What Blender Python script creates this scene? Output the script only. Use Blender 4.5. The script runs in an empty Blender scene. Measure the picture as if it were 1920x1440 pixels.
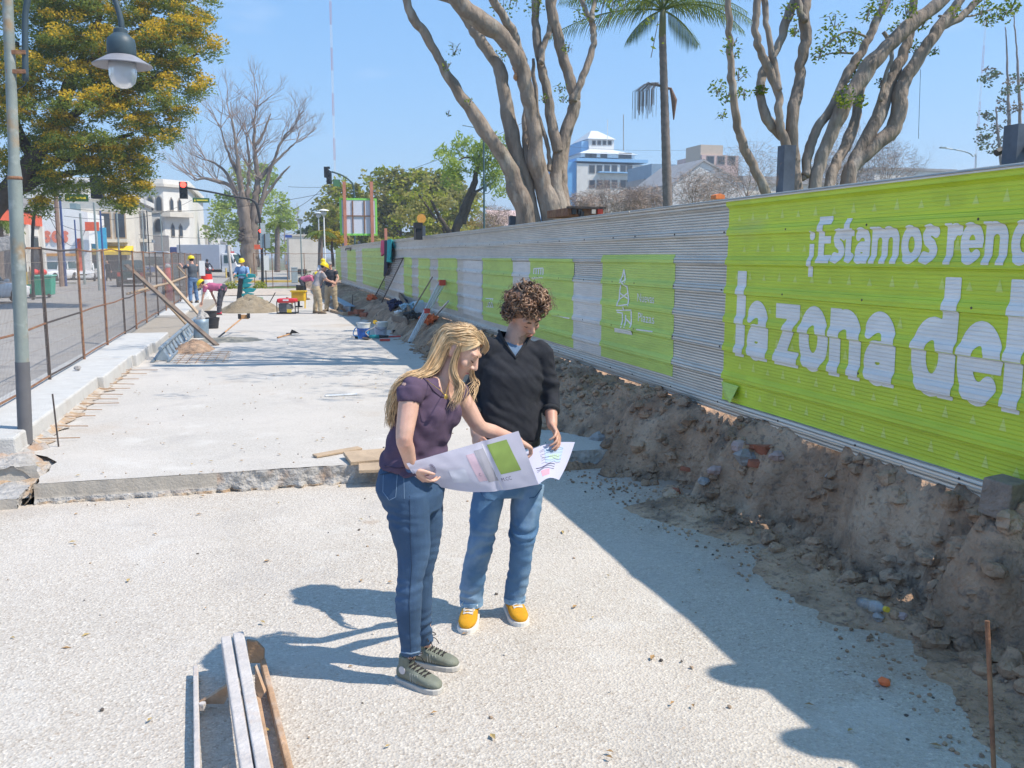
import bpy, bmesh, math, random
import numpy as np
from mathutils import Vector, Matrix, noise
R = math.radians
random.seed(7)
SC = bpy.context.scene
COL = SC.collection

# ------------------------------------------------------------------ camera, sky, sun, exposure
PITCH, YAW, CZ, FPX = 0.141897, 0.270178, 2.0, 1680.0
cam = bpy.data.objects.new('camera', bpy.data.cameras.new('camera'))
COL.objects.link(cam)
cam.data.sensor_width = 36.0
cam.data.lens = 36.0 * FPX / 1920.0
cam.data.clip_start, cam.data.clip_end = 0.05, 6000
cam.location = (0, 0, CZ)
cam.rotation_euler = (math.pi / 2 - PITCH, 0, -YAW)
SC.camera = cam
SUN_EL, SUN_AZ = R(53.5), R(119)
world = bpy.data.worlds.new("World"); SC.world = world; world.use_nodes = True
wn = world.node_tree.nodes; wl = world.node_tree.links; wn.clear()
sky = wn.new('ShaderNodeTexSky'); sky.sky_type = 'NISHITA'; sky.sun_disc = False
sky.sun_elevation, sky.sun_rotation = SUN_EL, SUN_AZ
sky.altitude = 0; sky.air_density = 1.25; sky.dust_density = 0.2; sky.ozone_density = 3.0
bg = wn.new('ShaderNodeBackground'); bg.inputs[1].default_value = 0.15
wo = wn.new('ShaderNodeOutputWorld')
# a few thin clouds low on the right
tc = wn.new('ShaderNodeTexCoord'); mp = wn.new('ShaderNodeMapping'); mp.inputs['Scale'].default_value = (3, 3, 11)
cn = wn.new('ShaderNodeTexNoise'); cn.inputs['Scale'].default_value = 1.6; cn.inputs['Detail'].default_value = 6
cr = wn.new('ShaderNodeMapRange'); cr.inputs[1].default_value = .63; cr.inputs[2].default_value = .86; cr.inputs[4].default_value = .3
cm = wn.new('ShaderNodeMix'); cm.data_type = 'RGBA'
cm.inputs[7].default_value = (4.6, 4.7, 5.2, 1)
dx = wn.new('ShaderNodeMix'); dx.data_type = 'RGBA'; dx.inputs[0].default_value = .70; dx.inputs[7].default_value = (.66, 1.72, 3.45, 1)   # the even blue of the hazy day
wl.new(tc.outputs['Generated'], mp.inputs[0]); wl.new(mp.outputs[0], cn.inputs[0]); wl.new(cn.outputs[0], cr.inputs[0])
wl.new(cr.outputs[0], cm.inputs[0]); wl.new(sky.outputs[0], dx.inputs[6]); wl.new(dx.outputs[2], cm.inputs[6]); wl.new(cm.outputs[2], bg.inputs[0]); wl.new(bg.outputs[0], wo.inputs[0])
sl = bpy.data.lights.new('sun', 'SUN'); sl.energy = 3.5; sl.angle = R(0.6); sl.color = (1, .92, .80)
sun = bpy.data.objects.new('sun', sl); COL.objects.link(sun); sun.location = (20, -10, 30)
SUND = Vector((math.sin(SUN_AZ) * math.cos(SUN_EL), math.cos(SUN_AZ) * math.cos(SUN_EL), math.sin(SUN_EL)))
sun.rotation_euler = SUND.to_track_quat('Z', 'Y').to_euler()
SC.view_settings.view_transform = 'Standard'; SC.view_settings.look = 'None'
SC.view_settings.exposure = 0.77; SC.view_settings.gamma = 1; SC.view_settings.use_curve_mapping = False
SC.cycles.max_bounces = 6; SC.cycles.transparent_max_bounces = 12
SC.cycles.use_denoising = True; SC.cycles.volume_bounces = 0

# ------------------------------------------------------------------ measuring: where a pixel's ray meets a plane of the place
def ray(px, py):
    x, y = (px - 960) / FPX, -(py - 720) / FPX
    c, s = math.cos(PITCH), math.sin(PITCH)
    lx, ly, lz = x, c + y * s, -s + y * c
    ca, sa = math.cos(YAW), math.sin(YAW)
    return Vector((lx * ca + ly * sa, -lx * sa + ly * ca, lz))
CAM = Vector((0, 0, CZ))
def G(px, py, z=0.0):
    r = ray(px, py); return CAM + r * ((z - CZ) / r.z)
def PX(px, py, X):
    r = ray(px, py); return CAM + r * (X / r.x)
def P(px, py, Y):
    r = ray(px, py); return CAM + r * (Y / r.y)
def S(Y): return Y / FPX * 1.0        # metres per pixel, roughly, at depth Y
RT = Vector((math.cos(YAW), -math.sin(YAW), 0)); VW = Vector((math.sin(YAW), math.cos(YAW), 0)); UP = Vector((0, 0, 1))

# ------------------------------------------------------------------ materials
MATS = {}
def mat(name, col, rough=.75, var=.12, scale=6., bump=0., bscale=40., metal=0., spots=(), spec=.4, trans=0., emit=None, alpha=None, stretch=None, hue=None, sss=0.):
    if name in MATS: return MATS[name]
    m = bpy.data.materials.new(name); m.use_nodes = True; MATS[name] = m
    n, l = m.node_tree.nodes, m.node_tree.links
    b = n['Principled BSDF']
    b.inputs['Roughness'].default_value = rough; b.inputs['Metallic'].default_value = metal
    b.inputs['Specular IOR Level'].default_value = spec
    tcn = n.new('ShaderNodeTexCoord'); src = tcn.outputs['Object']
    if stretch:
        mpn = n.new('ShaderNodeMapping'); mpn.inputs['Scale'].default_value = stretch; l.new(src, mpn.inputs[0]); src = mpn.outputs[0]
    c1 = tuple(max(0, v * (1 - var)) for v in col); c2 = tuple(min(1, v * (1 + var)) for v in col)
    if hue: c2 = hue
    nz = n.new('ShaderNodeTexNoise'); nz.inputs['Scale'].default_value = scale; nz.inputs['Detail'].default_value = 8; nz.inputs['Roughness'].default_value = .62
    l.new(src, nz.inputs['Vector'])
    rp = n.new('ShaderNodeValToRGB'); rp.color_ramp.elements[0].position = .3; rp.color_ramp.elements[1].position = .7
    rp.color_ramp.elements[0].color = (*c1, 1); rp.color_ramp.elements[1].color = (*c2, 1)
    l.new(nz.outputs[0], rp.inputs[0]); out = rp.outputs[0]
    for k, (sc_, sscale, lo, hi, amt) in enumerate(spots):
        n2 = n.new('ShaderNodeTexNoise'); n2.inputs['Scale'].default_value = sscale; n2.inputs['Detail'].default_value = 6
        n2.noise_dimensions = '4D'; n2.inputs['W'].default_value = 3.7 * (k + 1)
        l.new(src, n2.inputs['Vector'])
        mr = n.new('ShaderNodeMapRange'); mr.inputs[1].default_value = lo; mr.inputs[2].default_value = hi; mr.inputs[4].default_value = amt
        l.new(n2.outputs[0], mr.inputs[0])
        mx = n.new('ShaderNodeMix'); mx.data_type = 'RGBA'; mx.inputs[7].default_value = (*sc_, 1)
        l.new(mr.outputs[0], mx.inputs[0]); l.new(out, mx.inputs[6]); out = mx.outputs[2]
    l.new(out, b.inputs['Base Color'])
    if bump:
        nb = n.new('ShaderNodeTexNoise'); nb.inputs['Scale'].default_value = bscale; nb.inputs['Detail'].default_value = 5
        l.new(src, nb.inputs['Vector'])
        bp = n.new('ShaderNodeBump'); bp.inputs['Strength'].default_value = min(1, bump); bp.inputs['Distance'].default_value = .02 if bump <= 1 else .02 * bump
        l.new(nb.outputs[0], bp.inputs['Height']); l.new(bp.outputs[0], b.inputs['Normal'])
    if trans: b.inputs['Transmission Weight'].default_value = trans
    if sss:
        b.inputs['Subsurface Weight'].default_value = sss; b.inputs['Subsurface Radius'].default_value = (.012, .005, .003); b.inputs['Subsurface Scale'].default_value = 1
    if emit:
        b.inputs['Emission Color'].default_value = (*emit[0], 1); b.inputs['Emission Strength'].default_value = emit[1]
    if alpha is not None: b.inputs['Alpha'].default_value = alpha
    return m
def islands(m, lo, hi):
    """lighter and darker single strands"""
    n, l = m.node_tree.nodes, m.node_tree.links; b = n['Principled BSDF']; g = n.new('ShaderNodeNewGeometry'); mr = n.new('ShaderNodeMapRange'); mr.inputs[3].default_value = lo; mr.inputs[4].default_value = hi
    src = b.inputs['Base Color'].links[0].from_socket; mx = n.new('ShaderNodeVectorMath'); mx.operation = 'SCALE'
    l.new(g.outputs['Random Per Island'], mr.inputs[0]); l.new(src, mx.inputs[0]); l.new(mr.outputs[0], mx.inputs['Scale']); l.new(mx.outputs[0], b.inputs['Base Color']); return m
def leafmat(name, col, col2, tr=.45):
    if name in MATS: return MATS[name]
    m = bpy.data.materials.new(name); m.use_nodes = True; MATS[name] = m
    n, l = m.node_tree.nodes, m.node_tree.links; n.clear()
    o = n.new('ShaderNodeOutputMaterial'); d = n.new('ShaderNodeBsdfDiffuse'); t = n.new('ShaderNodeBsdfTranslucent'); x = n.new('ShaderNodeMixShader')
    g = n.new('ShaderNodeNewGeometry'); rp = n.new('ShaderNodeValToRGB')
    rp.color_ramp.elements[0].color = (*col, 1); rp.color_ramp.elements[1].color = (*col2, 1)
    l.new(g.outputs['Random Per Island'], rp.inputs[0])
    l.new(rp.outputs[0], d.inputs[0]); l.new(rp.outputs[0], t.inputs[0]); x.inputs[0].default_value = tr
    l.new(d.outputs[0], x.inputs[1]); l.new(t.outputs[0], x.inputs[2]); l.new(x.outputs[0], o.inputs[0])
    return m

# ------------------------------------------------------------------ mesh building
LOC = {}
class MB:
    def __init__(s): s.v = []; s.f = []; s.m = []
    def add(s, vs, fs, mi=0):
        o = len(s.v); s.v.extend([tuple(q) for q in vs]); s.f.extend([tuple(i + o for i in q) for q in fs]); s.m.extend([mi] * len(fs)); return s
    def hexa(s, p, mi=0):   # p: bottom 4 ccw, top 4 ccw
        return s.add(p, [(3, 2, 1, 0), (4, 5, 6, 7), (0, 1, 5, 4), (1, 2, 6, 5), (2, 3, 7, 6), (3, 0, 4, 7)], mi)
    def box(s, c, d, rz=0., M=None, mi=0):
        c = Vector(c); h = [q / 2 for q in d]
        q = [Vector((sx * h[0], sy * h[1], sz * h[2])) for sz in (-1, 1) for sx, sy in ((-1, -1), (1, -1), (1, 1), (-1, 1))]
        if M is None: M = Matrix.Rotation(rz, 3, 'Z')
        return s.hexa([M @ a + c for a in q], mi)
    def bar(s, a, b, w, h=None, up=UP, mi=0):   # box along a-b
        a, b = Vector(a), Vector(b); h = h or w; t = (b - a).normalized()
        u = t.cross(up)
        if u.length < 1e-4: u = t.cross(Vector((1, 0, 0)))
        u.normalize(); w2 = u.cross(t).normalized()
        u *= w / 2; w2 *= h / 2
        return s.hexa([a - u - w2, a + u - w2, a + u + w2, a - u + w2, b - u - w2, b + u - w2, b + u + w2, b - u + w2], mi)
    def tube(s, pts, r, n=8, cap=True, mi=0):
        pts = [Vector(p) for p in pts]
        rs = r if isinstance(r, (list, tuple)) else [r] * len(pts)
        t0 = (pts[1] - pts[0]).normalized()
        u = t0.orthogonal().normalized(); vs = []; k = len(pts)
        for i, p in enumerate(pts):
            t = (pts[min(i + 1, k - 1)] - pts[max(i - 1, 0)])
            t = t.normalized() if t.length > 1e-9 else t0
            u = (u - t * u.dot(t)); u = u.normalized() if u.length > 1e-6 else t.orthogonal().normalized()
            w = t.cross(u)
            for j in range(n):
                a = 2 * math.pi * j / n; vs.append(p + (u * math.cos(a) + w * math.sin(a)) * rs[i])
        fs = [(i * n + j, i * n + (j + 1) % n, (i + 1) * n + (j + 1) % n, (i + 1) * n + j) for i in range(k - 1) for j in range(n)]
        if cap: fs += [tuple(range(n - 1, -1, -1)), tuple((k - 1) * n + j for j in range(n))]
        return s.add(vs, fs, mi)
    def lathe(s, prof, c=(0, 0, 0), n=20, M=None, mi=0):
        c = Vector(c); vs = []; k = len(prof)
        for r_, z in prof:
            for j in range(n):
                a = 2 * math.pi * j / n; q = Vector((r_ * math.cos(a), r_ * math.sin(a), z))
                vs.append((M @ q if M else q) + c)
        fs = [(i * n + j, i * n + (j + 1) % n, (i + 1) * n + (j + 1) % n, (i + 1) * n + j) for i in range(k - 1) for j in range(n)]
        fs += [tuple(range(n - 1, -1, -1)), tuple((k - 1) * n + j for j in range(n))]
        return s.add(vs, fs, mi)
    def loft(s, secs, n=16, mi=0, dome=0., power=2.):   # secs: (centre, half axis a, half axis b)
        secs = [(Vector(c), Vector(a), Vector(b)) for c, a, b in secs]
        if dome:
            def ext(e, f):
                d = (e[0] - f[0]).normalized(); q = min(e[1].length, e[2].length) * dome
                return [(e[0] + d * q * math.sin(t), e[1] * math.cos(t), e[2] * math.cos(t)) for t in (R(30), R(58), R(80))]
            secs = ext(secs[0], secs[1])[::-1] + secs + ext(secs[-1], secs[-2])
        vs = []
        for c, a, b in secs:
            for j in range(n):
                t = 2 * math.pi * j / n; ct, st = math.cos(t), math.sin(t); e = 2 / power
                vs.append(c + a * (abs(ct) ** e * (1 if ct >= 0 else -1)) + b * (abs(st) ** e * (1 if st >= 0 else -1)))
        k = len(secs)
        fs = [(i * n + j, i * n + (j + 1) % n, (i + 1) * n + (j + 1) % n, (i + 1) * n + j) for i in range(k - 1) for j in range(n)]
        fs += [tuple(range(n - 1, -1, -1)), tuple((k - 1) * n + j for j in range(n))]
        return s.add(vs, fs, mi)
    def ell(s, c, rx, ry, rz, M=None, n=14, m=9, mi=0):
        c = Vector(c); M = M or Matrix.Identity(3)
        vs = [c + M @ Vector((0, 0, -rz))]
        for i in range(1, m):
            t = math.pi * i / m - math.pi / 2
            for j in range(n):
                a = 2 * math.pi * j / n; vs.append(c + M @ Vector((rx * math.cos(t) * math.cos(a), ry * math.cos(t) * math.sin(a), rz * math.sin(t))))
        vs.append(c + M @ Vector((0, 0, rz)))
        fs = [(0, 1 + (j + 1) % n, 1 + j) for j in range(n)]
        fs += [(1 + i * n + j, 1 + i * n + (j + 1) % n, 1 + (i + 1) * n + (j + 1) % n, 1 + (i + 1) * n + j) for i in range(m - 2) for j in range(n)]
        q = 1 + (m - 2) * n; fs += [(q + j, q + (j + 1) % n, len(vs) - 1) for j in range(n)]
        return s.add(vs, fs, mi)
    def grid(s, fn, nu, nv, mi=0, flip=False):
        vs = [fn(i / nu, j / nv) for j in range(nv + 1) for i in range(nu + 1)]
        w = nu + 1
        fs = [(j * w + i, j * w + i + 1, (j + 1) * w + i + 1, (j + 1) * w + i) for j in range(nv) for i in range(nu)]
        if flip: fs = [q[::-1] for q in fs]
        return s.add(vs, fs, mi)
    def prism(s, poly, d, mi=0):   # poly: 3d points, extruded by d
        d = Vector(d); a = [Vector(p) for p in poly]; k = len(a)
        return s.add(a + [p + d for p in a], [tuple(range(k - 1, -1, -1)), tuple(range(k, 2 * k))] + [(i, (i + 1) % k, k + (i + 1) % k, k + i) for i in range(k)], mi)
    def rock(s, c, r, mi=0, fl=.7):
        c = Vector(c); o = len(s.v); m0 = MB().ell((0, 0, 0), 1, 1, 1, n=7, m=5); sd = Vector((random.uniform(-50, 50), random.uniform(-50, 50), 3))
        M = Matrix.Rotation(random.uniform(0, 6), 3, 'Z')
        vs = [c + M @ (Vector(q) * (r * (1 + .55 * noise.noise(Vector(q) * 1.1 + sd))) * 1) for q in m0.v]
        vs = [Vector((q.x, q.y, c.z + (q.z - c.z) * fl)) for q in vs]
        return s.add(vs, m0.f, mi)
    def mesh(s, name):
        me = bpy.data.meshes.new(name); me.from_pydata(s.v, [], s.f); return me
    def build(s, name, mats, parent=None, smooth=False, bevel=0., angle=None):
        off = LOC.get(parent.name, Vector()) if parent else Vector()
        if off.length > 0: s.v = [(q[0] - off.x, q[1] - off.y, q[2] - off.z) for q in s.v]
        me = s.mesh(name)
        mats = mats if isinstance(mats, (list, tuple)) else [mats]
        for m_ in mats: me.materials.append(m_)
        if len(mats) > 1: me.polygons.foreach_set('material_index', s.m)
        if smooth: me.polygons.foreach_set('use_smooth', [True] * len(me.polygons))
        if smooth and angle: me.set_sharp_from_angle(angle=R(angle))
        o = bpy.data.objects.new(name, me); COL.objects.link(o)
        if parent: o.parent = parent
        LOC[o.name] = off
        if bevel:
            b = o.modifiers.new('bevel', 'BEVEL'); b.width = bevel; b.segments = 2; b.limit_method = 'ANGLE'; b.angle_limit = R(40)
        return o
def tag(o, label=None, cat=None, group=None, kind=None):
    if label: o['label'] = label
    if cat: o['category'] = cat
    if group: o['group'] = group
    if kind: o['kind'] = kind
    return o
def thing(name, label, cat, loc=(0, 0, 0), group=None):
    o = bpy.data.objects.new(name, None); COL.objects.link(o); o.location = loc; o.empty_display_size = .2
    LOC[o.name] = Vector(loc)
    return tag(o, label, cat, group)
def copy_tree(o, parent=None):
    c = o.copy(); COL.objects.link(c)
    if parent: c.parent = parent
    for ch in list(o.children): copy_tree(ch, c)
    return c
def fuse(mb, name, voxel, it=2, fac=.5):
    me = mb.mesh('tmp'); ob = bpy.data.objects.new('tmp', me); COL.objects.link(ob)
    md = ob.modifiers.new('r', 'REMESH'); md.mode = 'VOXEL'; md.voxel_size = voxel
    dg = bpy.context.evaluated_depsgraph_get(); dg.update()
    m2 = bpy.data.meshes.new_from_object(ob.evaluated_get(dg), preserve_all_data_layers=False, depsgraph=dg)
    bpy.data.objects.remove(ob); bpy.data.meshes.remove(me); m2.name = name
    V = np.empty(len(m2.vertices) * 3); m2.vertices.foreach_get('co', V); V = V.reshape(-1, 3)
    E = np.empty(len(m2.edges) * 2, dtype=np.int64); m2.edges.foreach_get('vertices', E); E = E.reshape(-1, 2)
    deg = np.bincount(E.ravel(), minlength=len(V)).reshape(-1, 1).clip(1)
    for _ in range(it):
        A = np.zeros_like(V); 
        for ax in range(3):
            A[:, ax] = np.bincount(E[:, 0], V[E[:, 1], ax], len(V)) + np.bincount(E[:, 1], V[E[:, 0], ax], len(V))
        V = V + fac * (A / deg - V)
    m2.vertices.foreach_set('co', V.ravel()); m2.update()
    m2.polygons.foreach_set('use_smooth', [True] * len(m2.polygons))
    return m2
def meshobj(me, name, mats, parent=None):
    off = LOC.get(parent.name, Vector()) if parent else Vector()
    me.transform(Matrix.Translation(-off))
    me.materials.clear()
    for m_ in (mats if isinstance(mats, (list, tuple)) else [mats]): me.materials.append(m_)
    me.name = name
    o = bpy.data.objects.new(name, me); COL.objects.link(o)
    if parent: o.parent = parent
    LOC[o.name] = off
    return o
from mathutils.bvhtree import BVHTree
def bvh(ob):
    o_ = LOC.get(ob.name, Vector()); me = ob.data
    return BVHTree.FromPolygons([v.co + o_ for v in me.vertices], [tuple(p.vertices) for p in me.polygons])
def drape(tree, pxs, off=.002, k=6):
    """points of a garment's surface met along sight lines, lifted by off"""
    out = []
    for (a, c) in zip(pxs, pxs[1:]):
        for i in range(k):
            x, y = a[0] + (c[0] - a[0]) * i / k, a[1] + (c[1] - a[1]) * i / k; h, n_, _, _ = tree.ray_cast(CAM, ray(x, y).normalized())
            if h is not None: out.append(h + n_ * off)
    h, n_, _, _ = tree.ray_cast(CAM, ray(*pxs[-1]).normalized())
    if h is not None: out.append(h + n_ * off)
    return out
def nz(x, y, z=0.): return noise.noise(Vector((x, y, z)))
def fbm(x, y, z=0., o=4): return noise.fractal(Vector((x, y, z)), 1.0, 2.0, o)
def spline(pts, k=4):
    pts = [Vector(p) for p in pts]; out = []
    for i in range(len(pts) - 1):
        p0, p1, p2, p3 = pts[max(i - 1, 0)], pts[i], pts[i + 1], pts[min(i + 2, len(pts) - 1)]
        for j in range(k):
            t = j / k
            out.append(.5 * ((2 * p1) + (p2 - p0) * t + (2 * p0 - 5 * p1 + 4 * p2 - p3) * t * t + (3 * p1 - p0 - 3 * p2 + p3) * t ** 3))
    out.append(pts[-1]); return out
def lerps(vals, k=4):
    out = []
    for i in range(len(vals) - 1): out += [vals[i] + (vals[i + 1] - vals[i]) * j / k for j in range(k)]
    return out + [vals[-1]]

# ------------------------------------------------------------------ materials of the setting
def concrete(name, base, agg, agg2, aggscale, bump, dirt=None, dustscale=.7, bstren=1.):
    """rough aggregate concrete: pale stones in a cement matrix, broad dusty patches, a dirt spill with its own outline"""
    m = bpy.data.materials.new(name); m.use_nodes = True; n, l = m.node_tree.nodes, m.node_tree.links; b = n['Principled BSDF']
    b.inputs['Roughness'].default_value = .92; b.inputs['Specular IOR Level'].default_value = .25
    t = n.new('ShaderNodeTexCoord'); src = t.outputs['Object']
    v = n.new('ShaderNodeTexVoronoi'); v.inputs['Scale'].default_value = aggscale; l.new(src, v.inputs['Vector'])
    nn = n.new('ShaderNodeTexNoise'); nn.inputs['Scale'].default_value = aggscale * .55; nn.inputs['Detail'].default_value = 8; nn.inputs['Roughness'].default_value = .75; l.new(src, nn.inputs['Vector'])
    sv = n.new('ShaderNodeSeparateColor'); l.new(v.outputs['Color'], sv.inputs[0])
    r1 = n.new('ShaderNodeValToRGB'); r1.color_ramp.elements[0].color = (*agg, 1); r1.color_ramp.elements[1].color = (*agg2, 1)
    l.new(sv.outputs[0], r1.inputs[0])
    r2 = n.new('ShaderNodeMapRange'); r2.inputs[1].default_value = .44; r2.inputs[2].default_value = .56; l.new(nn.outputs[0], r2.inputs[0])
    mx = n.new('ShaderNodeMix'); mx.data_type = 'RGBA'; mx.inputs[6].default_value = (*base, 1); l.new(r2.outputs[0], mx.inputs[0]); l.new(r1.outputs[0], mx.inputs[7])
    out = mx.outputs[2]
    def patch(colr, scale, lo, hi, amt, w):
        nonlocal out
        q = n.new('ShaderNodeTexNoise'); q.noise_dimensions = '4D'; q.inputs['W'].default_value = w; q.inputs['Scale'].default_value = scale; q.inputs['Detail'].default_value = 9; q.inputs['Roughness'].default_value = .6; l.new(src, q.inputs['Vector'])
        mr = n.new('ShaderNodeMapRange'); mr.inputs[1].default_value = lo; mr.inputs[2].default_value = hi; mr.inputs[4].default_value = amt; l.new(q.outputs[0], mr.inputs[0])
        x = n.new('ShaderNodeMix'); x.data_type = 'RGBA'; x.inputs[7].default_value = (*colr, 1); l.new(mr.outputs[0], x.inputs[0]); l.new(out, x.inputs[6]); out = x.outputs[2]
    patch((.60, .55, .50), dustscale, .45, .7, .55, 1.)
    patch((.33, .31, .30), dustscale * 1.7, .56, .75, .5, 2.)
    patch((.36, .24, .15), dustscale * 2.6, .66, .74, .45, 3.)
    patch((.16, .14, .12), 30., .68, .73, .8, 4.); patch((.36, .25, .17), 17., .62, .70, .6, 6.); patch((.62, .59, .55), 1.9, .56, .66, .45, 7.); patch((.40, .30, .21), .55, .60, .70, .4, 8.)
    if dirt:   # spilled soil along the trench: mask from the X coordinate broken up by noise
        sx = n.new('ShaderNodeSeparateXYZ'); l.new(src, sx.inputs[0])
        q = n.new('ShaderNodeTexNoise'); q.inputs['Scale'].default_value = 1.6; q.inputs['Detail'].default_value = 10; q.inputs['Roughness'].default_value = .72; l.new(src, q.inputs['Vector'])
        a = n.new('ShaderNodeMath'); a.operation = 'MULTIPLY_ADD'; a.inputs[1].default_value = 1.9; l.new(q.outputs[0], a.inputs[0]); l.new(sx.outputs[0], a.inputs[2])
        mr = n.new('ShaderNodeMapRange'); mr.inputs[1].default_value = dirt; mr.inputs[2].default_value = dirt + 1.0; mr.inputs[4].default_value = .95; l.new(a.outputs[0], mr.inputs[0])
        x = n.new('ShaderNodeMix'); x.data_type = 'RGBA'; x.inputs[7].default_value = (.34, .225, .155, 1); l.new(mr.outputs[0], x.inputs[0]); l.new(out, x.inputs[6]); out = x.outputs[2]
    l.new(out, b.inputs['Base Color'])
    ad = n.new('ShaderNodeMath'); ad.operation = 'ADD'; l.new(nn.outputs[0], ad.inputs[0]); l.new(v.outputs['Distance'], ad.inputs[1])
    bp = n.new('ShaderNodeBump'); bp.inputs['Strength'].default_value = bstren; bp.inputs['Distance'].default_value = bump; l.new(ad.outputs[0], bp.inputs['Height']); l.new(bp.outputs[0], b.inputs['Normal'])
    return m
M_NEAR = concrete('near_concrete', (.50, .455, .405), (.36, .30, .245), (.68, .63, .565), 80, .005, dirt=3.62)
M_FAR = concrete('far_concrete', (.49, .455, .415), (.40, .36, .315), (.59, .555, .515), 90, .003, dustscale=.9, bstren=.6)
M_KERB = mat('kerb_concrete', (.52, .51, .49), .9, .08, 5, .5, 60, spots=[((.42, .38, .34), 3, .58, .7, .5)])
M_ROUGHC = mat('broken_concrete', (.40, .38, .36), .95, .25, 9, 1.6, 28, spots=[((.42, .24, .13), 4, .55, .7, .7)])
M_SAND = mat('orange_subbase', (.42, .30, .20), .95, .3, 12, 1.5, 30, spots=[((.5, .46, .41), 7, .42, .56, .85)])
M_ROAD = mat('road_asphalt', (.34, .32, .30), .9, .14, 3, .6, 60, spots=[((.33, .29, .24), .5, .5, .7, .6), ((.14, .14, .15), .9, .6, .7, .6)])
M_SIDE = mat('sidewalk_tiles', (.40, .37, .33), .9, .1, 4)
M_LAND = mat('bare_earth', (.19, .165, .12), .95, .25, .3, .5, 6, spots=[((.10, .14, .05), .15, .45, .6, .8)])
M_DIRT = mat('dug_soil', (.385, .25, .165), .97, .4, 3.5, 2.2, 26, spots=[((.58, .42, .30), 1.3, .5, .64, .8), ((.12, .09, .07), 2.6, .58, .68, .75), ((.38, .21, .13), 3.1, .64, .72, .7), ((.13, .10, .085), 22, .56, .66, .6)])
M_GRASS = mat('short_grass', (.10, .14, .04), .95, .35, 3, .8, 30, spots=[((.24, .19, .11), 1.2, .5, .65, .8)])
M_TAN = mat('wet_cement', (.36, .31, .25), .6, .12, 6, .4, 30)
M_PALE = mat('pale_stone_dust', (.5, .42, .35), .95, .2, 5, .6, 30)
M_WOOD = mat('weathered_board', (.42, .31, .21), .85, .25, 4, .4, 40, stretch=(1, .15, 1))
M_WOOD2 = mat('raw_plank', (.43, .32, .22), .8, .2, 5, .3, 40)
M_RUST = mat('rusty_steel', (.22, .11, .065), .85, .35, 20, .3, 80, spots=[((.30, .17, .09), 8, .5, .6, .7)])
M_RUSTD = mat('dark_steel', (.075, .06, .055), .7, .3, 20)
M_BLACK = mat('black_paint', (.022, .024, .028), .5, .3, 5)
M_WHITE = mat('white_paint', (.78, .78, .77), .6, .05, 3)
M_GALV = None
TOPZ = .17

# ------------------------------------------------------------------ the ground
def sheet(name, x0, x1, y0, y1, z, m, nx=1, ny=1, amp=0., kind='structure', fr=1.):
    b = MB().grid(lambda u, v: (x0 + (x1 - x0) * u, y0 + (y1 - y0) * v, z + (amp * fbm((x0 + (x1 - x0) * u) * fr, (y0 + (y1 - y0) * v) * fr) if amp else 0)), nx, ny)
    o = b.build(name, m, smooth=amp > 0); tag(o, kind=kind); return o
sheet('ground', -600, 600, -60, 900, -.06, M_LAND)
sheet('road', -13.2, -2.9, -20, 420, -.03, M_ROAD)
sheet('cross_street', -60, 60, 61.0, 72.0, -.02, M_ROAD)
b = MB().box((-17, 30, -.02), (7.6, 60, .22)).box((-17, 240, -.02), (7.6, 335, .22)); tag(b.build('pavement', M_SIDE), kind='structure')
sheet('near_slab', -7, 3.75, -4, 7.85, 0., M_NEAR, 90, 100, .012, fr=1.3)
# the poured slab beyond the step: top sheet, broken front face
b = MB()
def edge_y(x): return 7.86 + .02 * nz(x * 6, 1) + .035 * nz(x * 1.3, 4)
def slabtop(u, v):
    y = 7.86 + 42.6 * v ** 1.6; xl = -1.84 - .54 * max(0, min(1, (y - 8.7) / .8)) + (.05 * nz(y * 5, 3) if y < 10 else 0); x = xl + (3.32 - xl) * u
    return (x, y + (edge_y(x) - 7.86) * max(0, 1 - v * 30), TOPZ + .006 * nz(u * 9, y * 1.4))
b.grid(slabtop, 110, 120)
tag(b.build('far_slab', M_FAR, smooth=True), kind='structure')
b = MB()
def face(u, v):
    x = -1.85 + 5.1 * u; rough = .6 if x > -.45 else .10
    low = 1 if v < .4 else 0
    y = edge_y(x) - .005 + (.03 * low + .028 * rough + .01 * low) * fbm(x * 14, v * 3, 2) - .02 * low
    return (x, y, -.04 + (TOPZ + .038) * v)
b.grid(face, 260, 10)
for i in range(len(b.f)):
    if (i // 260) < 3 and fbm(b.v[b.f[i][0]][0] * 2.2, 3) > -.15: b.m[i] = 1
    elif b.v[b.f[i][0]][0] < -.45 and (i // 260) > 3: b.m[i] = 2
tag(b.build('slab_edge', [M_ROUGHC, M_SAND, mat('formed_concrete', (.42, .38, .33), .9, .1, 6, .3, 50)], smooth=True), kind='structure')

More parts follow.
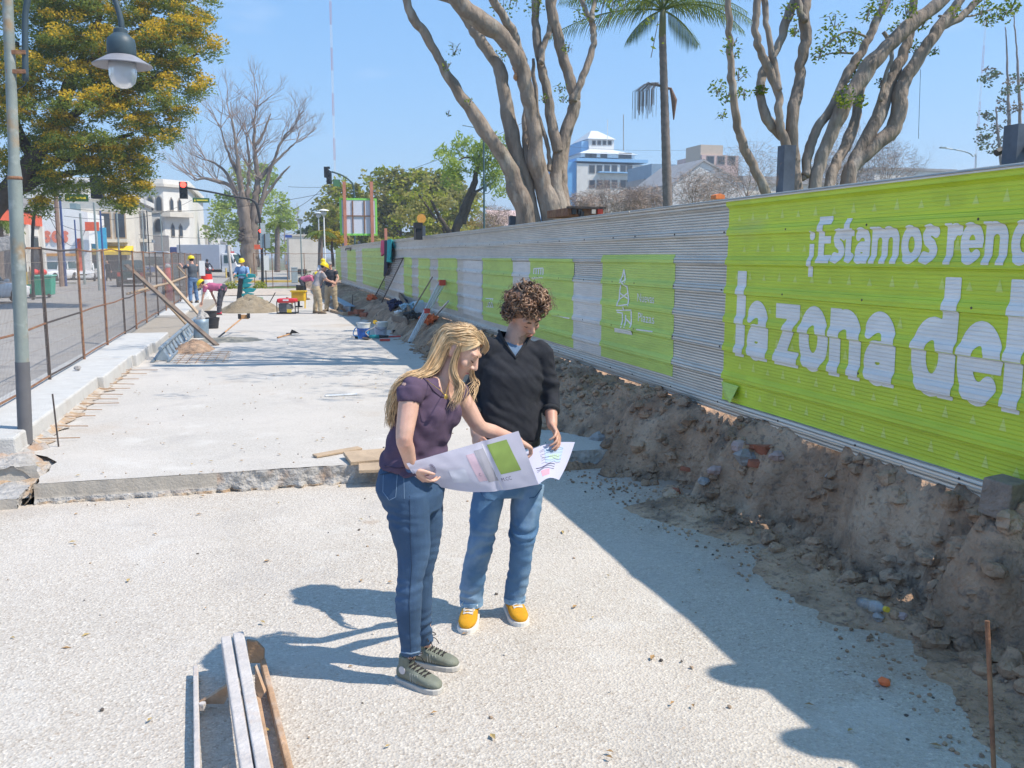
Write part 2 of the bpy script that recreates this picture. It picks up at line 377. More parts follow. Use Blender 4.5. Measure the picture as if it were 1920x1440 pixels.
# soil bank between the slabs and the hoarding
XF = 3.84; ZT, ZB = 2.456, .645
def foot(Y):
    pts = [(-5, 3.3), (2.4, 3.25), (3.2, 3.5), (4.2, 3.58), (5, 3.58), (6.2, 3.5), (7.2, 3.42), (7.75, 3.1), (9, 2.75), (12, 2.85), (18, 3.02), (26, 2.9), (31, 2.42), (45, 2.5), (70, 2.5)]
    for (a, fa), (c, fc) in zip(pts, pts[1:]):
        if a <= Y <= c: return fa + (fc - fa) * (Y - a) / (c - a)
    return 2.5
BLK = PX(1880, 962, 3.70)
def soil(X, Y):
    base = -.025 if Y < 7.8 else TOPZ - .03
    f = foot(Y) + .22 * fbm(Y * 1.2, 7) + .06 * fbm(Y * 5, 2)
    if Y < 6.6:   # dug trench: a steep face with gouges, loose spill below, slope above
        t = (X - f) / .22; t = max(0, min(1, t)); t = t * t * (3 - 2 * t)
        up = max(0, min(1, (X - f - .1) / max(.15, XF - f - .1)))
        z = base + .37 * t * (1 + .25 * fbm(Y * 2.5, 5) * (1 - up)) + .33 * up
        z += .06 * max(0, 1 - abs(X - f + .25) / .5) * (1 + nz(Y * 2, 8)) * (1 - t)
    else:
        t = max(0, min(1, (X - f) / max(.2, XF - f))); z = base + (ZB - .02 - base) * (t ** .75)
        z += .10 * math.sin(t * math.pi) * (1 + fbm(Y * .9, 3))
        hole = math.exp(-((X - 3.05) / .28) ** 2 - ((Y - 8.25) / .42) ** 2); z -= .38 * hole
    if Y < 6.6:
        g_ = max(0, nz(Y * 3.2, 31)) * max(0, 1 - abs(X - f - .12) / .3); z -= .16 * g_
    if abs(Y - BLK.y) < .5: z = max(z, BLK.z + .01 - 2.6 * max(0, math.hypot(X - 3.72, Y - BLK.y) - .12))
    k = max(0, min(1, (X - f + .5) / .45)); near = max(0, min(1, (XF + .1 - X) / .25))
    z += k * (.085 * fbm(X * 2.6, Y * 2.6, 1, 3) + .065 * abs(fbm(X * 7, Y * 7, 5, 3)) + .034 * fbm(X * 19, Y * 19, 9, 3)) * (.35 + .65 * near)
    return z
b = MB()
def bank(y0, y1, ny, x0, x1, nx):
    b.grid(lambda u, v: (x0 + (x1 - x0) * u, y0 + (y1 - y0) * v, soil(x0 + (x1 - x0) * u, y0 + (y1 - y0) * v)), nx, ny)
bank(1.2, 12, 340, 2.2, 4.3, 70); bank(12, 60, 330, 2.2, 4.3, 30); bank(-5, 1.2, 60, 2.2, 4.3, 30)
tag(b.build('soil_bank', M_DIRT, smooth=True), kind='structure')
sheet('park_ground', 4.28, 60, -10, 60.5, .5, M_GRASS)

# clods and pebbles: loose soil nobody could count
b = MB()
for _ in range(5200):
    Y = 1.8 + 16 * random.random() ** 1.6; X = foot(Y) - .75 + random.random() ** .75 * 1.6
    if X > XF - .03: continue
    r_ = random.choice((.005, .006, .008, .009, .012, .016, .022, .034, .05 if Y < 8 else .03)) * (1 + .5 * random.random())
    if X < foot(Y) - .3: r_ = min(r_, .012)
    if X < foot(Y) - .2 and Y < 7.8: b.rock((X, Y, max(.003, soil(X, Y)) + r_ * .2), r_); continue
    b.rock((X, Y, soil(X, Y) + r_ * .25), r_)
tag(b.build('soil_clods', M_DIRT), kind='stuff')
b = MB(); 
for _ in range(520):
    Y = 2.2 + 12 * random.random() ** 1.5; X = random.uniform(-2, 3.0) if random.random() < .45 else foot(Y) - .9 + .8 * random.random()
    if Y > 7.7 and X < -2.1: continue
    z = 0.004 if Y < 7.84 else TOPZ + .004
    r_ = random.choice((.004, .005, .007, .01)); b.rock((X, Y, z), r_, mi=random.choice((0, 0, 1, 2)))
tag(b.build('pebbles', [mat('pebble_tan', (.34, .25, .18), .9), mat('pebble_dark', (.10, .085, .075), .9), mat('pebble_pale', (.55, .5, .45), .9)]), kind='stuff')
b = MB()
for _ in range(210):   # dry fallen leaves
    Y = 2.6 + 17 * random.random() ** 1.3; X = random.uniform(-2.0, 2.8); z = .01 if Y < 7.84 else TOPZ + .012
    a = random.uniform(0, 6.3); s_ = random.uniform(.012, .03); c, s = math.cos(a) * s_, math.sin(a) * s_
    b.add([(X - c, Y - s, z), (X + s * .45, Y - c * .45, z + .006), (X + c, Y + s, z + .003), (X - s * .45, Y + c * .45, z + .008)], [(0, 1, 2, 3)], mi=random.choice((0, 0, 1)))
tag(b.build('fallen_leaves', [mat('dry_leaf', (.36, .22, .10), .9), mat('yellow_leaf', (.40, .29, .12), .9)]), kind='stuff')

# bricks, rubble stones and litter on the bank, each its own
M_BRICK = mat('brick_red', (.34, .12, .07), .9, .25, 12, .6, 60); M_STONE = mat('rubble_pink', (.42, .31, .29), .9, .2, 14, .6, 50); M_STONEG = mat('rubble_grey', (.34, .32, .31), .95, .2, 12, .8, 50)
rub = [(1400, 868, .1, M_STONEG, 'large pale rubble lump beside the red brick heap'), (1385, 893, .075, M_STONE, 'pink rubble lump at the left foot of the red brick heap'), (1420, 880, .06, M_BRICK, 'broken red brick on the lower heap'),
       (1432, 846, .07, M_BRICK, 'broken red brick at the top of the heap'), (1408, 858, .055, M_BRICK, 'broken red brick in the middle of the heap'), (1340, 925, .065, M_STONE, 'pale pink stone left of the brick heap'), (1287, 905, .045, M_BRICK, 'small red brick piece at the slab corner'),
       (1322, 908, .05, M_STONEG, 'grey stone between brick piece and pink stone'), (1265, 925, .04, M_BRICK, 'small red brick chip nearest the slab corner'), (1455, 870, .06, M_STONE, 'pinkish stone on the right of the brick heap'), (1560, 905, .05, M_STONEG, 'grey stone below the torn yellow mesh bag'),
       (1645, 1170, .035, M_STONEG, 'grey stone in the loose soil near the plastic bottle'), (1690, 1160, .03, M_STONE, 'small pink stone in the loose soil below the trench'), (1120, 840, .09, M_STONEG, 'grey boulder in the pit behind the plan sheet')]
for px, py, r_, m_, lb in rub:
    t = next((q for q in (G(px, py, z / 100) for z in range(70, -4, -2)) if soil(q.x, q.y) >= q.z - .01), G(px, py, .1))
    q = MB(); 
    if m_ is M_BRICK: 
        q.box((t.x, t.y, soil(t.x, t.y) + r_ * .35), (r_ * 2, r_ * 1.3, r_ * .9), M=Matrix.Rotation(random.uniform(0, 3), 3, 'Z') @ Matrix.Rotation(random.uniform(-.5, .5), 3, 'X'))
        q.v = [tuple(Vector(v) + Vector((nz(v[0] * 60, v[1] * 60), nz(v[1] * 60, v[2] * 60), nz(v[2] * 50, v[0] * 60))) * r_ * .5) for v in q.v]
    else: q.rock((t.x, t.y, soil(t.x, t.y) + r_ * .3), r_)
    tag(q.build('brick' if m_ is M_BRICK else 'stone', m_, bevel=.004 if m_ is M_BRICK else 0), lb, 'brick' if m_ is M_BRICK else 'stone', 'rubble on the soil bank')
t = PX(1880, 962, 3.70)
q = MB().box((3.70, t.y, t.z + .085), (.17, .16, .2), M=Matrix.Rotation(.25, 3, 'Z') @ Matrix.Rotation(.08, 3, 'X')); q.v = [tuple(Vector(v) + .012 * Vector((nz(v[0] * 30, v[1] * 30), nz(v[1] * 30, 1), 0))) for v in q.v]
tag(q.build('concrete_block', mat('old_block', (.27, .215, .18), .95, .25, 14, 1.2, 40), bevel=.012), 'rough brown concrete block against the hoarding foot at far right', 'block')
# torn yellow mesh bag
t = G(1590, 872, .5); q = MB().grid(lambda u, v: (t.x + (u - .5) * .22 + .03 * nz(v * 4, 1), t.y + (v - .5) * .22, soil(t.x + (u - .5) * .22, t.y + (v - .5) * .22) + .02 + .02 * nz(u * 5, v * 5)), 10, 10)
tag(q.build('mesh_bag', mat('yellow_bag', (.5, .47, .28), .8, .3, 60), smooth=True), 'torn pale yellow mesh bag lying on the soil bank', 'bag')
# plastic bottle
t = G(1613, 1130, .05); MR = Matrix.Rotation(R(78), 3, 'X') @ Matrix.Rotation(.4, 3, 'Z')
tb = thing('plastic_bottle', 'crushed clear plastic bottle with yellow cap in the soil', 'bottle', (t.x, t.y, .06))
MB().lathe([(.001, 0), (.034, .004), (.036, .05), (.03, .08), (.036, .11), (.034, .16), (.014, .2), (.013, .215)], (t.x, t.y, .05), 12, MR).build('bottle_body', mat('clear_plastic', (.75, .8, .85), .12, .05, 5, trans=.75), tb, True)
MB().lathe([(.016, .212), (.016, .235)], (t.x, t.y, .05), 10, MR).build('cap', mat('yellow_plastic', (.7, .5, .05), .5), tb)
q = MB().rock(G(1657, 1278, .02), .03); tag(q.build('orange_scrap', mat('orange_plastic', (.75, .16, .05), .5)), 'orange plastic scrap on the shaded slab', 'scrap')
# rebar stakes
tag(MB().tube([PX(1866, 1500, 2.55), PX(1851, 1164, 2.55)], .0085, 8).build('rebar_stake', M_RUST), 'thin rusty rebar stake standing at the right edge near the trench', 'rebar')
a_ = G(110, 838, TOPZ); tag(MB().tube([a_, a_ + Vector((-.02, 0, .52))], .008, 8).build('rebar_stake', M_RUSTD), 'thin dark rebar stake standing beside the lamp post foot', 'rebar')
# boards over the gap in the step
for k, (c, d, rz, lb) in enumerate([((.98, 8.02, TOPZ + .03), (.62, .32, .035), .12, 'wide bleached plywood board bridging the step, the upper one'), ((1.05, 7.72, .16), (.6, .2, .03), -.1, 'narrow pale board leaning on the step behind the woman'), ((.62, 8.35, TOPZ + .015), (.5, .08, .02), .5, 'thin splintered wood strip lying beyond the boards')]):
    tag(MB().box(c, d, M=Matrix.Rotation(rz, 3, 'Z') @ Matrix.Rotation(.09, 3, 'X')).build('board', M_WOOD2, bevel=.004), lb, 'board', 'loose boards at the step')

# left: kerb slab, broken block, formwork
b = MB()
segs = [(8.9, 13.2, -2.2), (13.2, 16.0, -2.12), (16.0, 18.2, -2.05), (18.2, 20.6, -1.98)]
for y0, y1, xr in segs:
    b.hexa([(-3.0, y0, .0), (xr, y0, .0), (xr, y1, .0), (-3.0, y1, .0), (-3.0, y0, .37), (xr - .02, y0, .37), (xr - .02, y1, .37), (-3.0, y1, .37)])
b.hexa([(-3.0, 27.4, 0), (-2.2, 27.4, 0), (-2.2, 50, 0), (-3.0, 50, 0), (-3, 27.4, .33), (-2.25, 27.4, .33), (-2.25, 50, .33), (-3, 50, .33)])
tag(b.build('kerb_slab', M_KERB, bevel=.02), kind='structure')
b = MB().hexa([(-3.0, 20.6, 0), (-1.9, 20.6, 0), (-1.65, 38, 0), (-3.0, 38, 0), (-3.0, 20.6, .26), (-1.95, 20.9, .26), (-1.7, 38, .28), (-3.0, 38, .28)]); tag(b.build('wet_cement_strip', M_TAN), kind='structure')
b = MB()   # broken end of the old kerb in front of the lamp post: rough top, sawn face, lower step
def brk(u, v):
    y = 8.34 + 1.75 * v; x = -4.2 + (2.32 - .1 * v + .10 * fbm(y * 4, 3)) * u; e = max(0, u - .88) / .12
    return (x, y + (.05 * fbm(x * 5, 2) if v < .02 else 0), .215 + .035 * fbm(x * 6, y * 6, 1) + .02 * fbm(x * 20, y * 20) - (.20 + .05 * fbm(y * 9, 1)) * e ** 1.6)
b.grid(brk, 90, 50)
b.grid(lambda u, v: (-4.2 + (2.28 + .03 * fbm(v * 3, 2)) * u, 8.35 + .03 * fbm(u * 18, v * 2) * v, -.02 + .235 * v), 60, 6, mi=1)
b.grid(lambda u, v: (-4.2 + (2.25 + .02 * fbm(v * 9, 5)) * u, 7.74 + .64 * v + .02 * fbm(u * 14, 7), .085 + .012 * fbm(u * 20, v * 6)), 60, 14)
b.grid(lambda u, v: (-4.2 + 2.25 * u, 7.735 + .02 * fbm(u * 14, 7), -.03 + .115 * v), 60, 3, mi=1)
b.grid(lambda u, v: (-1.955 + .02 * fbm(u * 9, v * 3), 7.74 + .7 * u, -.03 + .115 * v), 14, 4, mi=0)
b.grid(lambda u, v: (-1.92 + .07 * v + .04 * fbm(u * 12, v * 4), 7.8 + 1.9 * u, .01 + .15 * v + .03 * fbm(u * 15, v * 5)), 40, 6, mi=2)
tag(MB().grid(lambda u, v: (-2.7 + .95 * u, 7.9 + 2.2 * v, .05 + .09 * min(1, v * 2.2) + .03 * fbm(u * 6, v * 12)), 16, 40).build('sand_gap', M_SAND, smooth=True), kind='structure')
tag(b.build('kerb_end', [M_ROUGHC, bpy.data.materials['formed_concrete'], M_SAND], smooth=True), kind='structure')
tag(MB().box((-3.3, 10.6, .12), (2.2, 3.3, .2)).build('lamp_footing', M_KERB), kind='structure')
ORD = ['first', 'second', 'third', 'fourth', 'fifth', 'sixth', 'seventh', 'eighth', 'ninth', 'tenth', 'eleventh', 'twelfth']
# rebar stubs poking from the kerb slab
k = 0
for y in [9.6, 10.3, 10.9, 11.4, 11.8, 12.2, 12.6, 13.1, 13.6, 14.1, 14.7, 15.2]:
    a_ = Vector((-2.26, y, TOPZ + .05)); L = random.uniform(.35, .62); yy = random.uniform(-.06, .06)
    o = MB().tube([a_, a_ + Vector((L, yy, -.02))], .0055, 6).build('rebar_stub', mat('orange_rust', (.36, .225, .14), .9)); k += 1
    tag(o, f'short rusty rebar stub in the kerb slab, {ORD[k - 1]} beyond the lamp post', 'rebar', 'rebar stubs along the kerb slab')
# pale dusty strip at the foot of the kerb slab
b = MB().grid(lambda u, v: (-2.22 + (.10 + .16 * abs(nz(v * 16, 5))) * u + .05 * nz(v * 30, 2), 9.4 + 6.4 * v, TOPZ + .045 * (1 - u) ** 2 + .012 + .012 * fbm(u * 3, v * 40)), 8, 80); tag(b.build('soil_strip', M_SAND, smooth=True), kind='structure')
# rebar mesh piece lying on the slab
b = MB(); c = G(385, 672, TOPZ)
for i in range(6): b.tube([(c.x - .42 + i * .15, c.y - .8, TOPZ + .012), (c.x - .38 + i * .15, c.y + 1.1, TOPZ + .012)], .005, 5)
for i in range(6): b.tube([(c.x - .48, c.y - .7 + i * .33, TOPZ + .02), (c.x + .42, c.y - .7 + i * .33, TOPZ + .02)], .005, 5)
tag(b.build('rebar_mesh', mat('orange_rust', (.42, .22, .10), .9)), 'flat rusty rebar mesh lying on the slab near the truss', 'rebar mesh')

# ------------------------------------------------------------------ corrugated hoarding along the right
RIBS = [.14 + .135 * k for k in range(7)]; HF = ZT - ZB
PROF = [(0., .03), (.022, .03), (.034, .0)]
for r_ in RIBS: PROF += [(r_ - .024, 0.), (r_ - .004, .021), (r_ + .016, .023), (r_ + .0205, .0)]
PROF = [p for p in PROF if p[0] < .985] + [(1., .0)]
ZBR = [ZT - t * HF for t, _ in PROF]
def prof(z):
    t = (ZT - z) / HF
    if t <= 0: return PROF[0][1]
    for (a, da), (c, dc) in zip(PROF, PROF[1:]):
        if t <= c: return da + (dc - da) * (t - a) / max(1e-6, c - a)
    return 0.
def surfX(Y, z): return XF - prof(z) + .010 * nz(Y * .45, z * 1.1) + .004 * nz(Y * 1.9, z * 2.5, 4)
def fz(Y): return .012 * nz(Y * .3, 9)
SEAM = [-7.4, .8, 9.03, 17.2, 25.5, 33.7, 46.2]
def sheetmat(name, col, metal, rough, bs=.6):
    m = mat(name, col, rough, .10, 2.2, metal=metal, stretch=(1, .25, 1), spots=[((.36, .30, .25), 2.2, .63, .75, .35), tuple([tuple(v * .8 for v in col), 14, .45, .6, .45])])
    n, l = m.node_tree.nodes, m.node_tree.links; t = n.new('ShaderNodeTexCoord'); w = n.new('ShaderNodeTexWave'); w.bands_direction = 'Z'; w.inputs['Scale'].default_value = 12.5; w.inputs['Distortion'].default_value = .4
    p = n.new('ShaderNodeMath'); p.operation = 'POWER'; p.inputs[1].default_value = 5
    bp = n.new('ShaderNodeBump'); bp.inputs['Strength'].default_value = bs; bp.inputs['Distance'].default_value = .005 if bs < 1 else .011
    l.new(t.outputs['Object'], w.inputs['Vector']); l.new(w.outputs['Color'], p.inputs[0]); l.new(p.outputs[0], bp.inputs['Height']); l.new(bp.outputs[0], n['Principled BSDF'].inputs['Normal'])
    return m
M_GALV = sheetmat('galvanised_sheet', (.68, .64, .58), .3, .36, 1.)
M_GREEN = sheetmat('green_vinyl', (.56, .68, .045), 0., .38)
M_GREEN2 = sheetmat('faded_green_vinyl', (.50, .64, .13), 0., .45)
M_WTXT = sheetmat('white_vinyl', (.82, .80, .78), 0., .4)
M_PALEG = sheetmat('pale_green_print', (.64, .74, .17), 0., .38)
hoard = thing('hoarding', 'long corrugated metal hoarding with green banners along the right side', 'fence', (XF, 5, ZB))
def skin(y0, y1, z0, z1, off, ny):
    zs = sorted({z1, z0, *[z for z in ZBR if z0 < z < z1]}, reverse=True); b = MB()
    ys = [y0 + (y1 - y0) * i / ny for i in range(ny + 1)]
    vs = [(surfX(y, z) - off, y, z + fz(y)) for z in zs for y in ys]; w = ny + 1
    b.add(vs, [(j * w + i, j * w + i + 1, (j + 1) * w + i + 1, (j + 1) * w + i) for j in range(len(zs) - 1) for i in range(ny)]); return b
for i in range(6):
    skin(SEAM[i] - .12, SEAM[i + 1], ZB, ZT, .0025 * (i % 2), 40).build('panel', M_GALV, hoard)
    s_ = MB()   # screws along the ribs
    for j in range(9):
        for r_ in RIBS[::2]:
            y = SEAM[i] + .5 + j * .95; z = ZT - r_ * HF - .003
            if y < SEAM[i + 1]: s_.lathe([(.008, 0), (.008, .006)], (surfX(y, z) - .002, y, z + fz(y)), 6, Matrix.Rotation(R(-90), 3, 'Y'))
    tag(s_.build('screws', M_RUSTD, hoard), kind='stuff')
# cap strip and steel posts standing behind the sheets
for i in range(6): MB().hexa([(XF - .045, SEAM[i], ZT - .004), (XF + .05, SEAM[i], ZT - .004), (XF + .05, SEAM[i + 1] - .02, ZT - .004), (XF - .045, SEAM[i + 1] - .02, ZT - .004), (XF - .045, SEAM[i], ZT + .022), (XF + .05, SEAM[i], ZT + .022), (XF + .05, SEAM[i + 1] - .02, ZT + .022), (XF - .045, SEAM[i + 1] - .02, ZT + .022)]).build('top_rail', M_GALV, hoard)
M_POST = mat('grey_blue_steel', (.085, .105, .135), .55, .3, 8, metal=.3, spots=[((.3, .18, .1), 9, .6, .7, .8)])
def topz(px, py, X=XF + .1): return PX(px, py, X)
for px, py, w in [(1467, 273, .10), (1899, 234, .10), (956, 405, .10), (791, 424, .09), (716, 455, .09), (671, 452, .09), (642, 456, .09)]:
    t = topz(px, py); MB().box((t.x + .04, t.y, (t.z + .3) / 2), (w, w, t.z - .3)).build('post', M_POST, hoard)
for px, py in ((1350, 1274), (1455, 1410)):   # two round-topped posts beyond the frame, known from their shadows
    g_ = G(px, py); z_ = 2.86; x_, y_ = g_.x + .647 * z_, g_.y - .359 * z_; x_ = max(x_, XF + .2)
    MB().lathe([(.09, .3), (.09, z_ - .16), (.12, z_ - .12), (.125, z_ + .06), (.09, z_ + .15), (.01, z_ + .18)], (x_, y_, 0), 16).build('post', M_POST, hoard)
# big green banner, with a loose lower corner
YB = PX(1362, 560, XF).y
bn = skin(-6.5, YB, ZT - .845 * HF - .16, ZT + .002, .006, 56).build('banner', M_GREEN, hoard)
q = MB().add([(surfX(YB, 1.0) - .008, YB, .80 + .12), (surfX(YB, 1.) - .03, YB - .1, .80), (surfX(YB, 1.) - .075, YB - .28, .775), (surfX(YB, 1.) - .012, YB - .3, .80 + .12)], [(0, 1, 2, 3)]); q.build('banner_flap', M_GREEN2, hoard)
# pale tree-shaped triangles printed over it
b = MB()
for k, t in enumerate([.075, .215, .34, .48, .62, .75, .875]):
    for j in range(60):
        y = YB - .18 - j * .215 - (.1 if k % 2 else 0); z0 = ZT - t * HF - .035; h = .075 if j % 2 else .055
        if y < -6: break
        o_ = .0078; b.add([(surfX(y - .025, z0) - o_, y - .026, z0), (surfX(y + .025, z0) - o_, y + .026, z0), (surfX(y, z0 + h) - o_, y, z0 + h)], [(0, 2, 1)])
tag(b.build('tree_print', M_PALEG, hoard), kind='stuff')
FONT = bpy.data.fonts[0] if bpy.data.fonts else None
def textmesh(s, off=0., res=6):
    cu = bpy.data.curves.new('t', 'FONT'); cu.body = s; cu.size = 1; cu.offset = off; cu.resolution_u = res; cu.fill_mode = 'FRONT'
    ob = bpy.data.objects.new('t', cu); COL.objects.link(ob); dg = bpy.context.evaluated_depsgraph_get(); dg.update()
    me = bpy.data.meshes.new_from_object(ob.evaluated_get(dg)); bpy.data.objects.remove(ob)
    return me
def fence_text(s, ya, yb, zbase, zsc, off, name, m, parent, bold=.02, zref=None):
    """letters cut at every fold of the sheet and laid on it; ya..yb = start and end along the fence"""
    me = textmesh(s, bold); bm = bmesh.new(); bm.from_mesh(me)
    xs = [v.co.x for v in bm.verts]; x0, x1 = min(xs), max(xs)
    for v in bm.verts:
        v.co = Vector((XF, ya + (yb - ya) * (v.co.x - x0) / (x1 - x0), zbase + v.co.y * zsc))
    for z in ZBR:
        bmesh.ops.bisect_plane(bm, geom=bm.verts[:] + bm.edges[:] + bm.faces[:], plane_co=(0, 0, z), plane_no=(0, 0, 1))
    y = math.floor(min(ya, yb) * 5) / 5
    while y < max(ya, yb):
        bmesh.ops.bisect_plane(bm, geom=bm.verts[:] + bm.edges[:] + bm.faces[:], plane_co=(0, y, 0), plane_no=(0, 1, 0)); y += .2
    for v in bm.verts: v.co = Vector((surfX(v.co.y, v.co.z) - off, v.co.y, v.co.z + fz(v.co.y)))
    me2 = bpy.data.meshes.new(name); bm.to_mesh(me2); bm.free(); bpy.data.meshes.remove(me)
    return meshobj(me2, name, m, parent)
def fyz(px, py): q = PX(px, py, XF); return q.y, q.z
# ------------------------------------------------------------------ heavy rounded letters, drawn as strokes and contoured
def arc(cx, cy, rx, ry, a0, a1, n=14): return [(cx + rx * math.cos(R(a0 + (a1 - a0) * i / n)), cy + ry * math.sin(R(a0 + (a1 - a0) * i / n))) for i in range(n + 1)]
H_ = .145
GL = {   # width, boxes (x0,y0,x1,y1), round strokes
 'l': (.29, [(0, 0, .29, 1.5)], []),
 'a': (.80, [(.51, 0, .80, .62)], [arc(.37, .60, .285, .265, 140, 0), arc(.36, .30, .22, .17, 70, 330) + [(.6, .34)], [(.36, .46), (.62, .48)]]),
 'z': (.72, [(0, .76, .72, 1.), (0, 0, .72, .25)], [[(.54, .80), (.18, .20)]]),
 'o': (.84, [], [arc(.42, .5, .275, .36, 0, 360, 24)]),
 'n': (.80, [(0, 0, .29, 1.), (.51, 0, .80, .62)], [arc(.40, .60, .255, .255, 150, 0)]),
 'm': (1.26, [(0, 0, .28, 1.), (.49, 0, .77, .64), (.98, 0, 1.26, .64)], [arc(.39, .62, .24, .235, 150, 0), arc(.88, .62, .24, .235, 150, 0)]),
 'd': (.84, [(.55, 0, .84, 1.5)], [arc(.41, .5, .265, .36, 0, 360, 24)]),
 'e': (.80, [(.15, .40, .80, .58)], [arc(.41, .5, .27, .36, 10, 310, 22)]),
 'r': (.56, [(0, 0, .29, 1.)], [arc(.44, .55, .25, .30, 150, 75)]),
 's': (.64, [], [[(.54, .80), (.40, .865), (.26, .84), (.165, .72), (.22, .59), (.40, .49), (.48, .36), (.43, .20), (.30, .135), (.10, .18)]]),
 't': (.58, [(.15, .2, .43, 1.28), (0, .77, .56, .99)], [[(.29, .3), (.33, .18), (.46, .15)]]),
 'E': (.66, [(0, 0, .29, 1.38), (0, 1.14, .66, 1.38), (0, .58, .60, .80), (0, 0, .66, .24)], []),
 '¡': (.30, [(.02, -.42, .28, .58)], [[(.15, .83), (.151, .83)]]),
 'v': (.80, [], [[(.14, .88), (.40, .14)], [(.40, .14), (.66, .88)]]),
}
def glyph_cells(ch, res=.017):
    w, boxes, strokes = GL[ch]
    xs = np.arange(-.06, w + .06 + res, res); ys = np.arange(-.5, 1.6 + res, res)
    Xg, Yg = np.meshgrid(xs, ys); D = np.full(Xg.shape, 9.)
    for x0, y0, x1, y1 in boxes:
        D = np.minimum(D, np.maximum(np.maximum(x0 - Xg, Xg - x1), np.maximum(y0 - Yg, Yg - y1)))
    for st in strokes:
        for (ax, ay), (bx, by) in zip(st, st[1:]):
            dx, dy = bx - ax, by - ay; L = dx * dx + dy * dy + 1e-9
            t = np.clip(((Xg - ax) * dx + (Yg - ay) * dy) / L, 0, 1)
            D = np.minimum(D, np.hypot(Xg - ax - t * dx, Yg - ay - t * dy) - H_)
    vs, fs = [], []; idx = {}
    def vid(p):
        k = (round(p[0], 5), round(p[1], 5))
        if k not in idx: idx[k] = len(vs); vs.append(p)
        return idx[k]
    for j in range(len(ys) - 1):
        for i in range(len(xs) - 1):
            c = [(xs[i], ys[j], D[j, i]), (xs[i + 1], ys[j], D[j, i + 1]), (xs[i + 1], ys[j + 1], D[j + 1, i + 1]), (xs[i], ys[j + 1], D[j + 1, i])]
            if all(q[2] > 0 for q in c): continue
            out = []
            for a, b_ in zip(c, c[1:] + c[:1]):
                if a[2] <= 0: out.append(vid((a[0], a[1])))
                if (a[2] <= 0) != (b_[2] <= 0):
                    t = a[2] / (a[2] - b_[2]); out.append(vid((a[0] + t * (b_[0] - a[0]), a[1] + t * (b_[1] - a[1]))))
            o2 = [q for k, q in enumerate(out) if q != out[k - 1]]
            if len(o2) > 2: fs.append(tuple(o2))
    return w, vs, fs
def letters(spec, zb, xh, off, name):
    """spec: (char, start, end) as positions along the fence"""
    b = MB()
    for ch, ya, yb in spec:
        w, vs, fs = glyph_cells(ch)
        pts = []
        for x, y in vs:
            Y = ya + (yb - ya) * x / w; z = zb + y * xh; pts.append((surfX(Y, z) - off, Y, z + fz(Y)))
        b.add(pts, fs)
    return b.build(name, M_WTXT, hoard)
def ln(ch, a, c): return (ch, fyz(a, 500)[0], fyz(c, 500)[0])
zb1, zx1 = fyz(1663, 495)[1], fyz(1663, 425)[1]
row1 = [ln('¡', 1518, 1528), ln('E', 1535, 1560), ln('s', 1562, 1585), ln('t', 1580, 1602), ln('a', 1604, 1632), ln('m', 1635, 1686), ln('o', 1690, 1728), ln('s', 1728, 1758), ln('r', 1774, 1800), ln('e', 1800, 1842), ln('n', 1846, 1889), ln('o', 1895, 1943)]
y_ = row1[-1][2]
for ch in 'vando':
    w = GL[ch][0] * .30; row1.append((ch, y_ - .03, y_ - .03 - w)); y_ -= w + .03
letters(row1, zb1, zx1 - zb1, .0095, 'lettering')
zb2, zx2 = fyz(1535, 699)[1], fyz(1535, 575)[1]
row2 = [ln('l', 1386, 1403), ln('a', 1408, 1447), ln('z', 1461, 1507), ln('o', 1507, 1562), ln('n', 1565, 1626), ln('a', 1633, 1692), ln('d', 1722, 1807), ln('e', 1811, 1896), ln('l', 1901, 1937)]
letters(row2, zb2, zx2 - zb2, .0095, 'lettering')
# the smaller green posters along the far sheets: (left px, right px, top t, bottom t)
posters = [(1130, 1267, .245, .90, M_GREEN2), (995, 1077, .27, .90, M_GREEN2), (906, 962, .27, .88, M_GREEN2), (822, 858, .28, .87, M_GREEN2), (785, 807, .28, .87, M_GREEN2), (758, 773, .27, .86, M_GREEN2), (680, 722, .10, .86, M_GREEN2), (652, 668, .1, .86, M_GREEN2), (630, 640, .04, .9, M_GREEN2)]
for a, c, t0, t1, m_ in posters:
    ya, yb = fyz(a, 500)[0], fyz(c, 500)[0]
    skin(min(ya, yb), max(ya, yb), ZT - t1 * HF, ZT - t0 * HF, .005, max(6, int(abs(ya - yb) / .2))).build('poster', m_, hoard)
# pale advertising foil remains between the posters
M_FOIL = sheetmat('pale_foil', (.66, .63, .60), .0, .35)
for a, c, t0, t1 in [(869, 905, .3, .88), (728, 757, .3, .84), (1077, 1130, .42, .9), (962, 995, .3, .5)]:
    ya, yb = fyz(a, 500)[0], fyz(c, 500)[0]; skin(min(ya, yb), max(ya, yb), ZT - t1 * HF, ZT - t0 * HF, .004, 20).build('poster', M_FOIL, hoard)
def fpoly(polys, off, name, m):
    b = MB()
    for poly in polys:
        q = [fyz(*p) for p in poly]; b.add([(surfX(y, z) - off, y, z + fz(y)) for y, z in q], [tuple(range(len(q)))])
    return b.build(name, m, hoard)
def line(a, c, w):
    dx, dy = c[0] - a[0], c[1] - a[1]; L = math.hypot(dx, dy); nx, ny = -dy / L * w / 2, dx / L * w / 2
    n_ = max(1, int(L / 6)); out = []
    for i in range(n_):
        p = (a[0] + dx * i / n_, a[1] + dy * i / n_); q = (a[0] + dx * (i + 1) / n_, a[1] + dy * (i + 1) / n_)
        out.append([(p[0] - nx, p[1] - ny), (q[0] - nx, q[1] - ny), (q[0] + nx, q[1] + ny), (p[0] + nx, p[1] + ny)])
    return out
ob = []   # the lattice monument drawing
zs = lambda x, y: (880 + x * .21875, 440 + y * .21875)
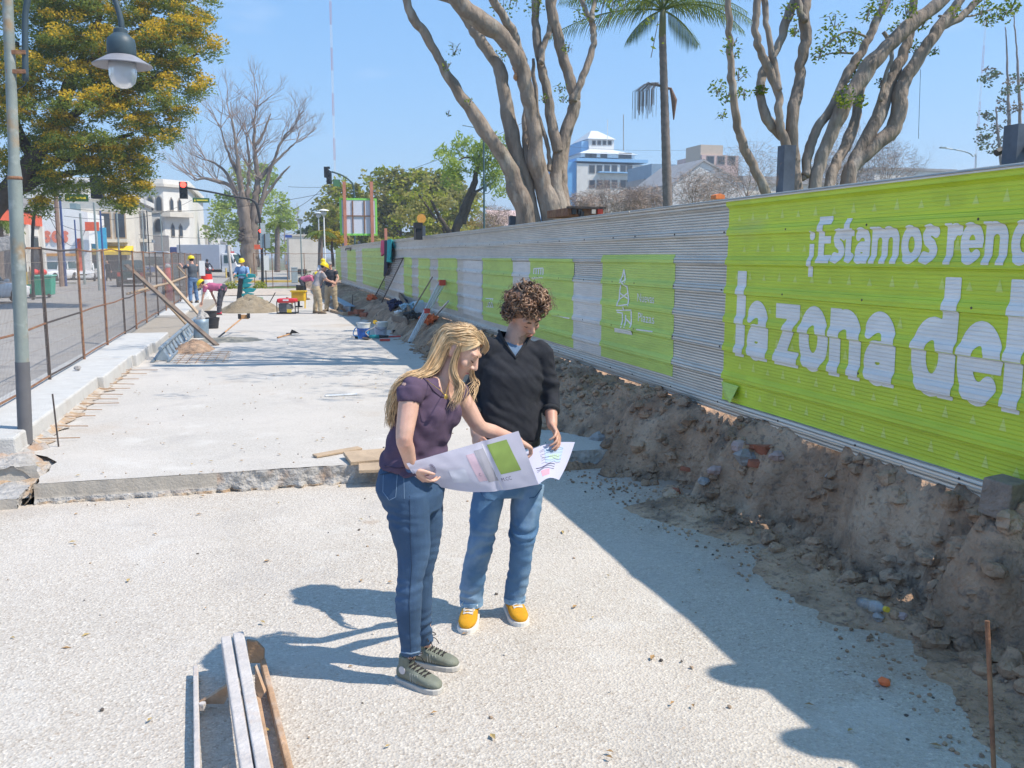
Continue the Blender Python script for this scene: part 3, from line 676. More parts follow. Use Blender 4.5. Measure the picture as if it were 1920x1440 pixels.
for a, c in [((1330, 300), (1295, 470)), ((1330, 300), (1360, 470)), ((1295, 470), (1285, 615)), ((1360, 470), (1378, 615)), ((1300, 440), (1352, 380)), ((1302, 385), (1355, 450)), ((1285, 560), (1365, 500)), ((1290, 500), (1375, 560)), ((1285, 615), (1378, 600)), ((1265, 650), (1395, 650)), ((1270, 665), (1320, 675)), ((1318, 680), (1318, 800)), ((1345, 690), (1345, 800)), ((1345, 720), (1392, 770)), ((1392, 660), (1395, 800)), ((1330, 610), (1330, 650))]:
    ob += line(zs(*a), zs(*c), 2.4)
ob.append([zs(1262, 800), zs(1400, 815), zs(1405, 865), zs(1250, 835)])
fpoly(ob, .0085, 'monument_print', M_WTXT)
ob = []
for x in (560, 580, 600, 620, 640): ob += line(zs(x, 290), zs(x, 370), 2)
ob += line(zs(560, 290), zs(640, 285), 2) + line(zs(545, 375), zs(650, 372), 3)
for x in (170, 188, 205): ob += line(zs(x, 545), zs(x, 615), 1.5)
ob += line(zs(150, 545), zs(210, 545), 1.5) + line(zs(150, 615), zs(210, 620), 1.5) + line(zs(720, 690), zs(880, 715), 2.2) + line(zs(1450, 815), zs(1590, 835), 2.6)
fpoly(ob, .0085, 'icon_print', M_WTXT)
def small(s, px0, px1, pyb, pyt, bold=.012):
    ya, zb = fyz(px0, pyb); yb, _ = fyz(px1, pyb); z1 = fyz(px0, pyt)[1]
    fence_text(s, ya, yb, zb, (z1 - zb) / .72, .0085, 'lettering', M_WTXT, hoard, 0.)
small('Nuevas', *zs(1445, 0)[:1], zs(1590, 0)[0], zs(0, 575)[1], zs(0, 500)[1])
small('Plazas', zs(1450, 0)[0], zs(1590, 0)[0], zs(0, 745)[1], zs(0, 665)[1])

# ------------------------------------------------------------------ mesh fence on the left and across the end
def mesh_fence(name, label, path, zb, zt, step, mid, mposts, wires=.06, hstep=.22, tilt=0):
    f = thing(name, label, 'fence', path[0]); acc = 0
    for i, a in enumerate(path):
        a = Vector(a); m_ = mposts[i % len(mposts)]
        MB().tube([(a.x, a.y, zb - .05), (a.x + tilt, a.y, zt + .02)], .024, 6).build('post', m_, f)
        if i + 1 < len(path):
            c = Vector(path[i + 1]); d = c - a
            for z in (zt, mid, zb + .04):
                sag = .03 * random.uniform(-1, 1)
                MB().tube([(a.x, a.y, z), (a.x + d.x / 2, a.y + d.y / 2, z + sag), (c.x, c.y, z)], .014, 5).build('rail', m_, f)
            w = MB(); k = max(2, int(d.length / wires))
            for j in range(1, k):
                p = a + d * (j / k); w.tube([(p.x, p.y, zb), (p.x + tilt * .9, p.y, zt)], .0019, 3, False)
            z = zb + hstep
            while z < zt: w.tube([(a.x, a.y, z), (c.x, c.y, z)], .0025, 3, False); z += hstep
            tag(w.build('wire_mesh', M_WIRE, f), kind='stuff')
    return f
M_WIRE = mat('wire_rust', (.32, .27, .24), .8, .3, 10)
ys = [8.2, 10.4, 13.05, 15.5, 17.9, 20.3, 22.2, 24.3, 27.2, 29.6, 32.5, 35.3, 38.5, 42, 46, 50]
mesh_fence('mesh_fence', 'rusty wire mesh fence along the street side on the left', [(-2.78 - .008 * max(0, y - 15), y, 0) for y in ys], .38, 2.1, 2.4, 1.12, [M_RUST, M_RUST, M_RUSTD], .055)
mesh_fence('mesh_fence', 'wire mesh fence closing the far end of the site before the cross street', [(P(px, 540, 56).x, 56, 0) for px in (478, 512, 540, 572, 605, 638)], .15, 2.15, 2, 1.1, [M_RUST], .1)
t = P(438, 541, 53.5); tag(MB().tube([(t.x - .05, 53.5, 0), (t.x - .2, 53.5, 2.55)], .085, 8).build('concrete_post', mat('pale_post', (.55, .5, .47), .9)), 'pale concrete post standing by the end of the site', 'post')

# ------------------------------------------------------------------ street lamp at left
M_LAMP = mat('weathered_grey_paint', (.235, .27, .255), .6, .15, 4, .15, 60, spots=[((.36, .22, .10), 3.5, .56, .68, .75), ((.42, .45, .44), 9, .56, .7, .6)])
M_LAMPD = mat('slate_grey_paint', (.05, .078, .098), .5, .2, 5)
lp = G(48, 832, .22); Yl = lp.y
lamp = thing('street_lamp', 'grey rust-stained street lamp post with hanging bell luminaire at left', 'street lamp', lp)
tp = P(9, -130, Yl); dirp = (tp - lp)
def on(t): return lp + dirp * t
sl_ = (830 - 316) / (830 + 130)
MB().tube([on(0), on(sl_ * .55), on(sl_)], .060, 20).build('lower_pole', M_LAMP, lamp, True, angle=40)
MB().tube([on(0), on(.17)], .0635, 20).build('painted_base', mat('dark_base_paint', (.13, .13, .14), .6), lamp, True, angle=40)
MB().tube([on(sl_), on(sl_ + .016), on(sl_ + .03), on(1.02)], [.062, .056, .048, .044], 18).build('upper_pole', M_LAMP, lamp, True, angle=40)
MB().lathe([(.062, 0), (.067, .012), (.062, .03)], on(sl_) - Vector((0, 0, .012)), 20).build('collar', M_RUST, lamp, True)
ar = [P(48, 152, Yl), P(47, 60, Yl), P(50, 10, Yl), P(70, -60, Yl), P(120, -110, Yl), P(180, -90, Yl), P(212, -10, Yl), P(226, 35, Yl), P(228, 66, Yl)]
MB().tube(spline(ar, 5), .027, 10).build('bracket_arm', M_LAMPD, lamp, True)
for y in (98, 134): MB().bar(P(12, y, Yl - .03), P(48, y, Yl - .03), .02, .035).build('clamp', M_RUST, lamp)
MB().tube(spline([P(49, 152, Yl), P(46, 160, Yl), P(32, 168, Yl)], 4), .006, 6).build('cable', M_LAMPD, lamp)
lc = P(230, 130, Yl)
px_ = .0058
MB().lathe([(.03, .37), (.062, .355), (.062, .32), (.07, .315), (.12, .27), (.128, .22), (.128, .135), (.12, .12)], lc, 24).build('bell_housing', M_LAMPD, lamp, True, angle=50)
MB().lathe([(.1, .13), (.14, .112), (.2, .075), (.265, .036), (.263, .028), (.19, .05), (.13, .07), (.1, .075)], lc, 32).build('shade', mat('lamp_shade_grey', (.26, .26, .29), .5, .15, 8), lamp, True, angle=50)
MB().lathe([(.122, .06), (.124, 0), (.122, -.06), (.105, -.12), (.07, -.155), (.03, -.172), (.002, -.174)], lc, 24).build('glass_globe', mat('lamp_glass', (.62, .66, .74), .18, .05, 4, trans=.35, spec=.6), lamp, True)
a_, c_ = P(-60, 468, 9.7), P(44, 452, 9.7)
tag(MB().bar(a_, c_, .09, .13).build('beam', mat('weathered_beam', (.38, .37, .37), .95, .3, 10, .8, 30), bevel=.006), 'weathered grey timber beam fixed to the lamp post at left edge', 'beam')

# ------------------------------------------------------------------ trees
M_BARK = mat('grey_brown_bark', (.25, .20, .16), .92, .35, 7, 2.2, 15, stretch=(1, 1, .35), spots=[((.33, .29, .25), 2.2, .54, .68, .7), ((.40, .36, .31), 8, .54, .66, .6), ((.10, .085, .07), 3.4, .58, .68, .65), ((.22, .24, .15), 1.6, .6, .75, .5)])
M_BARKD = mat('dark_bark', (.085, .065, .05), .95, .3, 6, 1., 20)
M_BARKP = mat('plane_bark', (.22, .175, .14), .95, .35, 2.5, 1., 8, stretch=(1, 1, .3), spots=[((.12, .09, .07), 1.6, .52, .66, .85)])
M_TWIG = mat('twig', (.27, .225, .21), .9, .2, 4)
M_TWIGP = mat('pale_twig', (.36, .27, .22), .9, .2, 4)
def pxlimb(b, pts, Y, mi=0, n=9, dy=0., wob=.0, k=4):
    q = [P(x, y, Y + dy * i / max(1, len(pts) - 1)) for i, (x, y, w) in enumerate(pts)]; r_ = [w * .5 * Y / FPX * .95 for x, y, w in pts]
    sp = spline(q, k * 2); rr = lerps(r_, k * 2)
    b.tube([p + Vector((nz(p.z * 2.2, i * .3) * .035, nz(p.z * 2, 7) * .04, 0)) * (wob) for i, p in enumerate(sp)], [max(.004, r_ * (1 + .20 * fbm(p.z * 2.6, p.x * 2, p.y, 3))) for r_, p in zip(rr, sp)], n)
def leaf_quads(b, c, n, rad, sz, asp=.4, squash=1., mi=0, droop=0.):
    for _ in range(n):
        while True:
            d = Vector((random.uniform(-1, 1), random.uniform(-1, 1), random.uniform(-1, 1)))
            if d.length < 1: break
        p = Vector(c) + Vector((d.x * rad, d.y * rad, d.z * rad * squash - droop * abs(d.x * rad)))
        a = Vector((random.gauss(0, 1), random.gauss(0, 1), random.gauss(0, .6) - droop)).normalized(); w = a.orthogonal().normalized()
        w = (w * math.cos(q_ := random.uniform(0, 6.28)) + a.cross(w) * math.sin(q_)) * sz * asp * .5
        a = a * sz * random.uniform(.6, 1.25) * .5
        b.add([p - a, p + w, p + a, p - w], [(0, 1, 2, 3)], mi)
def twigs(b, p, d, L, r, depth, spread=.5, nseg=4, kids=(2, 3), up=.15, shrink=.66, tips=None, mi=0):
    pts = [Vector(p)]; d = Vector(d).normalized()
    for i in range(nseg):
        d = (d + Vector((random.gauss(0, .13), random.gauss(0, .13), random.gauss(0, .1) + up * .4))).normalized(); pts.append(pts[-1] + d * (L / nseg))
    b.tube(pts, [r * (1 - .45 * i / nseg) for i in range(nseg + 1)], 5 if r > .03 else 3, False, mi)
    if tips is not None: tips.append(pts[-1])
    if depth <= 0: return
    for _ in range(random.randint(*kids)):
        t = random.uniform(.4, 1.); i = min(nseg, max(1, int(round(t * nseg)))); q = pts[i]
        v = Vector((random.gauss(0, 1), random.gauss(0, 1), random.gauss(0, .5))).normalized()
        twigs(b, q, (d + v * spread * random.uniform(.7, 1.5)), L * shrink * random.uniform(.75, 1.2), r * .5, depth - 1, spread, nseg, kids, up, shrink, tips, mi)

LM_GREEN = leafmat('feathery_green', (.12, .20, .06), (.36, .39, .08), .55)
LM_YEL = leafmat('yellow_blossom', (.62, .45, .04), (.82, .58, .07), .5)
LM_LIGHT = leafmat('spring_leaf', (.22, .28, .03), (.46, .46, .07), .5)
LM_OLIVE = leafmat('olive_leaf', (.25, .26, .07), (.46, .41, .14), .5)
LM_WILLOW = leafmat('willow_leaf', (.26, .36, .06), (.46, .54, .13), .55)
LM_DKGREEN = leafmat('dark_leaf', (.06, .10, .04), (.14, .18, .06))
LM_PALM = leafmat('palm_leaf', (.06, .11, .03), (.22, .26, .05), .3)
LM_PALMD = leafmat('dry_palm', (.20, .14, .08), (.34, .24, .13), .3)
LM_LEAF = leafmat('sparse_leaf', (.07, .15, .03), (.30, .34, .04))

# big flowering tree on the far pavement at left
YT = 38.; mp_ = YT / FPX
tr = thing('flowering_tree', 'large feathery tree with yellow blossom at upper left', 'tree', (P(-75, 520, YT).x, YT, 0))
b = MB(); base = P(-75, 545, YT); base.z = 0
pxlimb(b, [(-75, 560, 60), (-62, 480, 52), (-30, 410, 44), (18, 355, 36), (70, 290, 26), (110, 220, 20), (150, 120, 14), (190, 20, 9)], YT, wob=2)
pxlimb(b, [(-45, 440, 40), (-60, 350, 36), (-80, 280, 30), (-90, 150, 22), (-60, 0, 14)], YT, dy=1, wob=2)
for q in ([(35, 330, 30), (70, 320, 20), (120, 300, 14), (190, 270, 9), (250, 250, 6)], [(90, 250, 20), (160, 200, 12), (240, 170, 9), (320, 130, 6), (370, 100, 4)], [(110, 220, 18), (130, 150, 12), (200, 90, 8), (290, 40, 5)], [(-5, 385, 28), (55, 345, 20), (110, 330, 12), (180, 320, 7), (220, 345, 5)], [(60, 300, 20), (20, 200, 14), (30, 80, 10)]):
    pxlimb(b, q, YT, dy=random.uniform(-2, 2), wob=2)
b.build('trunk', M_BARKD, tr, True)
lobes = [(60, 60, 125), (190, 60, 125), (290, 50, 85), (345, 85, 60), (335, 160, 52), (265, 165, 95), (130, 190, 120), (215, 250, 72), (250, 345, 24), (205, 305, 45), (215, 365, 22), (110, 290, 62), (50, 230, 80), (165, 330, 34), (-20, 180, 110), (170, -80, 160), (20, -100, 170), (330, -20, 70), (40, 330, 30), (105, 345, 26), (250, 300, 36), (300, 235, 40), (75, 385, 12), (-60, 330, 40), (240, 385, 12)]
bg_, by_ = MB(), MB()
for (x, y, r_) in lobes:
    c = P(x, y, YT); rr = r_ * mp_ * .97; n = int(6 + (r_ / 13) ** 2 * 1.05)
    for _ in range(n):
        d = Vector((random.gauss(0, 1), random.gauss(0, 1), random.gauss(0, 1))).normalized() * rr * random.uniform(.35, 1.0) ** .5
        p = c + d; cr_ = random.uniform(.32, .62)
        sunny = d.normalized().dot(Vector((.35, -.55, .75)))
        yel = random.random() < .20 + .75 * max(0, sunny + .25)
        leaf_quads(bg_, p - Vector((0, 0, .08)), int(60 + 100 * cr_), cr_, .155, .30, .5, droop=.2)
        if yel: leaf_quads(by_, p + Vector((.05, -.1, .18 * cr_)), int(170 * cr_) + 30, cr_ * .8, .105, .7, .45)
bg_.build('crown', LM_GREEN, tr); by_.build('blossom', LM_YEL, tr)

# the two many-stemmed trees behind the hoarding
def stemtree(label, Y, limbs, dys, leaves, crowns, seed, wound=None, loc=None):
    random.seed(seed)
    t = thing('fig_tree', label, 'tree', loc); b = MB()
    for q, dy in zip(limbs, dys): pxlimb(b, q, Y, dy=dy, wob=.8, n=12)
    b.build('trunk', M_BARK, t, True)
    if wound:
        w = MB(); 
        for k in range(16):
            x, y = wound[0] + random.uniform(-7, 8), wound[1] + random.uniform(-16, 26); p = P(x, y, Y - .21 - .04 * random.random()); w.rock(p, random.uniform(.02, .05), fl=1.3)
        w.build('bark_wound', mat('torn_bark', (.44, .22, .11), .9, .3, 20, 1, 40), t)
    l_ = MB(); tw = MB()
    for (x, y, r_, n) in leaves:
        c = P(x, y, Y + random.uniform(-.5, .3)); rr = r_ * Y / FPX
        for _ in range(3): 
            e = c + Vector((random.uniform(-1, 1), random.uniform(-1, 1), random.uniform(-1, 1))) * rr
            tw.tube([c + Vector((0, 0, -rr * .6)), (c + e) / 2 + Vector((.03, 0, .04)), e], [.008, .006, .003], 3, False)
        leaf_quads(l_, c, n * 2, rr, .055, .5, .9)
    for (x, y, z_, rr, n) in crowns:   # the crown above the picture, whose shade falls on the slab
        for _ in range(n):
            p = Vector((x, y, z_)) + Vector((random.gauss(0, 1), random.gauss(0, 1), random.gauss(0, .5))) * rr * .5
            leaf_quads(l_, p, 16, .35, .13, .5)
            tw.tube([p - Vector((0, 0, .5)), p + Vector((.2, .1, .3))], .012, 3, False)
    tag(tw.build('twigs', M_TWIG, t), kind='stuff')
    l_.build('leaves', LM_LEAF, t)
    return t
Y1 = 14.2; b1 = P(1020, 418, Y1)
L1 = [[(992, 470, 44), (985, 400, 42), (968, 350, 38), (958, 315, 34), (920, 262, 28), (893, 220, 25), (850, 158, 20), (822, 108, 18), (795, 60, 17), (775, 35, 17), (764, 0, 15), (745, -70, 12)],
      [(1000, 430, 34), (985, 340, 30), (968, 290, 29), (955, 225, 27), (945, 170, 26), (937, 130, 27), (915, 95, 24), (895, 65, 22), (880, 40, 20), (850, -10, 18), (800, -90, 14)],
      [(1036, 470, 44), (1034, 405, 42), (1018, 345, 36), (1006, 300, 32), (1000, 233, 27), (990, 185, 26), (978, 130, 30), (962, 95, 32), (935, 62, 34), (905, 42, 34), (868, 10, 36), (835, -40, 34), (780, -120, 26)],
      [(978, 120, 22), (966, 70, 20), (950, 40, 18), (930, 8, 16), (905, -40, 14)],
      [(985, 330, 18), (986, 260, 15), (986, 210, 14), (990, 160, 12), (985, 110, 10)],
      [(1050, 470, 44), (1048, 410, 38), (1042, 340, 30), (1048, 285, 27), (1062, 245, 25), (1076, 205, 24), (1077, 178, 22), (1066, 140, 20), (1055, 105, 20), (1046, 65, 20), (1036, 25, 22), (1026, -30, 20), (1010, -110, 14)],
      [(1074, 190, 17), (1088, 155, 15), (1103, 120, 14), (1112, 85, 13), (1113, 60, 13), (1108, 38, 13), (1096, 15, 10), (1088, -30, 8)], [(1108, 38, 11), (1114, 10, 9), (1118, -30, 7)],
      [(1046, 285, 24), (1038, 245, 22), (1030, 200, 19), (1022, 155, 17), (1013, 115, 17), (1006, 70, 18), (1004, 30, 18), (1007, -20, 15), (1015, -90, 12)],
      [(1056, 470, 36), (1055, 400, 32), (1053, 340, 28), (1056, 280, 22), (1068, 230, 18)],
      [(1028, 320, 11), (1030, 295, 10), (1020, 250, 9), (1008, 205, 8), (1002, 155, 8), (1000, 110, 6)],
      [(1013, 118, 12), (1022, 80, 12), (1034, 40, 12), (1040, -10, 10)], [(866, 10, 12), (840, 0, 10), (812, -8, 9)]]
stemtree('many-stemmed grey tree with a torn orange bark wound behind the hoarding', Y1, L1, [-.2, .3, -.5, -.3, .4, .2, .4, .3, .4, .7, .2, .3, 0], [(850, 95, 14, 14), (838, 125, 10, 8), (935, 105, 16, 30), (840, 215, 6, 4), (1050, 165, 14, 14), (1055, 185, 12, 10), (1090, 30, 18, 30), (945, 10, 30, 60), (1000, 15, 22, 40), (880, 190, 8, 6), (1065, 90, 12, 12), (1018, 185, 10, 12)], [(5.4, 14.2, 8.6, 2.6, 90), (7.3, 15.2, 8.2, 2.2, 50), (4.2, 15.5, 7.8, 2., 50), (6.4, 18.4, 8.4, 2.4, 50)], 11, (970, 118), b1)
Y2 = 10.2; b2 = P(1520, 350, Y2)
L2 = [[(1448, 420, 24), (1433, 358, 22), (1416, 318, 20), (1400, 284, 19), (1386, 250, 18), (1379, 215, 17), (1374, 175, 16), (1372, 140, 15), (1370, 100, 15), (1367, 60, 13), (1366, 20, 12), (1370, -60, 10)],
      [(1490, 420, 34), (1488, 345, 32), (1484, 277, 26), (1465, 252, 24), (1443, 232, 24), (1430, 200, 21), (1427, 160, 20), (1437, 125, 20), (1458, 88, 21), (1472, 45, 20), (1488, 5, 19), (1510, -60, 15)],
      [(1486, 300, 24), (1466, 248, 20), (1459, 215, 17), (1459, 180, 18), (1448, 140, 20), (1430, 105, 18), (1418, 70, 17), (1417, 35, 16), (1421, -5, 15), (1428, -80, 12)],
      [(1462, 170, 15), (1455, 130, 15), (1446, 95, 15), (1438, 55, 14), (1434, 10, 13), (1430, -60, 10)],
      [(1494, 430, 32), (1490, 330, 30), (1486, 262, 28), (1484, 205, 27), (1493, 180, 25), (1500, 150, 23), (1504, 110, 22), (1511, 70, 23), (1507, 30, 20), (1514, -10, 20), (1530, -80, 16)], [(1509, 40, 13), (1498, 10, 12), (1490, -40, 10)],
      [(1522, 420, 30), (1528, 340, 29), (1546, 285, 28), (1565, 235, 30), (1582, 195, 33), (1610, 155, 36), (1645, 108, 34), (1680, 72, 32), (1712, 42, 32), (1755, 10, 30), (1800, -40, 26)],
      [(1510, 330, 20), (1518, 280, 21), (1530, 245, 21), (1550, 212, 19), (1570, 178, 19), (1592, 135, 20), (1615, 98, 20), (1632, 65, 19), (1645, 35, 18), (1664, 0, 17), (1690, -60, 14)],
      [(1550, 400, 27), (1557, 335, 26), (1575, 295, 25), (1592, 262, 24), (1604, 215, 22), (1616, 165, 20), (1640, 122, 16)],
      [(1585, 400, 32), (1590, 330, 30), (1610, 288, 30), (1635, 240, 30), (1655, 195, 29), (1672, 150, 27), (1690, 110, 24), (1702, 75, 22), (1711, 35, 19), (1714, -5, 18), (1720, -70, 14)],
      [(1590, 400, 30), (1594, 325, 29), (1620, 295, 30), (1648, 268, 34), (1673, 242, 36), (1686, 205, 32), (1690, 170, 31), (1712, 125, 30), (1735, 88, 28), (1762, 50, 26), (1790, 15, 22), (1815, -20, 20), (1860, -90, 15)], [(1762, 50, 18), (1798, 34, 17), (1830, 5, 15), (1860, -30, 12)],
      [(1672, 262, 12), (1676, 256, 11)], [(1505, 335, 13), (1514, 312, 12), (1520, 288, 10)], [(1650, 190, 10), (1665, 130, 9), (1672, 95, 9), (1655, 60, 10)],
      [(1625, 70, 6), (1590, 60, 4), (1560, 75, 3), (1520, 108, 2)], [(1600, 100, 5), (1560, 100, 3), (1525, 110, 2)], [(1760, 30, 6), (1820, 30, 4), (1870, 15, 3), (1890, 30, 2)]]
lv2 = [(1345, 165, 22, 26), (1385, 140, 20, 20), (1360, 185, 16, 14), (1395, 175, 16, 16), (1425, 170, 14, 60), (1370, 85, 22, 22), (1375, 100, 16, 14), (1355, 215, 14, 8), (1550, 70, 26, 34), (1535, 100, 24, 30), (1575, 85, 26, 40), (1600, 70, 22, 40), (1565, 40, 24, 20), (1610, 130, 22, 50), (1595, 160, 22, 50), (1580, 190, 18, 40), (1615, 190, 14, 26), (1585, 180, 24, 30), (1700, 15, 24, 40), (1730, 40, 20, 30), (1840, 15, 28, 44), (1880, 25, 26, 60), (1850, 35, 22, 40), (1895, 12, 20, 40), (1680, 55, 20, 30), (1715, 90, 22, 26), (1750, 95, 14, 10), (1490, 60, 16, 16), (1480, 25, 24, 24), (1650, 10, 26, 40), (1625, 25, 24, 30), (1790, 20, 16, 20), (1650, 155, 12, 12), (1460, 165, 10, 8)]
stemtree('many-stemmed leaning tree with sparse spring leaves behind the green banner', Y2, L2, [-.2, .4, .1, .2, .2, .2, -.3, .2, .4, .3, 0, .1, 0, .3, .2, .3, .2, .2], lv2, [(9, 9.8, 8.3, 2.6, 50), (7, 11, 8.4, 2.0, 30)], 12, None, b2)

# palm
def frond(b, p0, d, L, droop, n=34, leaf=.62, mi=0, w=.035):
    d = Vector(d).normalized(); pts = [Vector(p0)]; k = 12
    for i in range(k): d = (d + Vector((0, 0, -droop / k))).normalized(); pts.append(pts[-1] + d * L / k)
    b.tube(pts, [.035 * (1 - .8 * i / k) for i in range(k + 1)], 4, False, mi)
    for i in range(n):
        t = .12 + .88 * i / n; f = t * k; j = min(k - 1, int(f)); p = pts[j].lerp(pts[j + 1], f - j); tg = (pts[j + 1] - pts[j]).normalized()
        for s_ in (-1, 1):
            sd = tg.cross(UP).normalized() * s_; ll = leaf * math.sin(math.pi * min(.95, .18 + t * .75)) * random.uniform(.85, 1.1)
            a = (sd * .75 + tg * .55 + Vector((0, 0, -.35 - .5 * random.random()))).normalized()
            q = p + a * ll * .55; e = q + (a + Vector((0, 0, -.55))).normalized() * ll * .5; nn = a.cross(tg).normalized() * 0 + tg * w
            b.add([p - nn * .5, p + nn * .5, q + nn * .6, q - nn * .6, e], [(0, 1, 2, 3), (3, 2, 4)], mi)
def palm(label, Y, px, pyb, pyc, wpx, fr, L, leaf, dead=True, crown=.95, seedpod=True):
    c = P(px[1], pyc, Y); bs = P(px[0], pyb, Y); t = thing('palm_tree', label, 'palm', (bs.x, Y, bs.z)); S_ = Y / FPX; b = MB()
    n = 46; pts = [bs.lerp(c, i / n) for i in range(n + 1)]
    b.tube(pts, [wpx * .5 * S_ * (1.12 - .34 * i / n) * (1.03 if i % 2 else .97) for i in range(n + 1)], 12); b.build('trunk', mat('palm_trunk', (.20, .165, .15), .9, .3, 6, .8, 30), t, True)
    MB().tube([c - Vector((0, 0, .1)), c + Vector((0, 0, crown * .5)), c + Vector((0, 0, crown))], [wpx * .40 * S_, wpx * .36 * S_, wpx * .2 * S_], 10).build('crownshaft', mat('palm_shaft', (.20, .20, .10), .7), t, True)
    for d, dr, l_ in fr:
        q = MB(); frond(q, c + Vector((0, 0, crown * .75)), RT * d[0] + UP * d[1] + VW * d[2], L * l_, dr, 46, leaf, w=.022); q.build('frond', LM_PALM if random.random() < .8 else LM_PALM, t)
    if seedpod:
        q = MB(); h = c - Vector((0, 0, 1.6))
        for k in range(60):
            a = random.uniform(-1, 1); e = h + RT * (-.25 - .55 * random.random()) + Vector((0, a * .3, 0)); m_ = h + (e - h) * .6 + Vector((0, 0, .12)); q.tube([h, m_, e + Vector((0, 0, -.1)), e + Vector((0, 0, -.5 - .5 * random.random()))], .007, 3, False)
        q.build('seed_strands', M_TWIG, t)
        q = MB(); q.tube([h, h + RT * .3 + UP * -.05, h + RT * .42 + UP * -.4, h + RT * .42 + UP * -1.0], [.03, .05, .1, .02], 8); q.build('seed_pod', mat('seed_pod', (.20, .12, .09), .9, .3, 20), t)
    return t
random.seed(5)
palm('tall slender palm with drooping fronds between the two many-stemmed trees', 27, (1253, 1242), 420, 64, 18, [((-1, .75, -.1), 1.15, 1.05), ((1, .55, .2), 1.1, 1.0), ((-.5, 1, .3), .9, .8), ((.45, 1, -.2), .9, .85), ((-.75, .35, -.6), 1.3, .95), ((.8, .3, -.5), 1.3, .9), ((0, 1, .5), .8, .8), ((-.25, .8, -.8), 1.5, .9), ((.2, .7, -.9), 1.6, .8), ((-.5, -.15, -.2), .9, .5), ((.5, -.1, .2), .9, .5), ((.95, .75, .5), 1., 1.1), ((-.9, .85, .5), 1., 1.05), ((.3, .9, .9), 1.1, .9), ((-1, .2, .2), .7, 1.15), ((1, .9, -.4), 1.2, 1.1), ((-.6, 1.2, -.5), .8, 1.0)], 3.3, .85)

# bare plane tree down the street
def baretree(label, Y, limbs, seeds, m, mt, loc, seed, depth=4, L=2.6, r=.05, kids=(2, 3), name='bare_tree', spread=.55, extra=None):
    random.seed(seed); t = thing(name, label, 'tree', loc); b = MB()
    if name == 'bare_tree': limbs = [[(465 + (x - 465) * .86, 500 - (500 - y) * .82 if y < 500 else y, w * .76) for x, y, w in q] for q in limbs]; seeds = [(465 + (x - 465) * .86, 500 - (500 - y) * .82, a_, c_, l_) for x, y, a_, c_, l_ in seeds]
    for q in limbs: pxlimb(b, q, Y, dy=random.uniform(-1.5, 1.5), wob=3, n=9)
    b.build('trunk', m, t, True); w = MB()
    for (x, y, dx, dy_, l_) in seeds: twigs(w, P(x, y, Y), RT * dx + UP * dy_ + VW * random.uniform(-.5, .5), L * l_, r * l_ ** .5, depth, spread, 5, kids, .12, .68)
    w.build('branches', mt, t)
    return t
YB_ = 92.
pl = [[(466, 530, 46), (465, 470, 40), (461, 420, 28), (456, 370, 22), (450, 330, 16), (445, 280, 11), (438, 220, 7), (430, 160, 4)], [(474, 480, 30), (476, 400, 24), (482, 340, 18), (486, 300, 14), (480, 240, 10), (478, 180, 6), (482, 140, 3)], [(468, 440, 20), (466, 380, 15), (464, 330, 10), (468, 270, 7), (462, 200, 4)],
      [(455, 420, 18), (444, 350, 12), (425, 315, 9), (398, 305, 9), (370, 298, 6), (352, 302, 4)], [(482, 400, 16), (505, 310, 10), (520, 260, 7), (540, 210, 6), (555, 190, 3)], [(450, 300, 12), (430, 260, 8), (415, 220, 5), (405, 180, 3)], [(490, 300, 12), (515, 270, 8), (545, 240, 5), (570, 215, 3)],
      [(440, 340, 12), (420, 290, 8), (395, 265, 5), (372, 255, 3)], [(478, 230, 8), (500, 190, 6), (515, 150, 3)], [(498, 345, 9), (530, 300, 6), (556, 270, 3)]]
sd = []
for q in pl:
    for i, (x, y, w) in enumerate(q):
        if i >= 3:
            for _ in range(6): sd.append((x + random.uniform(-3, 3), y + random.uniform(-3, 3), random.uniform(-.8, .8) + (x - 465) / 110, random.uniform(.3, 1), random.uniform(.6, 1.15)))
baretree('big gnarled bare plane tree at the end of the building site', YB_, pl, sd, M_BARKP, M_TWIGP, P(466, 505, YB_), 21, 3, 2.3, .05, (2, 4))
q = MB(); 
for k in range(8): q.rock(P(452 + random.uniform(-3, 5), 440 + random.uniform(-14, 14), YB_ - .7), .26)
o = q.build('trunk_burl', M_BARKD, bpy.data.objects.get('bare_tree')); 

def leafy(name, label, Y, lobes, m, trunk, n_per=1., lsz=.35, seed=1, bark=M_BARKD, clump=.8, droop=0., extra=None, cat='tree', asp=.5):
    random.seed(seed); c0 = P(*trunk[0][:2], Y); t = thing(name, label, cat, (c0.x, Y, max(0, c0.z))); b = MB(); pxlimb(b, trunk, Y, wob=2)
    if extra:
        for e in extra: pxlimb(b, e, Y, dy=-.4, wob=2)
    b.build('trunk', bark, t, True); S_ = Y / FPX
    f = [MB() for _ in m]
    for (x, y, r_) in lobes:
        c = P(x, y, Y + random.uniform(-1, 1)); rr = r_ * S_; n = int(max(4, (rr / clump) ** 2 * 9 * n_per))
        for _ in range(n):
            d = Vector((random.gauss(0, 1), random.gauss(0, 1), random.gauss(0, 1))).normalized() * rr * random.uniform(.3, 1) ** .45
            cr_ = clump * random.uniform(.4, .9); leaf_quads(random.choice(f), c + d, int(26 * n_per) + 8, cr_, lsz, asp, .7, droop=droop)
    for k, (q, mm) in enumerate(zip(f, m)): 
        if q.v: q.build('crown' if k == 0 else 'foliage', mm, t)
    return t
leafy('tree', 'light green spring tree behind the bare plane tree', 120, [(430, 400, 36), (500, 390, 40), (470, 340, 34), (540, 410, 24), (400, 430, 18), (450, 440, 30), (520, 450, 30), (415, 375, 20), (500, 330, 20)], [LM_WILLOW], [(480, 500, 14), (478, 440, 10), (470, 380, 6)], .9, .5, 3, clump=1.2)
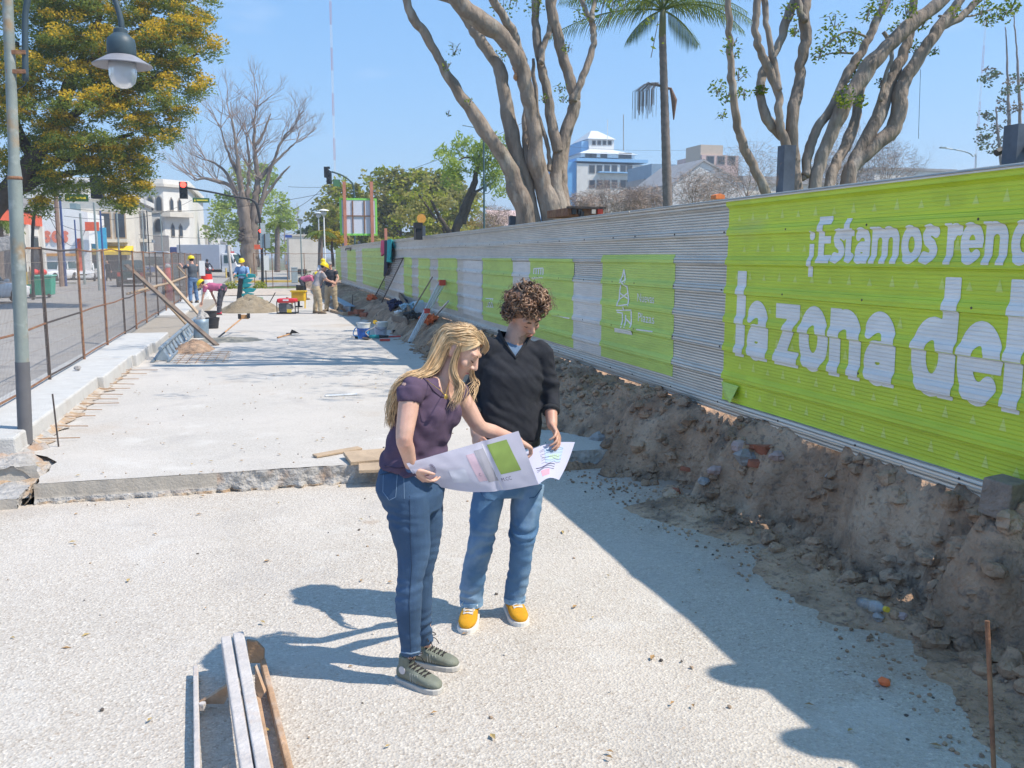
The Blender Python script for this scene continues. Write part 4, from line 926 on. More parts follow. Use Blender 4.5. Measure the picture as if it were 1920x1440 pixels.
leafy('tree', 'broad domed olive-green tree beyond the billboard', 84, [(650, 390, 50), (720, 368, 48), (780, 362, 42), (625, 415, 40), (608, 430, 24), (596, 450, 16), (840, 355, 34), (870, 385, 34), (840, 390, 44), (700, 420, 50), (770, 420, 50), (610, 440, 20), (870, 420, 30), (740, 345, 28), (820, 350, 30), (640, 450, 30), (700, 470, 40), (800, 460, 44)], [LM_OLIVE, LM_LIGHT, LM_OLIVE], [(740, 520, 26), (745, 440, 18), (735, 370, 8)], 1.15, .5, 4, clump=1.1)
leafy('bush', 'bright yellow-green tree in front of the broad domed one', 66, [(770, 385, 26), (800, 365, 28), (755, 400, 20), (830, 385, 24), (790, 420, 30), (745, 365, 14), (850, 440, 28)], [LM_LIGHT, LM_OLIVE], [(850, 500, 14), (838, 440, 9), (810, 400, 5), (785, 365, 3)], .95, .36, 6, clump=.9)
leafy('willow', 'pale green willow with a dark forked leaning trunk behind the hoarding', 52, [(835, 290, 16), (870, 275, 22), (905, 265, 24), (935, 300, 22), (930, 340, 20), (860, 310, 20), (900, 310, 22), (945, 270, 16), (850, 330, 12)], [LM_WILLOW], [(853, 500, 24), (850, 450, 20), (862, 410, 16), (878, 370, 15), (890, 340, 12), (898, 300, 7), (912, 260, 4)], 1.5, .34, 8, clump=.8, droop=.8, extra=[[(850, 450, 12), (836, 425, 10), (820, 400, 7), (808, 375, 4)], [(884, 365, 8), (900, 355, 5), (930, 340, 3)], [(896, 310, 5), (880, 295, 4), (860, 300, 2)], [(868, 420, 12), (886, 370, 9), (890, 360, 7)]], asp=.25)
leafy('bush', 'yellow flowering shrub beside the billboard posts', 64, [(612, 440, 14), (632, 448, 14), (645, 450, 10), (600, 448, 10)], [leafmat('yellow_frond', (.35, .3, .03), (.6, .42, .04))], [(625, 500, 6), (622, 450, 4)], 1., .25, 9, clump=.5)
leafy('bush', 'low yellow-green hedge behind the far sheets', 48, [(745, 455, 10), (765, 452, 10), (725, 458, 8), (785, 455, 8), (800, 448, 8)], [LM_LIGHT], [(760, 490, 4), (760, 455, 2)], 1., .2, 10, clump=.4, cat='hedge')
leafy('tree', 'orange-leaved small tree right of the willow trunk', 70, [(905, 430, 26), (930, 440, 18), (880, 440, 16), (915, 410, 14)], [leafmat('amber_leaf', (.26, .2, .04), (.40, .27, .06)), LM_LIGHT], [(905, 500, 6), (905, 440, 4)], .9, .26, 14, clump=.7)
leafy('tree', 'dark conifer-like tree beside the low white building', 100, [(578, 440, 16), (590, 420, 14), (575, 460, 14), (600, 400, 10)], [LM_DKGREEN], [(582, 500, 4), (582, 430, 3)], .9, .4, 15, clump=.8)
leafy('tree', 'spreading grey-green tree with pale trunks at the right edge', 60, [(1850, 140, 14), (1865, 150, 20), (1890, 160, 22), (1880, 190, 24), (1855, 215, 12), (1850, 245, 16), (1840, 270, 12), (1880, 250, 20), (1910, 210, 22), (1870, 270, 18), (1915, 150, 16)], [LM_DKGREEN, leafmat('grey_leaf', (.14, .12, .08), (.24, .2, .14))], [(1895, 330, 12), (1893, 250, 9), (1890, 180, 6), (1888, 100, 4), (1885, 50, 2)], .45, .32, 16, clump=.75, bark=M_TWIG, extra=[[(1915, 330, 10), (1912, 200, 7), (1906, 90, 4), (1900, 20, 2)], [(1880, 330, 8), (1870, 240, 5), (1868, 200, 3)]])
# bare bushy trees between the hoarding and the blue and white building
random.seed(31)
for k, (px, pyb, pyt, Y, w) in enumerate([(1090, 420, 345, 46, 40), (1135, 415, 325, 52, 50), (1180, 410, 335, 44, 44), (1215, 405, 330, 48, 40), (1300, 400, 300, 50, 50), (1345, 390, 300, 56, 50), (1400, 385, 250, 58, 60), (1600, 370, 215, 60, 80), (1660, 360, 240, 58, 60), (930, 440, 370, 60, 40), (1560, 370, 260, 52, 40)]):
    lb = ['first bare bushy tree right of the grey trunks, lowest in front of the tower', 'bare bushy tree in front of the blue and white tower', 'bare bushy tree in front of the right part of the tower', 'bare bushy tree just left of the palm trunk', 'bare spreading tree before the white gable right of the palm', 'bare spreading tree at the red-roofed house', 'taller bare tree behind the leftmost stem of the leaning tree', 'wide bare tree seen through the leaning stems', 'bare tree right of the leaning stems', 'small bare tree left of the wounded trunk', 'bare tree behind the middle of the leaning stems'][k]
    hgt = (pyb - pyt) * Y / FPX; base = P(px, pyb + 25, Y); t = thing('bare_tree', lb, 'tree', base); b = MB()
    b.tube([base, base + Vector((.05, 0, hgt * .4))], [.10, .06], 6); b.build('trunk', M_TWIGP, t, True); b = MB()
    leaf_quads(b, base + Vector((0, 0, hgt * .72)), 1500, hgt * .56, .6, .035, .8)
    for j in range(12): twigs(b, base + Vector((0, 0, hgt * (.1 + .3 * random.random()))), RT * random.uniform(-1, 1) + VW * random.uniform(-1, 1) + UP * random.uniform(.5, 1.4), hgt * .40, .03, 4, .6, 4, (2, 4), .12, .72)
    b.build('branches', M_TWIGP, t)
for k, (px, Y, h) in enumerate([(535, 150, 10), (560, 160, 9), (520, 170, 11)]):
    base = P(px, 480, Y); t = thing('bare_tree', ['far bare conifer left of the white building', 'far bare conifer above the white building', 'far bare conifer beside the spring tree'][k], 'tree', (base.x, Y, 0)); b = MB(); b.tube([(base.x, Y, 0), (base.x, Y, h + 2)], [.15, .03], 5); b.build('trunk', M_TWIGP, t); b = MB()
    for j in range(70):
        z = 3 + (h - 2) * j / 70; a = random.uniform(0, 6.28); l_ = (1 - j / 75) * 2.2 + .3; b.tube([(base.x, Y, z), (base.x + math.cos(a) * l_, Y + math.sin(a) * l_, z + .5)], [.03, .012], 3, False)
    b.build('branches', M_TWIGP, t)
# small palms
random.seed(8)
for px, Y, pc, lb in [(601, 62, 442, 'small palm with yellowed fronds by the white building'), (520, 66, 425, 'palm beside the lamp posts in front of the low white wall')]:
    palm(lb, Y, (px, px), 510, pc, 10, [((math.cos(a), .5, math.sin(a)), 1.6, 1) for a in (0, .8, 1.6, 2.4, 3.2, 4, 4.8, 5.6)], 1.3, .35, crown=.3, seedpod=False)
palm('palm with drooping fronds behind the lamp post at left', 48, (0, 0), 545, 425, 13, [((math.cos(a), .45, math.sin(a)), 1.8, 1) for a in (0, .6, 1.2, 1.8, 2.4, 3.2, 4, 4.8, 5.6)], 1.3, .4, crown=.3, seedpod=False)

# ------------------------------------------------------------------ buildings
M_PLAST = mat('white_plaster', (.68, .66, .62), .9, .07, 1.2, spots=[((.52, .48, .43), .6, .55, .75, .6)])
M_PLAST2 = mat('cream_plaster', (.60, .56, .49), .9, .08, 1.2, spots=[((.42, .39, .35), .8, .55, .72, .6)])
M_WIN = mat('dark_window', (.045, .055, .07), .15, .2, 1, spec=.6)
M_FRAME = mat('window_frame', (.30, .27, .24), .7)
M_ORANGE = mat('orange_red_paint', (.72, .13, .06), .6, .08)
M_ROOF = mat('grey_roof', (.32, .31, .31), .9, .15, 1)
M_TILE = mat('pink_roof', (.60, .44, .41), .9, .15, 2)
def window(par, cx, y, cz, w, h, arch=0, frame=M_FRAME, name='window', axis='y', sgn=-1):
    """a window set on a wall facing -Y (axis y) or +X (axis x): frame part with its pane as sub-part"""
    def pt(a, d, z): return (cx + a, y + sgn * d, z) if axis == 'y' else (cx + sgn * d, y + a, z)
    def ring(w_, h_, d):
        q = [(-w_ / 2, cz - h_ / 2), (w_ / 2, cz - h_ / 2)]
        if arch: q += [(w_ / 2 * c, cz + h_ / 2 - arch + arch * s) for c, s in ((1, 0), (.93, .35), (.7, .68), (.38, .88), (0, 1), (-.38, .88), (-.7, .68), (-.93, .35), (-1, 0))]
        else: q += [(w_ / 2, cz + h_ / 2), (-w_ / 2, cz + h_ / 2)]
        return [pt(a, d, z) for a, z in q]
    dv = Vector(pt(0, .09, 0)) - Vector(pt(0, 0, 0))
    f = MB().prism(ring(w + .22, h + .22, -.02), dv).build(name, frame, par)
    MB().prism(ring(w, h, .06), dv * .45).build('pane', M_WIN, f)
    return f
def block(t, name, x0, x1, y0, y1, z0, z1, m): return MB().box(((x0 + x1) / 2, (y0 + y1) / 2, (z0 + z1) / 2), (x1 - x0, y1 - y0, z1 - z0)).build(name, m, t)
# shop with the orange-red band
t = thing('building', 'low white shop with an orange-red band along its cornice at left', 'building', (-18, 66, 0))
block(t, 'wall', -24, -14.6, 56, 69.3, 0, 4.6, M_PLAST); block(t, 'sign_band', -24.1, -14.45, 55.9, 69.0, 4.0, 4.75, M_ORANGE); block(t, 'cornice', -24.2, -14.3, 55.7, 69.5, 4.9, 5.6, M_ROOF)
for y in (57.5, 61, 64.6, 68.4): block(t, 'pilaster', -14.62, -14.35, y, y + .6, 0, 4., M_PLAST)
for y in (59.6, 63.2, 66.9): window(t, -14.6, y, 1.75, 1.7, 2.9, axis='x', sgn=1, name='door')
t = thing('building', 'tall dark-roofed white house hidden behind the flowering tree at far left', 'building', (-30, 60, 0)); block(t, 'wall', -34, -21, 52, 58, 0, 7.5, M_PLAST); block(t, 'roof', -34.4, -20.7, 51.7, 58.3, 7.5, 7.9, M_ROOF)
for x in (-32, -29, -26, -23): window(t, x, 52, 5.2, 1.2, 1.9)
# the white wall with the SOS letters
t = thing('building', 'white building with large orange SOS letters on its blank side wall', 'building', (-16, 80, 0))
MB().prism([(-18.6, 80, 0), (-13.4, 80, 0), (-13.4, 80, 5.5), (-16.5, 80, 6.1), (-18.6, 80, 6.5)], (0, 11, 0)).build('wall', M_WHITE, t)
block(t, 'door_strip', -14.3, -13.95, 79.95, 79.99, .2, 3.4, M_ORANGE); block(t, 'shop_sign', -13.5, -12.5, 79.2, 79.5, 4.0, 4.7, M_ORANGE); block(t, 'side_door', -13.39, -13.36, 80.8, 83, 0, 3.0, M_WIN)
b = MB(); x_ = 0
for ch in 'sos':
    w_, vs_, fs_ = glyph_cells(ch, .05); b.add([(x_ + q[0], q[1] * .72, 0) for q in vs_], fs_); x_ += w_ + .12
me = b.mesh('letters'); xs = [v.co.x for v in me.vertices]
a_, c_ = P(82, 455, 79.95), P(128, 433, 79.95)
for v in me.vertices: v.co = Vector((a_.x + (c_.x - a_.x) * (v.co.x - min(xs)) / (max(xs) - min(xs)), 79.93, a_.z + (c_.z - a_.z) * v.co.y / .72))
me.flip_normals() if me.polygons[0].normal.y > 0 else None
q = bmesh.new(); q.from_mesh(me); q2 = bmesh.ops.extrude_face_region(q, geom=q.faces[:]); bmesh.ops.translate(q, verts=[e for e in q2['geom'] if isinstance(e, bmesh.types.BMVert)], vec=(0, -.06, 0))
for v in q.verts: v.co.z += .0
q.to_mesh(me); q.free(); meshobj(me, 'letters', mat('salmon_letter', (.70, .22, .15), .7), t)
MB().box((-15.6, 79.9, 2.1), (2.7, .12, .22)).build('mural_band', mat('amber_paint', (.62, .30, .08), .8), t)
# cream corner building with balcony doors
t = thing('building', 'cream corner building with tall balcony doors and yellow awning', 'building', (-14, 92, 0))
MB().prism([(-20, 88, 0), (-11.6, 88, 0), (-11.0, 88.8, 0), (-11.0, 103, 0), (-20, 103, 0)], (0, 0, 7.4)).build('wall', M_PLAST2, t)
MB().prism([(-20.1, 87.7, 0), (-11.5, 87.7, 0), (-10.7, 88.7, 0), (-10.7, 103, 0), (-20.1, 103, 0)], (0, 0, .45)).build('cornice', M_PLAST, t).location.z = 7.0
t2 = bpy.data.objects['cornice.001'] if 'cornice.001' in bpy.data.objects else None
for x in (-19.0, -17.4, -15.2, -13.3, -12.1): window(t, x, 88, 4.7, .75, 2.1, frame=M_WOOD, name='balcony_door')
window(t, -11.0, 93, 4.9, .9, 2.4, axis='x', sgn=1, name='balcony_door'); window(t, -11.0, 96, 4.9, .9, 2.4, axis='x', sgn=1, name='balcony_door')
block(t, 'balcony', -13.7, -11.5, 87.0, 88, 3.2, 3.5, M_PLAST2); block(t, 'balcony', -10.99, -10.2, 91.8, 97, 3.3, 3.6, M_PLAST2)
MB().prism([(-14.0, 88, 2.9), (-14.0, 86.4, 2.4), (-14.0, 86.4, 2.1), (-14.0, 88, 2.4)], (2.9, 0, 0)).build('awning', mat('yellow_awning', (.72, .50, .03), .7), t)
block(t, 'shop_front', -13.6, -11.7, 87.93, 87.99, 0, 2.1, M_WIN)
block(t, 'shop_panel', -13.38, -12.7, 84, 84.2, 2.6, 4.4, mat('blue_sign', (.06, .34, .55), .5))
t = thing('building', 'white modern block with a dark corner tower between the SOS wall and the corner house', 'building', (-17, 86, 0)); block(t, 'wall', -21, -15.4, 92, 100, 0, 8.6, M_PLAST); block(t, 'tower', -15.4, -14.9, 84, 86, 0, 6.4, mat('teal_grey', (.14, .2, .22), .7)); block(t, 'roof', -21.2, -15.2, 91.8, 100.2, 8.6, 8.9, M_ROOF)
for x in (-20, -18.2, -16.5): window(t, x, 92, 7.3, 1., 1.3)
# white building with pointed arch windows
t = thing('building', 'white corner building with pointed gothic arch windows across the street', 'building', (-11, 110, 0))
MB().prism([(-20, 105, 0), (-9.95, 105, 0), (-7.6, 107.5, 0), (-7.6, 135, 0), (-20, 135, 0)], (0, 0, 9.4)).build('wall', M_PLAST, t)
MB().prism([(-20, 104.6, 9.4), (-9.8, 104.6, 9.4), (-7.2, 107.4, 9.4), (-7.2, 135, 9.4), (-20, 135, 9.4)], (0, 0, .3)).build('cornice', M_PLAST2, t)
MB().prism([(-20, 104.85, 9.7), (-9.9, 104.85, 9.7), (-7.4, 107.45, 9.7), (-7.4, 135, 9.7), (-20, 135, 9.7)], (0, 0, .5)).build('parapet', M_PLAST, t)
for x in (-17.6, -15.3, -12.2, -11.28, -10.42): window(t, x, 105, 7.6, .5, 1.5, arch=.5)
for x in (-12.1, -10.6): window(t, x, 105, 5.3, .6, 1.3, arch=.5)
def win45(cx, cy, cz, w, h):
    d = Vector((2.35, 2.5, 0)).normalized(); n_ = Vector((d.y, -d.x, 0)); c = Vector((cx, cy, cz))
    q = [c - d * w / 2 - UP * h / 2, c + d * w / 2 - UP * h / 2, c + d * w / 2 + UP * (h / 2 - .4), c + UP * h / 2, c - d * w / 2 + UP * (h / 2 - .4)]
    f = MB().prism([p - n_ * .02 for p in q], n_ * .09).build('window', M_FRAME, t); MB().prism([c + (p - c) * .8 + n_ * .075 for p in q], n_ * .03).build('pane', M_WIN, f)
for k, (u, z) in enumerate(((.3, 7.6), (.62, 7.6), (.3, 4.8), (.62, 4.8))): win45(-9.95 + 2.35 * u, 105 + 2.5 * u, z, .5, 1.5)
MB().prism([(-10.1, 104.3, 6.2), (-9.3, 104.3, 6.2), (-7.1, 106.6, 6.2), (-7.1, 107.5, 6.2), (-9.9, 105, 6.2)], (0, 0, .55)).build('balcony', M_PLAST2, t); block(t, 'belt_course', -20, -10.15, 104.85, 104.99, 6.6, 6.8, M_PLAST2)
block(t, 'shop_sign', -12.6, -9.6, 104.7, 104.9, 2.4, 4.2, mat('grey_hoarding', (.35, .34, .34), .8)); block(t, 'shop_sign', -10.2, -8.9, 104.2, 104.4, 1.2, 1.7, mat('navy_sign', (.05, .1, .35), .5)); block(t, 'shop_sign', -11.4, -10.4, 104.5, 104.7, 1., 2.3, mat('red_sign', (.6, .06, .05), .5)); block(t, 'shop_sign', -13, -11.7, 104.5, 104.7, 1.6, 3.2, mat('blue_sign', (.06, .34, .55), .5))
MB().box((-13.0, 104.9, 4.0), (.5, .3, 8.0)).build('drain_panel', mat('pale_teal', (.30, .46, .46), .7), t)
for k, (y, h, w, m_, lb) in enumerate([(139, 6.2, 7, M_PLAST2, 'cream row house just beyond the arched building'), (154, 5.2, 9, M_PLAST, 'low white row house farther down the avenue'), (172, 5.6, 10, M_PLAST, 'white row house with flat roof farther along'), (198, 4.6, 14, M_PLAST2, 'cream row house second from the far end'), (240, 5.5, 20, M_PLAST, 'last white row house at the far end of the avenue')]):
    t = thing('building', lb, 'building', (-9, y, 0), 'row houses down the avenue'); block(t, 'wall', -16, -7.5, y, y + w, 0, h, m_); block(t, 'roof', -16.2, -7.3, y - .2, y + w + .2, h, h + .3, M_ROOF)
    for j in range(2): window(t, -7.5, y + 2 + j * 3, h * .62, 1.2, 1.4, axis='x', sgn=1)
    block(t, 'sign', -7.49, -6.6, y + 1, y + 1.2, 2.2, 3.2, mat('red_sign', (.6, .06, .05), .5))
for k, (px0, px1, pyt, Y, m_, lb) in enumerate([(392, 432, 447, 300, M_WHITE, 'pale blocks at the vanishing end of the avenue on the right'), (372, 392, 430, 330, M_WHITE, 'white slab at the vanishing end of the avenue on the left')]):
    a_, c_ = P(px0, pyt, Y), P(px1, pyt, Y); t = thing('building', lb, 'building', (a_.x, Y, 0)); block(t, 'wall', a_.x, c_.x, Y, Y + 10, 0, a_.z, m_); 
    for j in range(3): window(t, a_.x + (c_.x - a_.x) * (j + .5) / 3, Y, a_.z * .6, 1.4, 1.6)
# low white wall building by the small palms
a_, c_ = P(541, 442, 78), P(598, 442, 78); t = thing('building', 'low windowless off-white building beside the small palms', 'building', (a_.x, 78, 0)); block(t, 'wall', a_.x, c_.x, 78, 84, 0, a_.z, mat('offwhite', (.62, .57, .50), .9, .1, 1)); block(t, 'coping', a_.x - .1, c_.x + .1, 77.9, 84.1, a_.z, a_.z + .12, M_PLAST2); block(t, 'vent', c_.x - 1.9, c_.x - 1.1, 77.95, 77.99, .5, .9, M_BLACK)
# blue and white tower on the right
YW = 150; u = lambda x, y: P(x, y, YW)
t = thing('building', 'blue and white stepped apartment tower with a pyramid roofed top, right of centre', 'building', (u(1140, 400).x, YW, 0))
M_BLUE = mat('sky_blue_paint', (.24, .47, .74), .7, .06); M_BLUED = mat('deep_blue_paint', (.12, .36, .66), .7)
def ub(name, x0, x1, yt, yb, d0, d1, m_): a_, c_ = u(x0, yt), u(x1, yb); return block(t, name, a_.x, c_.x, YW + d0, YW + d1, c_.z, a_.z, m_)
ub('lower_wall', 1082, 1216, 306, 440, 0, 16, M_PLAST); ub('side_wall', 1066, 1081.8, 303, 440, .4, 16, M_BLUED)
ub('blue_band', 1080, 1214, 296, 306, -.3, 16.2, M_BLUE); ub('upper_wall', 1093, 1194, 286, 296, 1, 14, M_WHITE)
a_, c_ = u(1088, 286), u(1200, 280); cx_ = (a_.x + c_.x) / 2
def frustum(name, xa, xb, ya, yb, z0, xc, xd, yc, yd, z1, m_): return MB().hexa([(xa, ya, z0), (xb, ya, z0), (xb, yb, z0), (xa, yb, z0), (xc, yc, z1), (xd, yc, z1), (xd, yd, z1), (xc, yd, z1)]).build(name, m_, t)
e0, e1 = u(1115, 280), u(1164, 280); frustum('lower_roof', a_.x, c_.x, YW + .5, YW + 14.5, a_.z, e0.x, e1.x, YW + 3, YW + 11, e0.z + .3, mat('white_roof', (.62, .64, .66), .8))
ub('top_wall', 1116, 1163, 256, 280, 3, 11, M_WHITE); ub('top_side', 1103, 1115.8, 260, 281, 3.4, 11, M_BLUE)
e0, e1, e2 = u(1112, 256), u(1166, 256), u(1139, 245); frustum('top_roof', e0.x, e1.x, YW + 2.6, YW + 11.4, e0.z, e2.x - .6, e2.x + .6, YW + 6.5, YW + 7.5, e2.z + .8, bpy.data.materials['white_roof'])
for x in (1125, 1135, 1145, 1155): p = u(x, 264); window(t, p.x, YW + 3, p.z, .5, .6)
for x in (1107, 1116, 1136, 1170, 1182): p = u(x, 291); window(t, p.x, YW + 1, p.z, 1.1, .8)
for x in (1110, 1124, 1138, 1152, 1168, 1180): 
    p = u(x, 317); window(t, p.x, YW, p.z, .9, 1.2); p = u(x, 345); window(t, p.x, YW, p.z, .9, 1.2)
ub('balcony', 1120, 1188, 322, 326, -1, 0, M_BLUE); p = u(1139, 240); MB().tube([p - UP * 2, p + UP * 1.4], .06, 5).build('finial', M_WHITE, t)
p = u(1169, 215); MB().tube([u(1169, 282), p], .08, 5).build('antenna', M_FRAME, t)
t = thing('building', 'dark blue-grey slab building just left of the palm trunk', 'building', (P(1235, 400, 110).x, 110, 0)); a_, c_ = P(1222, 307, 110), P(1268, 307, 110); block(t, 'wall', a_.x, c_.x, 110, 118, 0, a_.z, mat('slate_wall', (.22, .31, .40), .8, .1, 1)); a_, c_ = P(1208, 335, 112), P(1222, 335, 112); block(t, 'annex', a_.x, c_.x, 112, 118, 0, a_.z, M_ROOF)
t = thing('building', 'white gabled house behind the bare trees right of the palm', 'building', (P(1330, 400, 85).x, 85, 0))
g = [P(1262, 400, 85), P(1262, 345, 85), P(1320, 303, 85), P(1398, 345, 85), P(1398, 400, 85)]; g[0].z = g[4].z = 0; MB().prism(g, (0, 10, 0)).build('wall', mat('mottled_white', (.60, .60, .60), .9, .12, .8), t)
MB().prism([P(1258, 348, 84.8), P(1320, 302, 84.8), P(1402, 348, 84.8), P(1402, 345, 84.8), P(1320, 298, 84.8), P(1258, 345, 84.8)], (0, 10.4, 0)).build('roof', M_ROOF, t)
t = thing('building', 'brown and pink house with roof tank above the white gable', 'building', (P(1340, 400, 120).x, 120, 0)); a_, c_ = P(1316, 290, 120), P(1385, 290, 120); block(t, 'wall', a_.x, c_.x, 120, 128, 0, a_.z, M_TILE); a_, c_ = P(1314, 271, 120.3), P(1356, 271, 120.3); block(t, 'roof_tank', a_.x, c_.x, 120.3, 125, P(0, 290, 120).z, a_.z, mat('sand_wall', (.55, .45, .36), .9))
for x in (1332, 1352, 1372): p = P(x, 300, 120); window(t, p.x, 120, p.z, 1, 1)
t = thing('building', 'long low grey-roofed house behind the leaning tree', 'building', (P(1450, 400, 95).x, 95, 0)); a_, c_ = P(1395, 330, 95), P(1560, 330, 95); block(t, 'wall', a_.x, c_.x, 95, 104, 0, a_.z - .8, M_PLAST2); block(t, 'roof', a_.x - .3, c_.x + .3, 94.7, 104, a_.z - .8, a_.z, M_ROOF)
t = thing('building', 'pink-roofed low house between wounded tree and willow', 'building', (P(960, 430, 90).x, 90, 0)); a_, c_ = P(925, 400, 90), P(1000, 400, 90); block(t, 'wall', a_.x, c_.x, 90, 98, 0, a_.z - 1.2, M_PLAST2); MB().prism([(a_.x, 89.8, a_.z - 1.2), (c_.x, 89.8, a_.z - 1.2), (c_.x, 93, a_.z + .4), (a_.x, 93, a_.z + .4)], (0, .5, .1)).build('roof', M_TILE, t)
t = thing('building', 'pale long building behind the right end trees', 'building', (P(1750, 400, 130).x, 130, 0)); a_, c_ = P(1640, 318, 130), P(1790, 318, 130); block(t, 'wall', a_.x, c_.x, 130, 138, 0, a_.z, M_PLAST); block(t, 'roof', a_.x - .3, c_.x + .3, 129.7, 138, a_.z, a_.z + .4, M_ROOF)

# ------------------------------------------------------------------ masts, poles, signals, signs, cables
M_MASTR, M_MASTW = mat('mast_red', (.58, .24, .22), .6), mat('mast_white', (.75, .72, .72), .6)
def mast(px, pyt, pyb, Y, w, label, seg=9):
    p0, p1 = P(px, pyb, Y), P(px, pyt, Y); t = thing('radio_mast', label, 'mast', (p0.x, Y, 0)); H = p1.z
    for k in range(seg):
        b = MB(); z0, z1 = H * k / seg, H * (k + 1) / seg
        cs = [Vector((p0.x + w * math.cos(a), Y + w * math.sin(a), 0)) for a in (.3, 2.4, 4.5)]
        for c in cs: b.tube([c + UP * z0, c + UP * z1], w * .14, 4)
        n = 6
        for j in range(n):
            za, zb_ = z0 + (z1 - z0) * j / n, z0 + (z1 - z0) * (j + 1) / n
            for i in range(3): b.tube([cs[i] + UP * za, cs[(i + 1) % 3] + UP * zb_], w * .08, 3, False)
        b.build('mast_section', M_MASTR if k % 2 else M_MASTW, t)
    return t
mast(632, -40, 470, 140, .15, 'tall thin red and white lattice radio mast', 13); mast(1830, 30, 300, 170, .2, 'faint distant lattice mast near the right edge', 9)
M_SIG = mat('signal_black', (.02, .022, .026), .5); M_RED = mat('signal_red', (.8, .05, .04), .4, emit=((1, .06, .04), 3.0)); M_LENS = mat('signal_lens', (.03, .035, .035), .25)
M_GREENS = mat('street_sign_green', (.04, .13, .06), .5); M_YTXT = mat('sign_yellow', (.75, .62, .06), .6)
def sighead(t, c, w, h, yaw, red=False, back=False):
    """three-lamp head; the lamps face -Y turned by yaw"""
    M = Matrix.Rotation(yaw, 3, 'Z'); hd = MB().box(c, (w, w * .6, h), M=M).build('signal_head', M_SIG, t, bevel=.02)
    for k in range(3):
        o_ = Vector((0, -w * .31, h * (.33 - .33 * k))); MB().lathe([(w * .36, 0), (w * .36, .02), (w * .2, .05)], Vector(c) + M @ o_, 14, M @ Matrix.Rotation(R(90), 3, 'X')).build('lamp', M_RED if (red and k == 0) else M_LENS, hd)
        v = MB()
        v.grid(lambda a, b_: Vector(c) + M @ (o_ + Vector((w * .42 * math.cos(math.pi * a), -.2 * b_ * w * 1.5, w * .42 * math.sin(math.pi * a)))), 8, 1); v.build('visor', M_SIG, hd)
def signplate(t, px0, px1, py0, py1, Y):
    a_, c_ = P(px0, py0, Y), P(px1, py1, Y); pl_ = MB().box(((a_.x + c_.x) / 2, Y, (a_.z + c_.z) / 2), (abs(c_.x - a_.x), .05, abs(a_.z - c_.z))).build('name_plate', M_GREENS, t)
    w, h = c_.x - a_.x, a_.z - c_.z; b = MB(); y = Y - .032
    b.add([(a_.x + w * .07, y, c_.z + h * .25), (a_.x + w * .2, y, c_.z + h * .25), (a_.x + w * .135, y, c_.z + h * .85)], [(0, 1, 2)])
    b.box((a_.x + w * .57, y, c_.z + h * .5), (w * .66, .008, h * .3)); b.build('plate_print', M_YTXT, pl_)
Ys = 62
t = thing('traffic_light', 'red traffic light hanging from a long dark arm over the street', 'traffic light', (P(490, 520, Ys).x, Ys, 0))
MB().tube(spline([(P(492, 520, Ys).x, Ys, 0), P(490, 440, Ys), P(484, 395, Ys), P(474, 376, Ys), P(440, 369, Ys), P(395, 360, Ys), P(350, 352, Ys)], 5), [.09] * 16 + [.06] * 15, 8).build('mast_arm', M_SIG, t, True)
sighead(t, P(344, 357, Ys), .5, 1.05, .05, True); signplate(t, 361, 393, 371, 380, Ys)
for px in (366, 388): MB().tube([P(px, 362 + (px - 366) * .1, Ys), P(px, 371, Ys)], .012, 4).build('hanger', M_SIG, t)
sighead(t, P(488, 440, Ys - .2), .28, .75, .2, True)
p = P(484, 463, Ys - .3); MB().box(p, (.5, .12, .3)).build('orange_box', M_ORANGE, t)
t = thing('traffic_sign', 'grey back of a rectangular road sign before the bare plane tree', 'sign', (P(497, 525, 58).x, 58, 0)); a_, c_ = P(487, 438, 58), P(507, 465, 58); MB().box((((a_ + c_) / 2).x, 58, ((a_ + c_) / 2).z), (c_.x - a_.x, .03, a_.z - c_.z)).build('sign_plate', mat('sign_back', (.30, .37, .42), .5, metal=.3), t, bevel=.01); p = P(497, 470, 58); MB().tube([(p.x, 57.93, 0), (p.x, 57.93, a_.z)], .035, 6).build('pole', M_RUSTD, t)
p = P(493, 430, 60.5); MB().box(p, (.3, .2, .8)).build('control_box', mat('box_grey', (.45, .5, .52), .5), t)
a_, c_ = P(494, 479, 55.9), P(505, 507, 55.9); tag(MB().box((((a_ + c_) / 2).x, 55.85, ((a_ + c_) / 2).z), (c_.x - a_.x, .02, a_.z - c_.z)).build('notice_sheet', M_WHITE), 'white notice sheet tied to the far mesh fence', 'notice')
a_, c_ = P(373, 489, 40), P(385, 517, 40); tag(MB().box((((a_ + c_) / 2).x, 40, ((a_ + c_) / 2).z), (c_.x - a_.x, .02, a_.z - c_.z)).build('notice_sheet', M_WHITE), 'white notice sheet behind the worker in grey shirt', 'notice')
Yt = 46
t = thing('traffic_light', 'black-backed traffic light half hidden by the flowering tree', 'traffic light', (P(60, 560, Yt).x, Yt, 0)); sighead(t, P(182, 351, Yt), .52, 1.05, math.pi - .2); signplate(t, 121, 166, 364, 378, Yt)
MB().tube(spline([(P(62, 560, Yt).x, Yt, 0), P(62, 420, Yt), P(80, 365, Yt), P(120, 350, Yt), P(175, 346, Yt)], 5), .07, 8).build('mast_arm', M_SIG, t, True)
t = thing('traffic_light', 'double black traffic light on a curved arm above the billboard', 'traffic light', (P(665, 520, 66).x, 66, 0)); sighead(t, P(612, 323, 66), .36, .75, 1.0); sighead(t, P(617, 333, 65.8), .34, .9, -.5); 
MB().tube(spline([(P(665, 520, 66).x, 66, 0), P(665, 400, 66), P(663, 352, 66), P(655, 338, 66), P(640, 328, 66), P(622, 322, 66)], 5), .06, 8).build('mast_arm', mat('signal_green', (.05, .10, .11), .5), t, True)
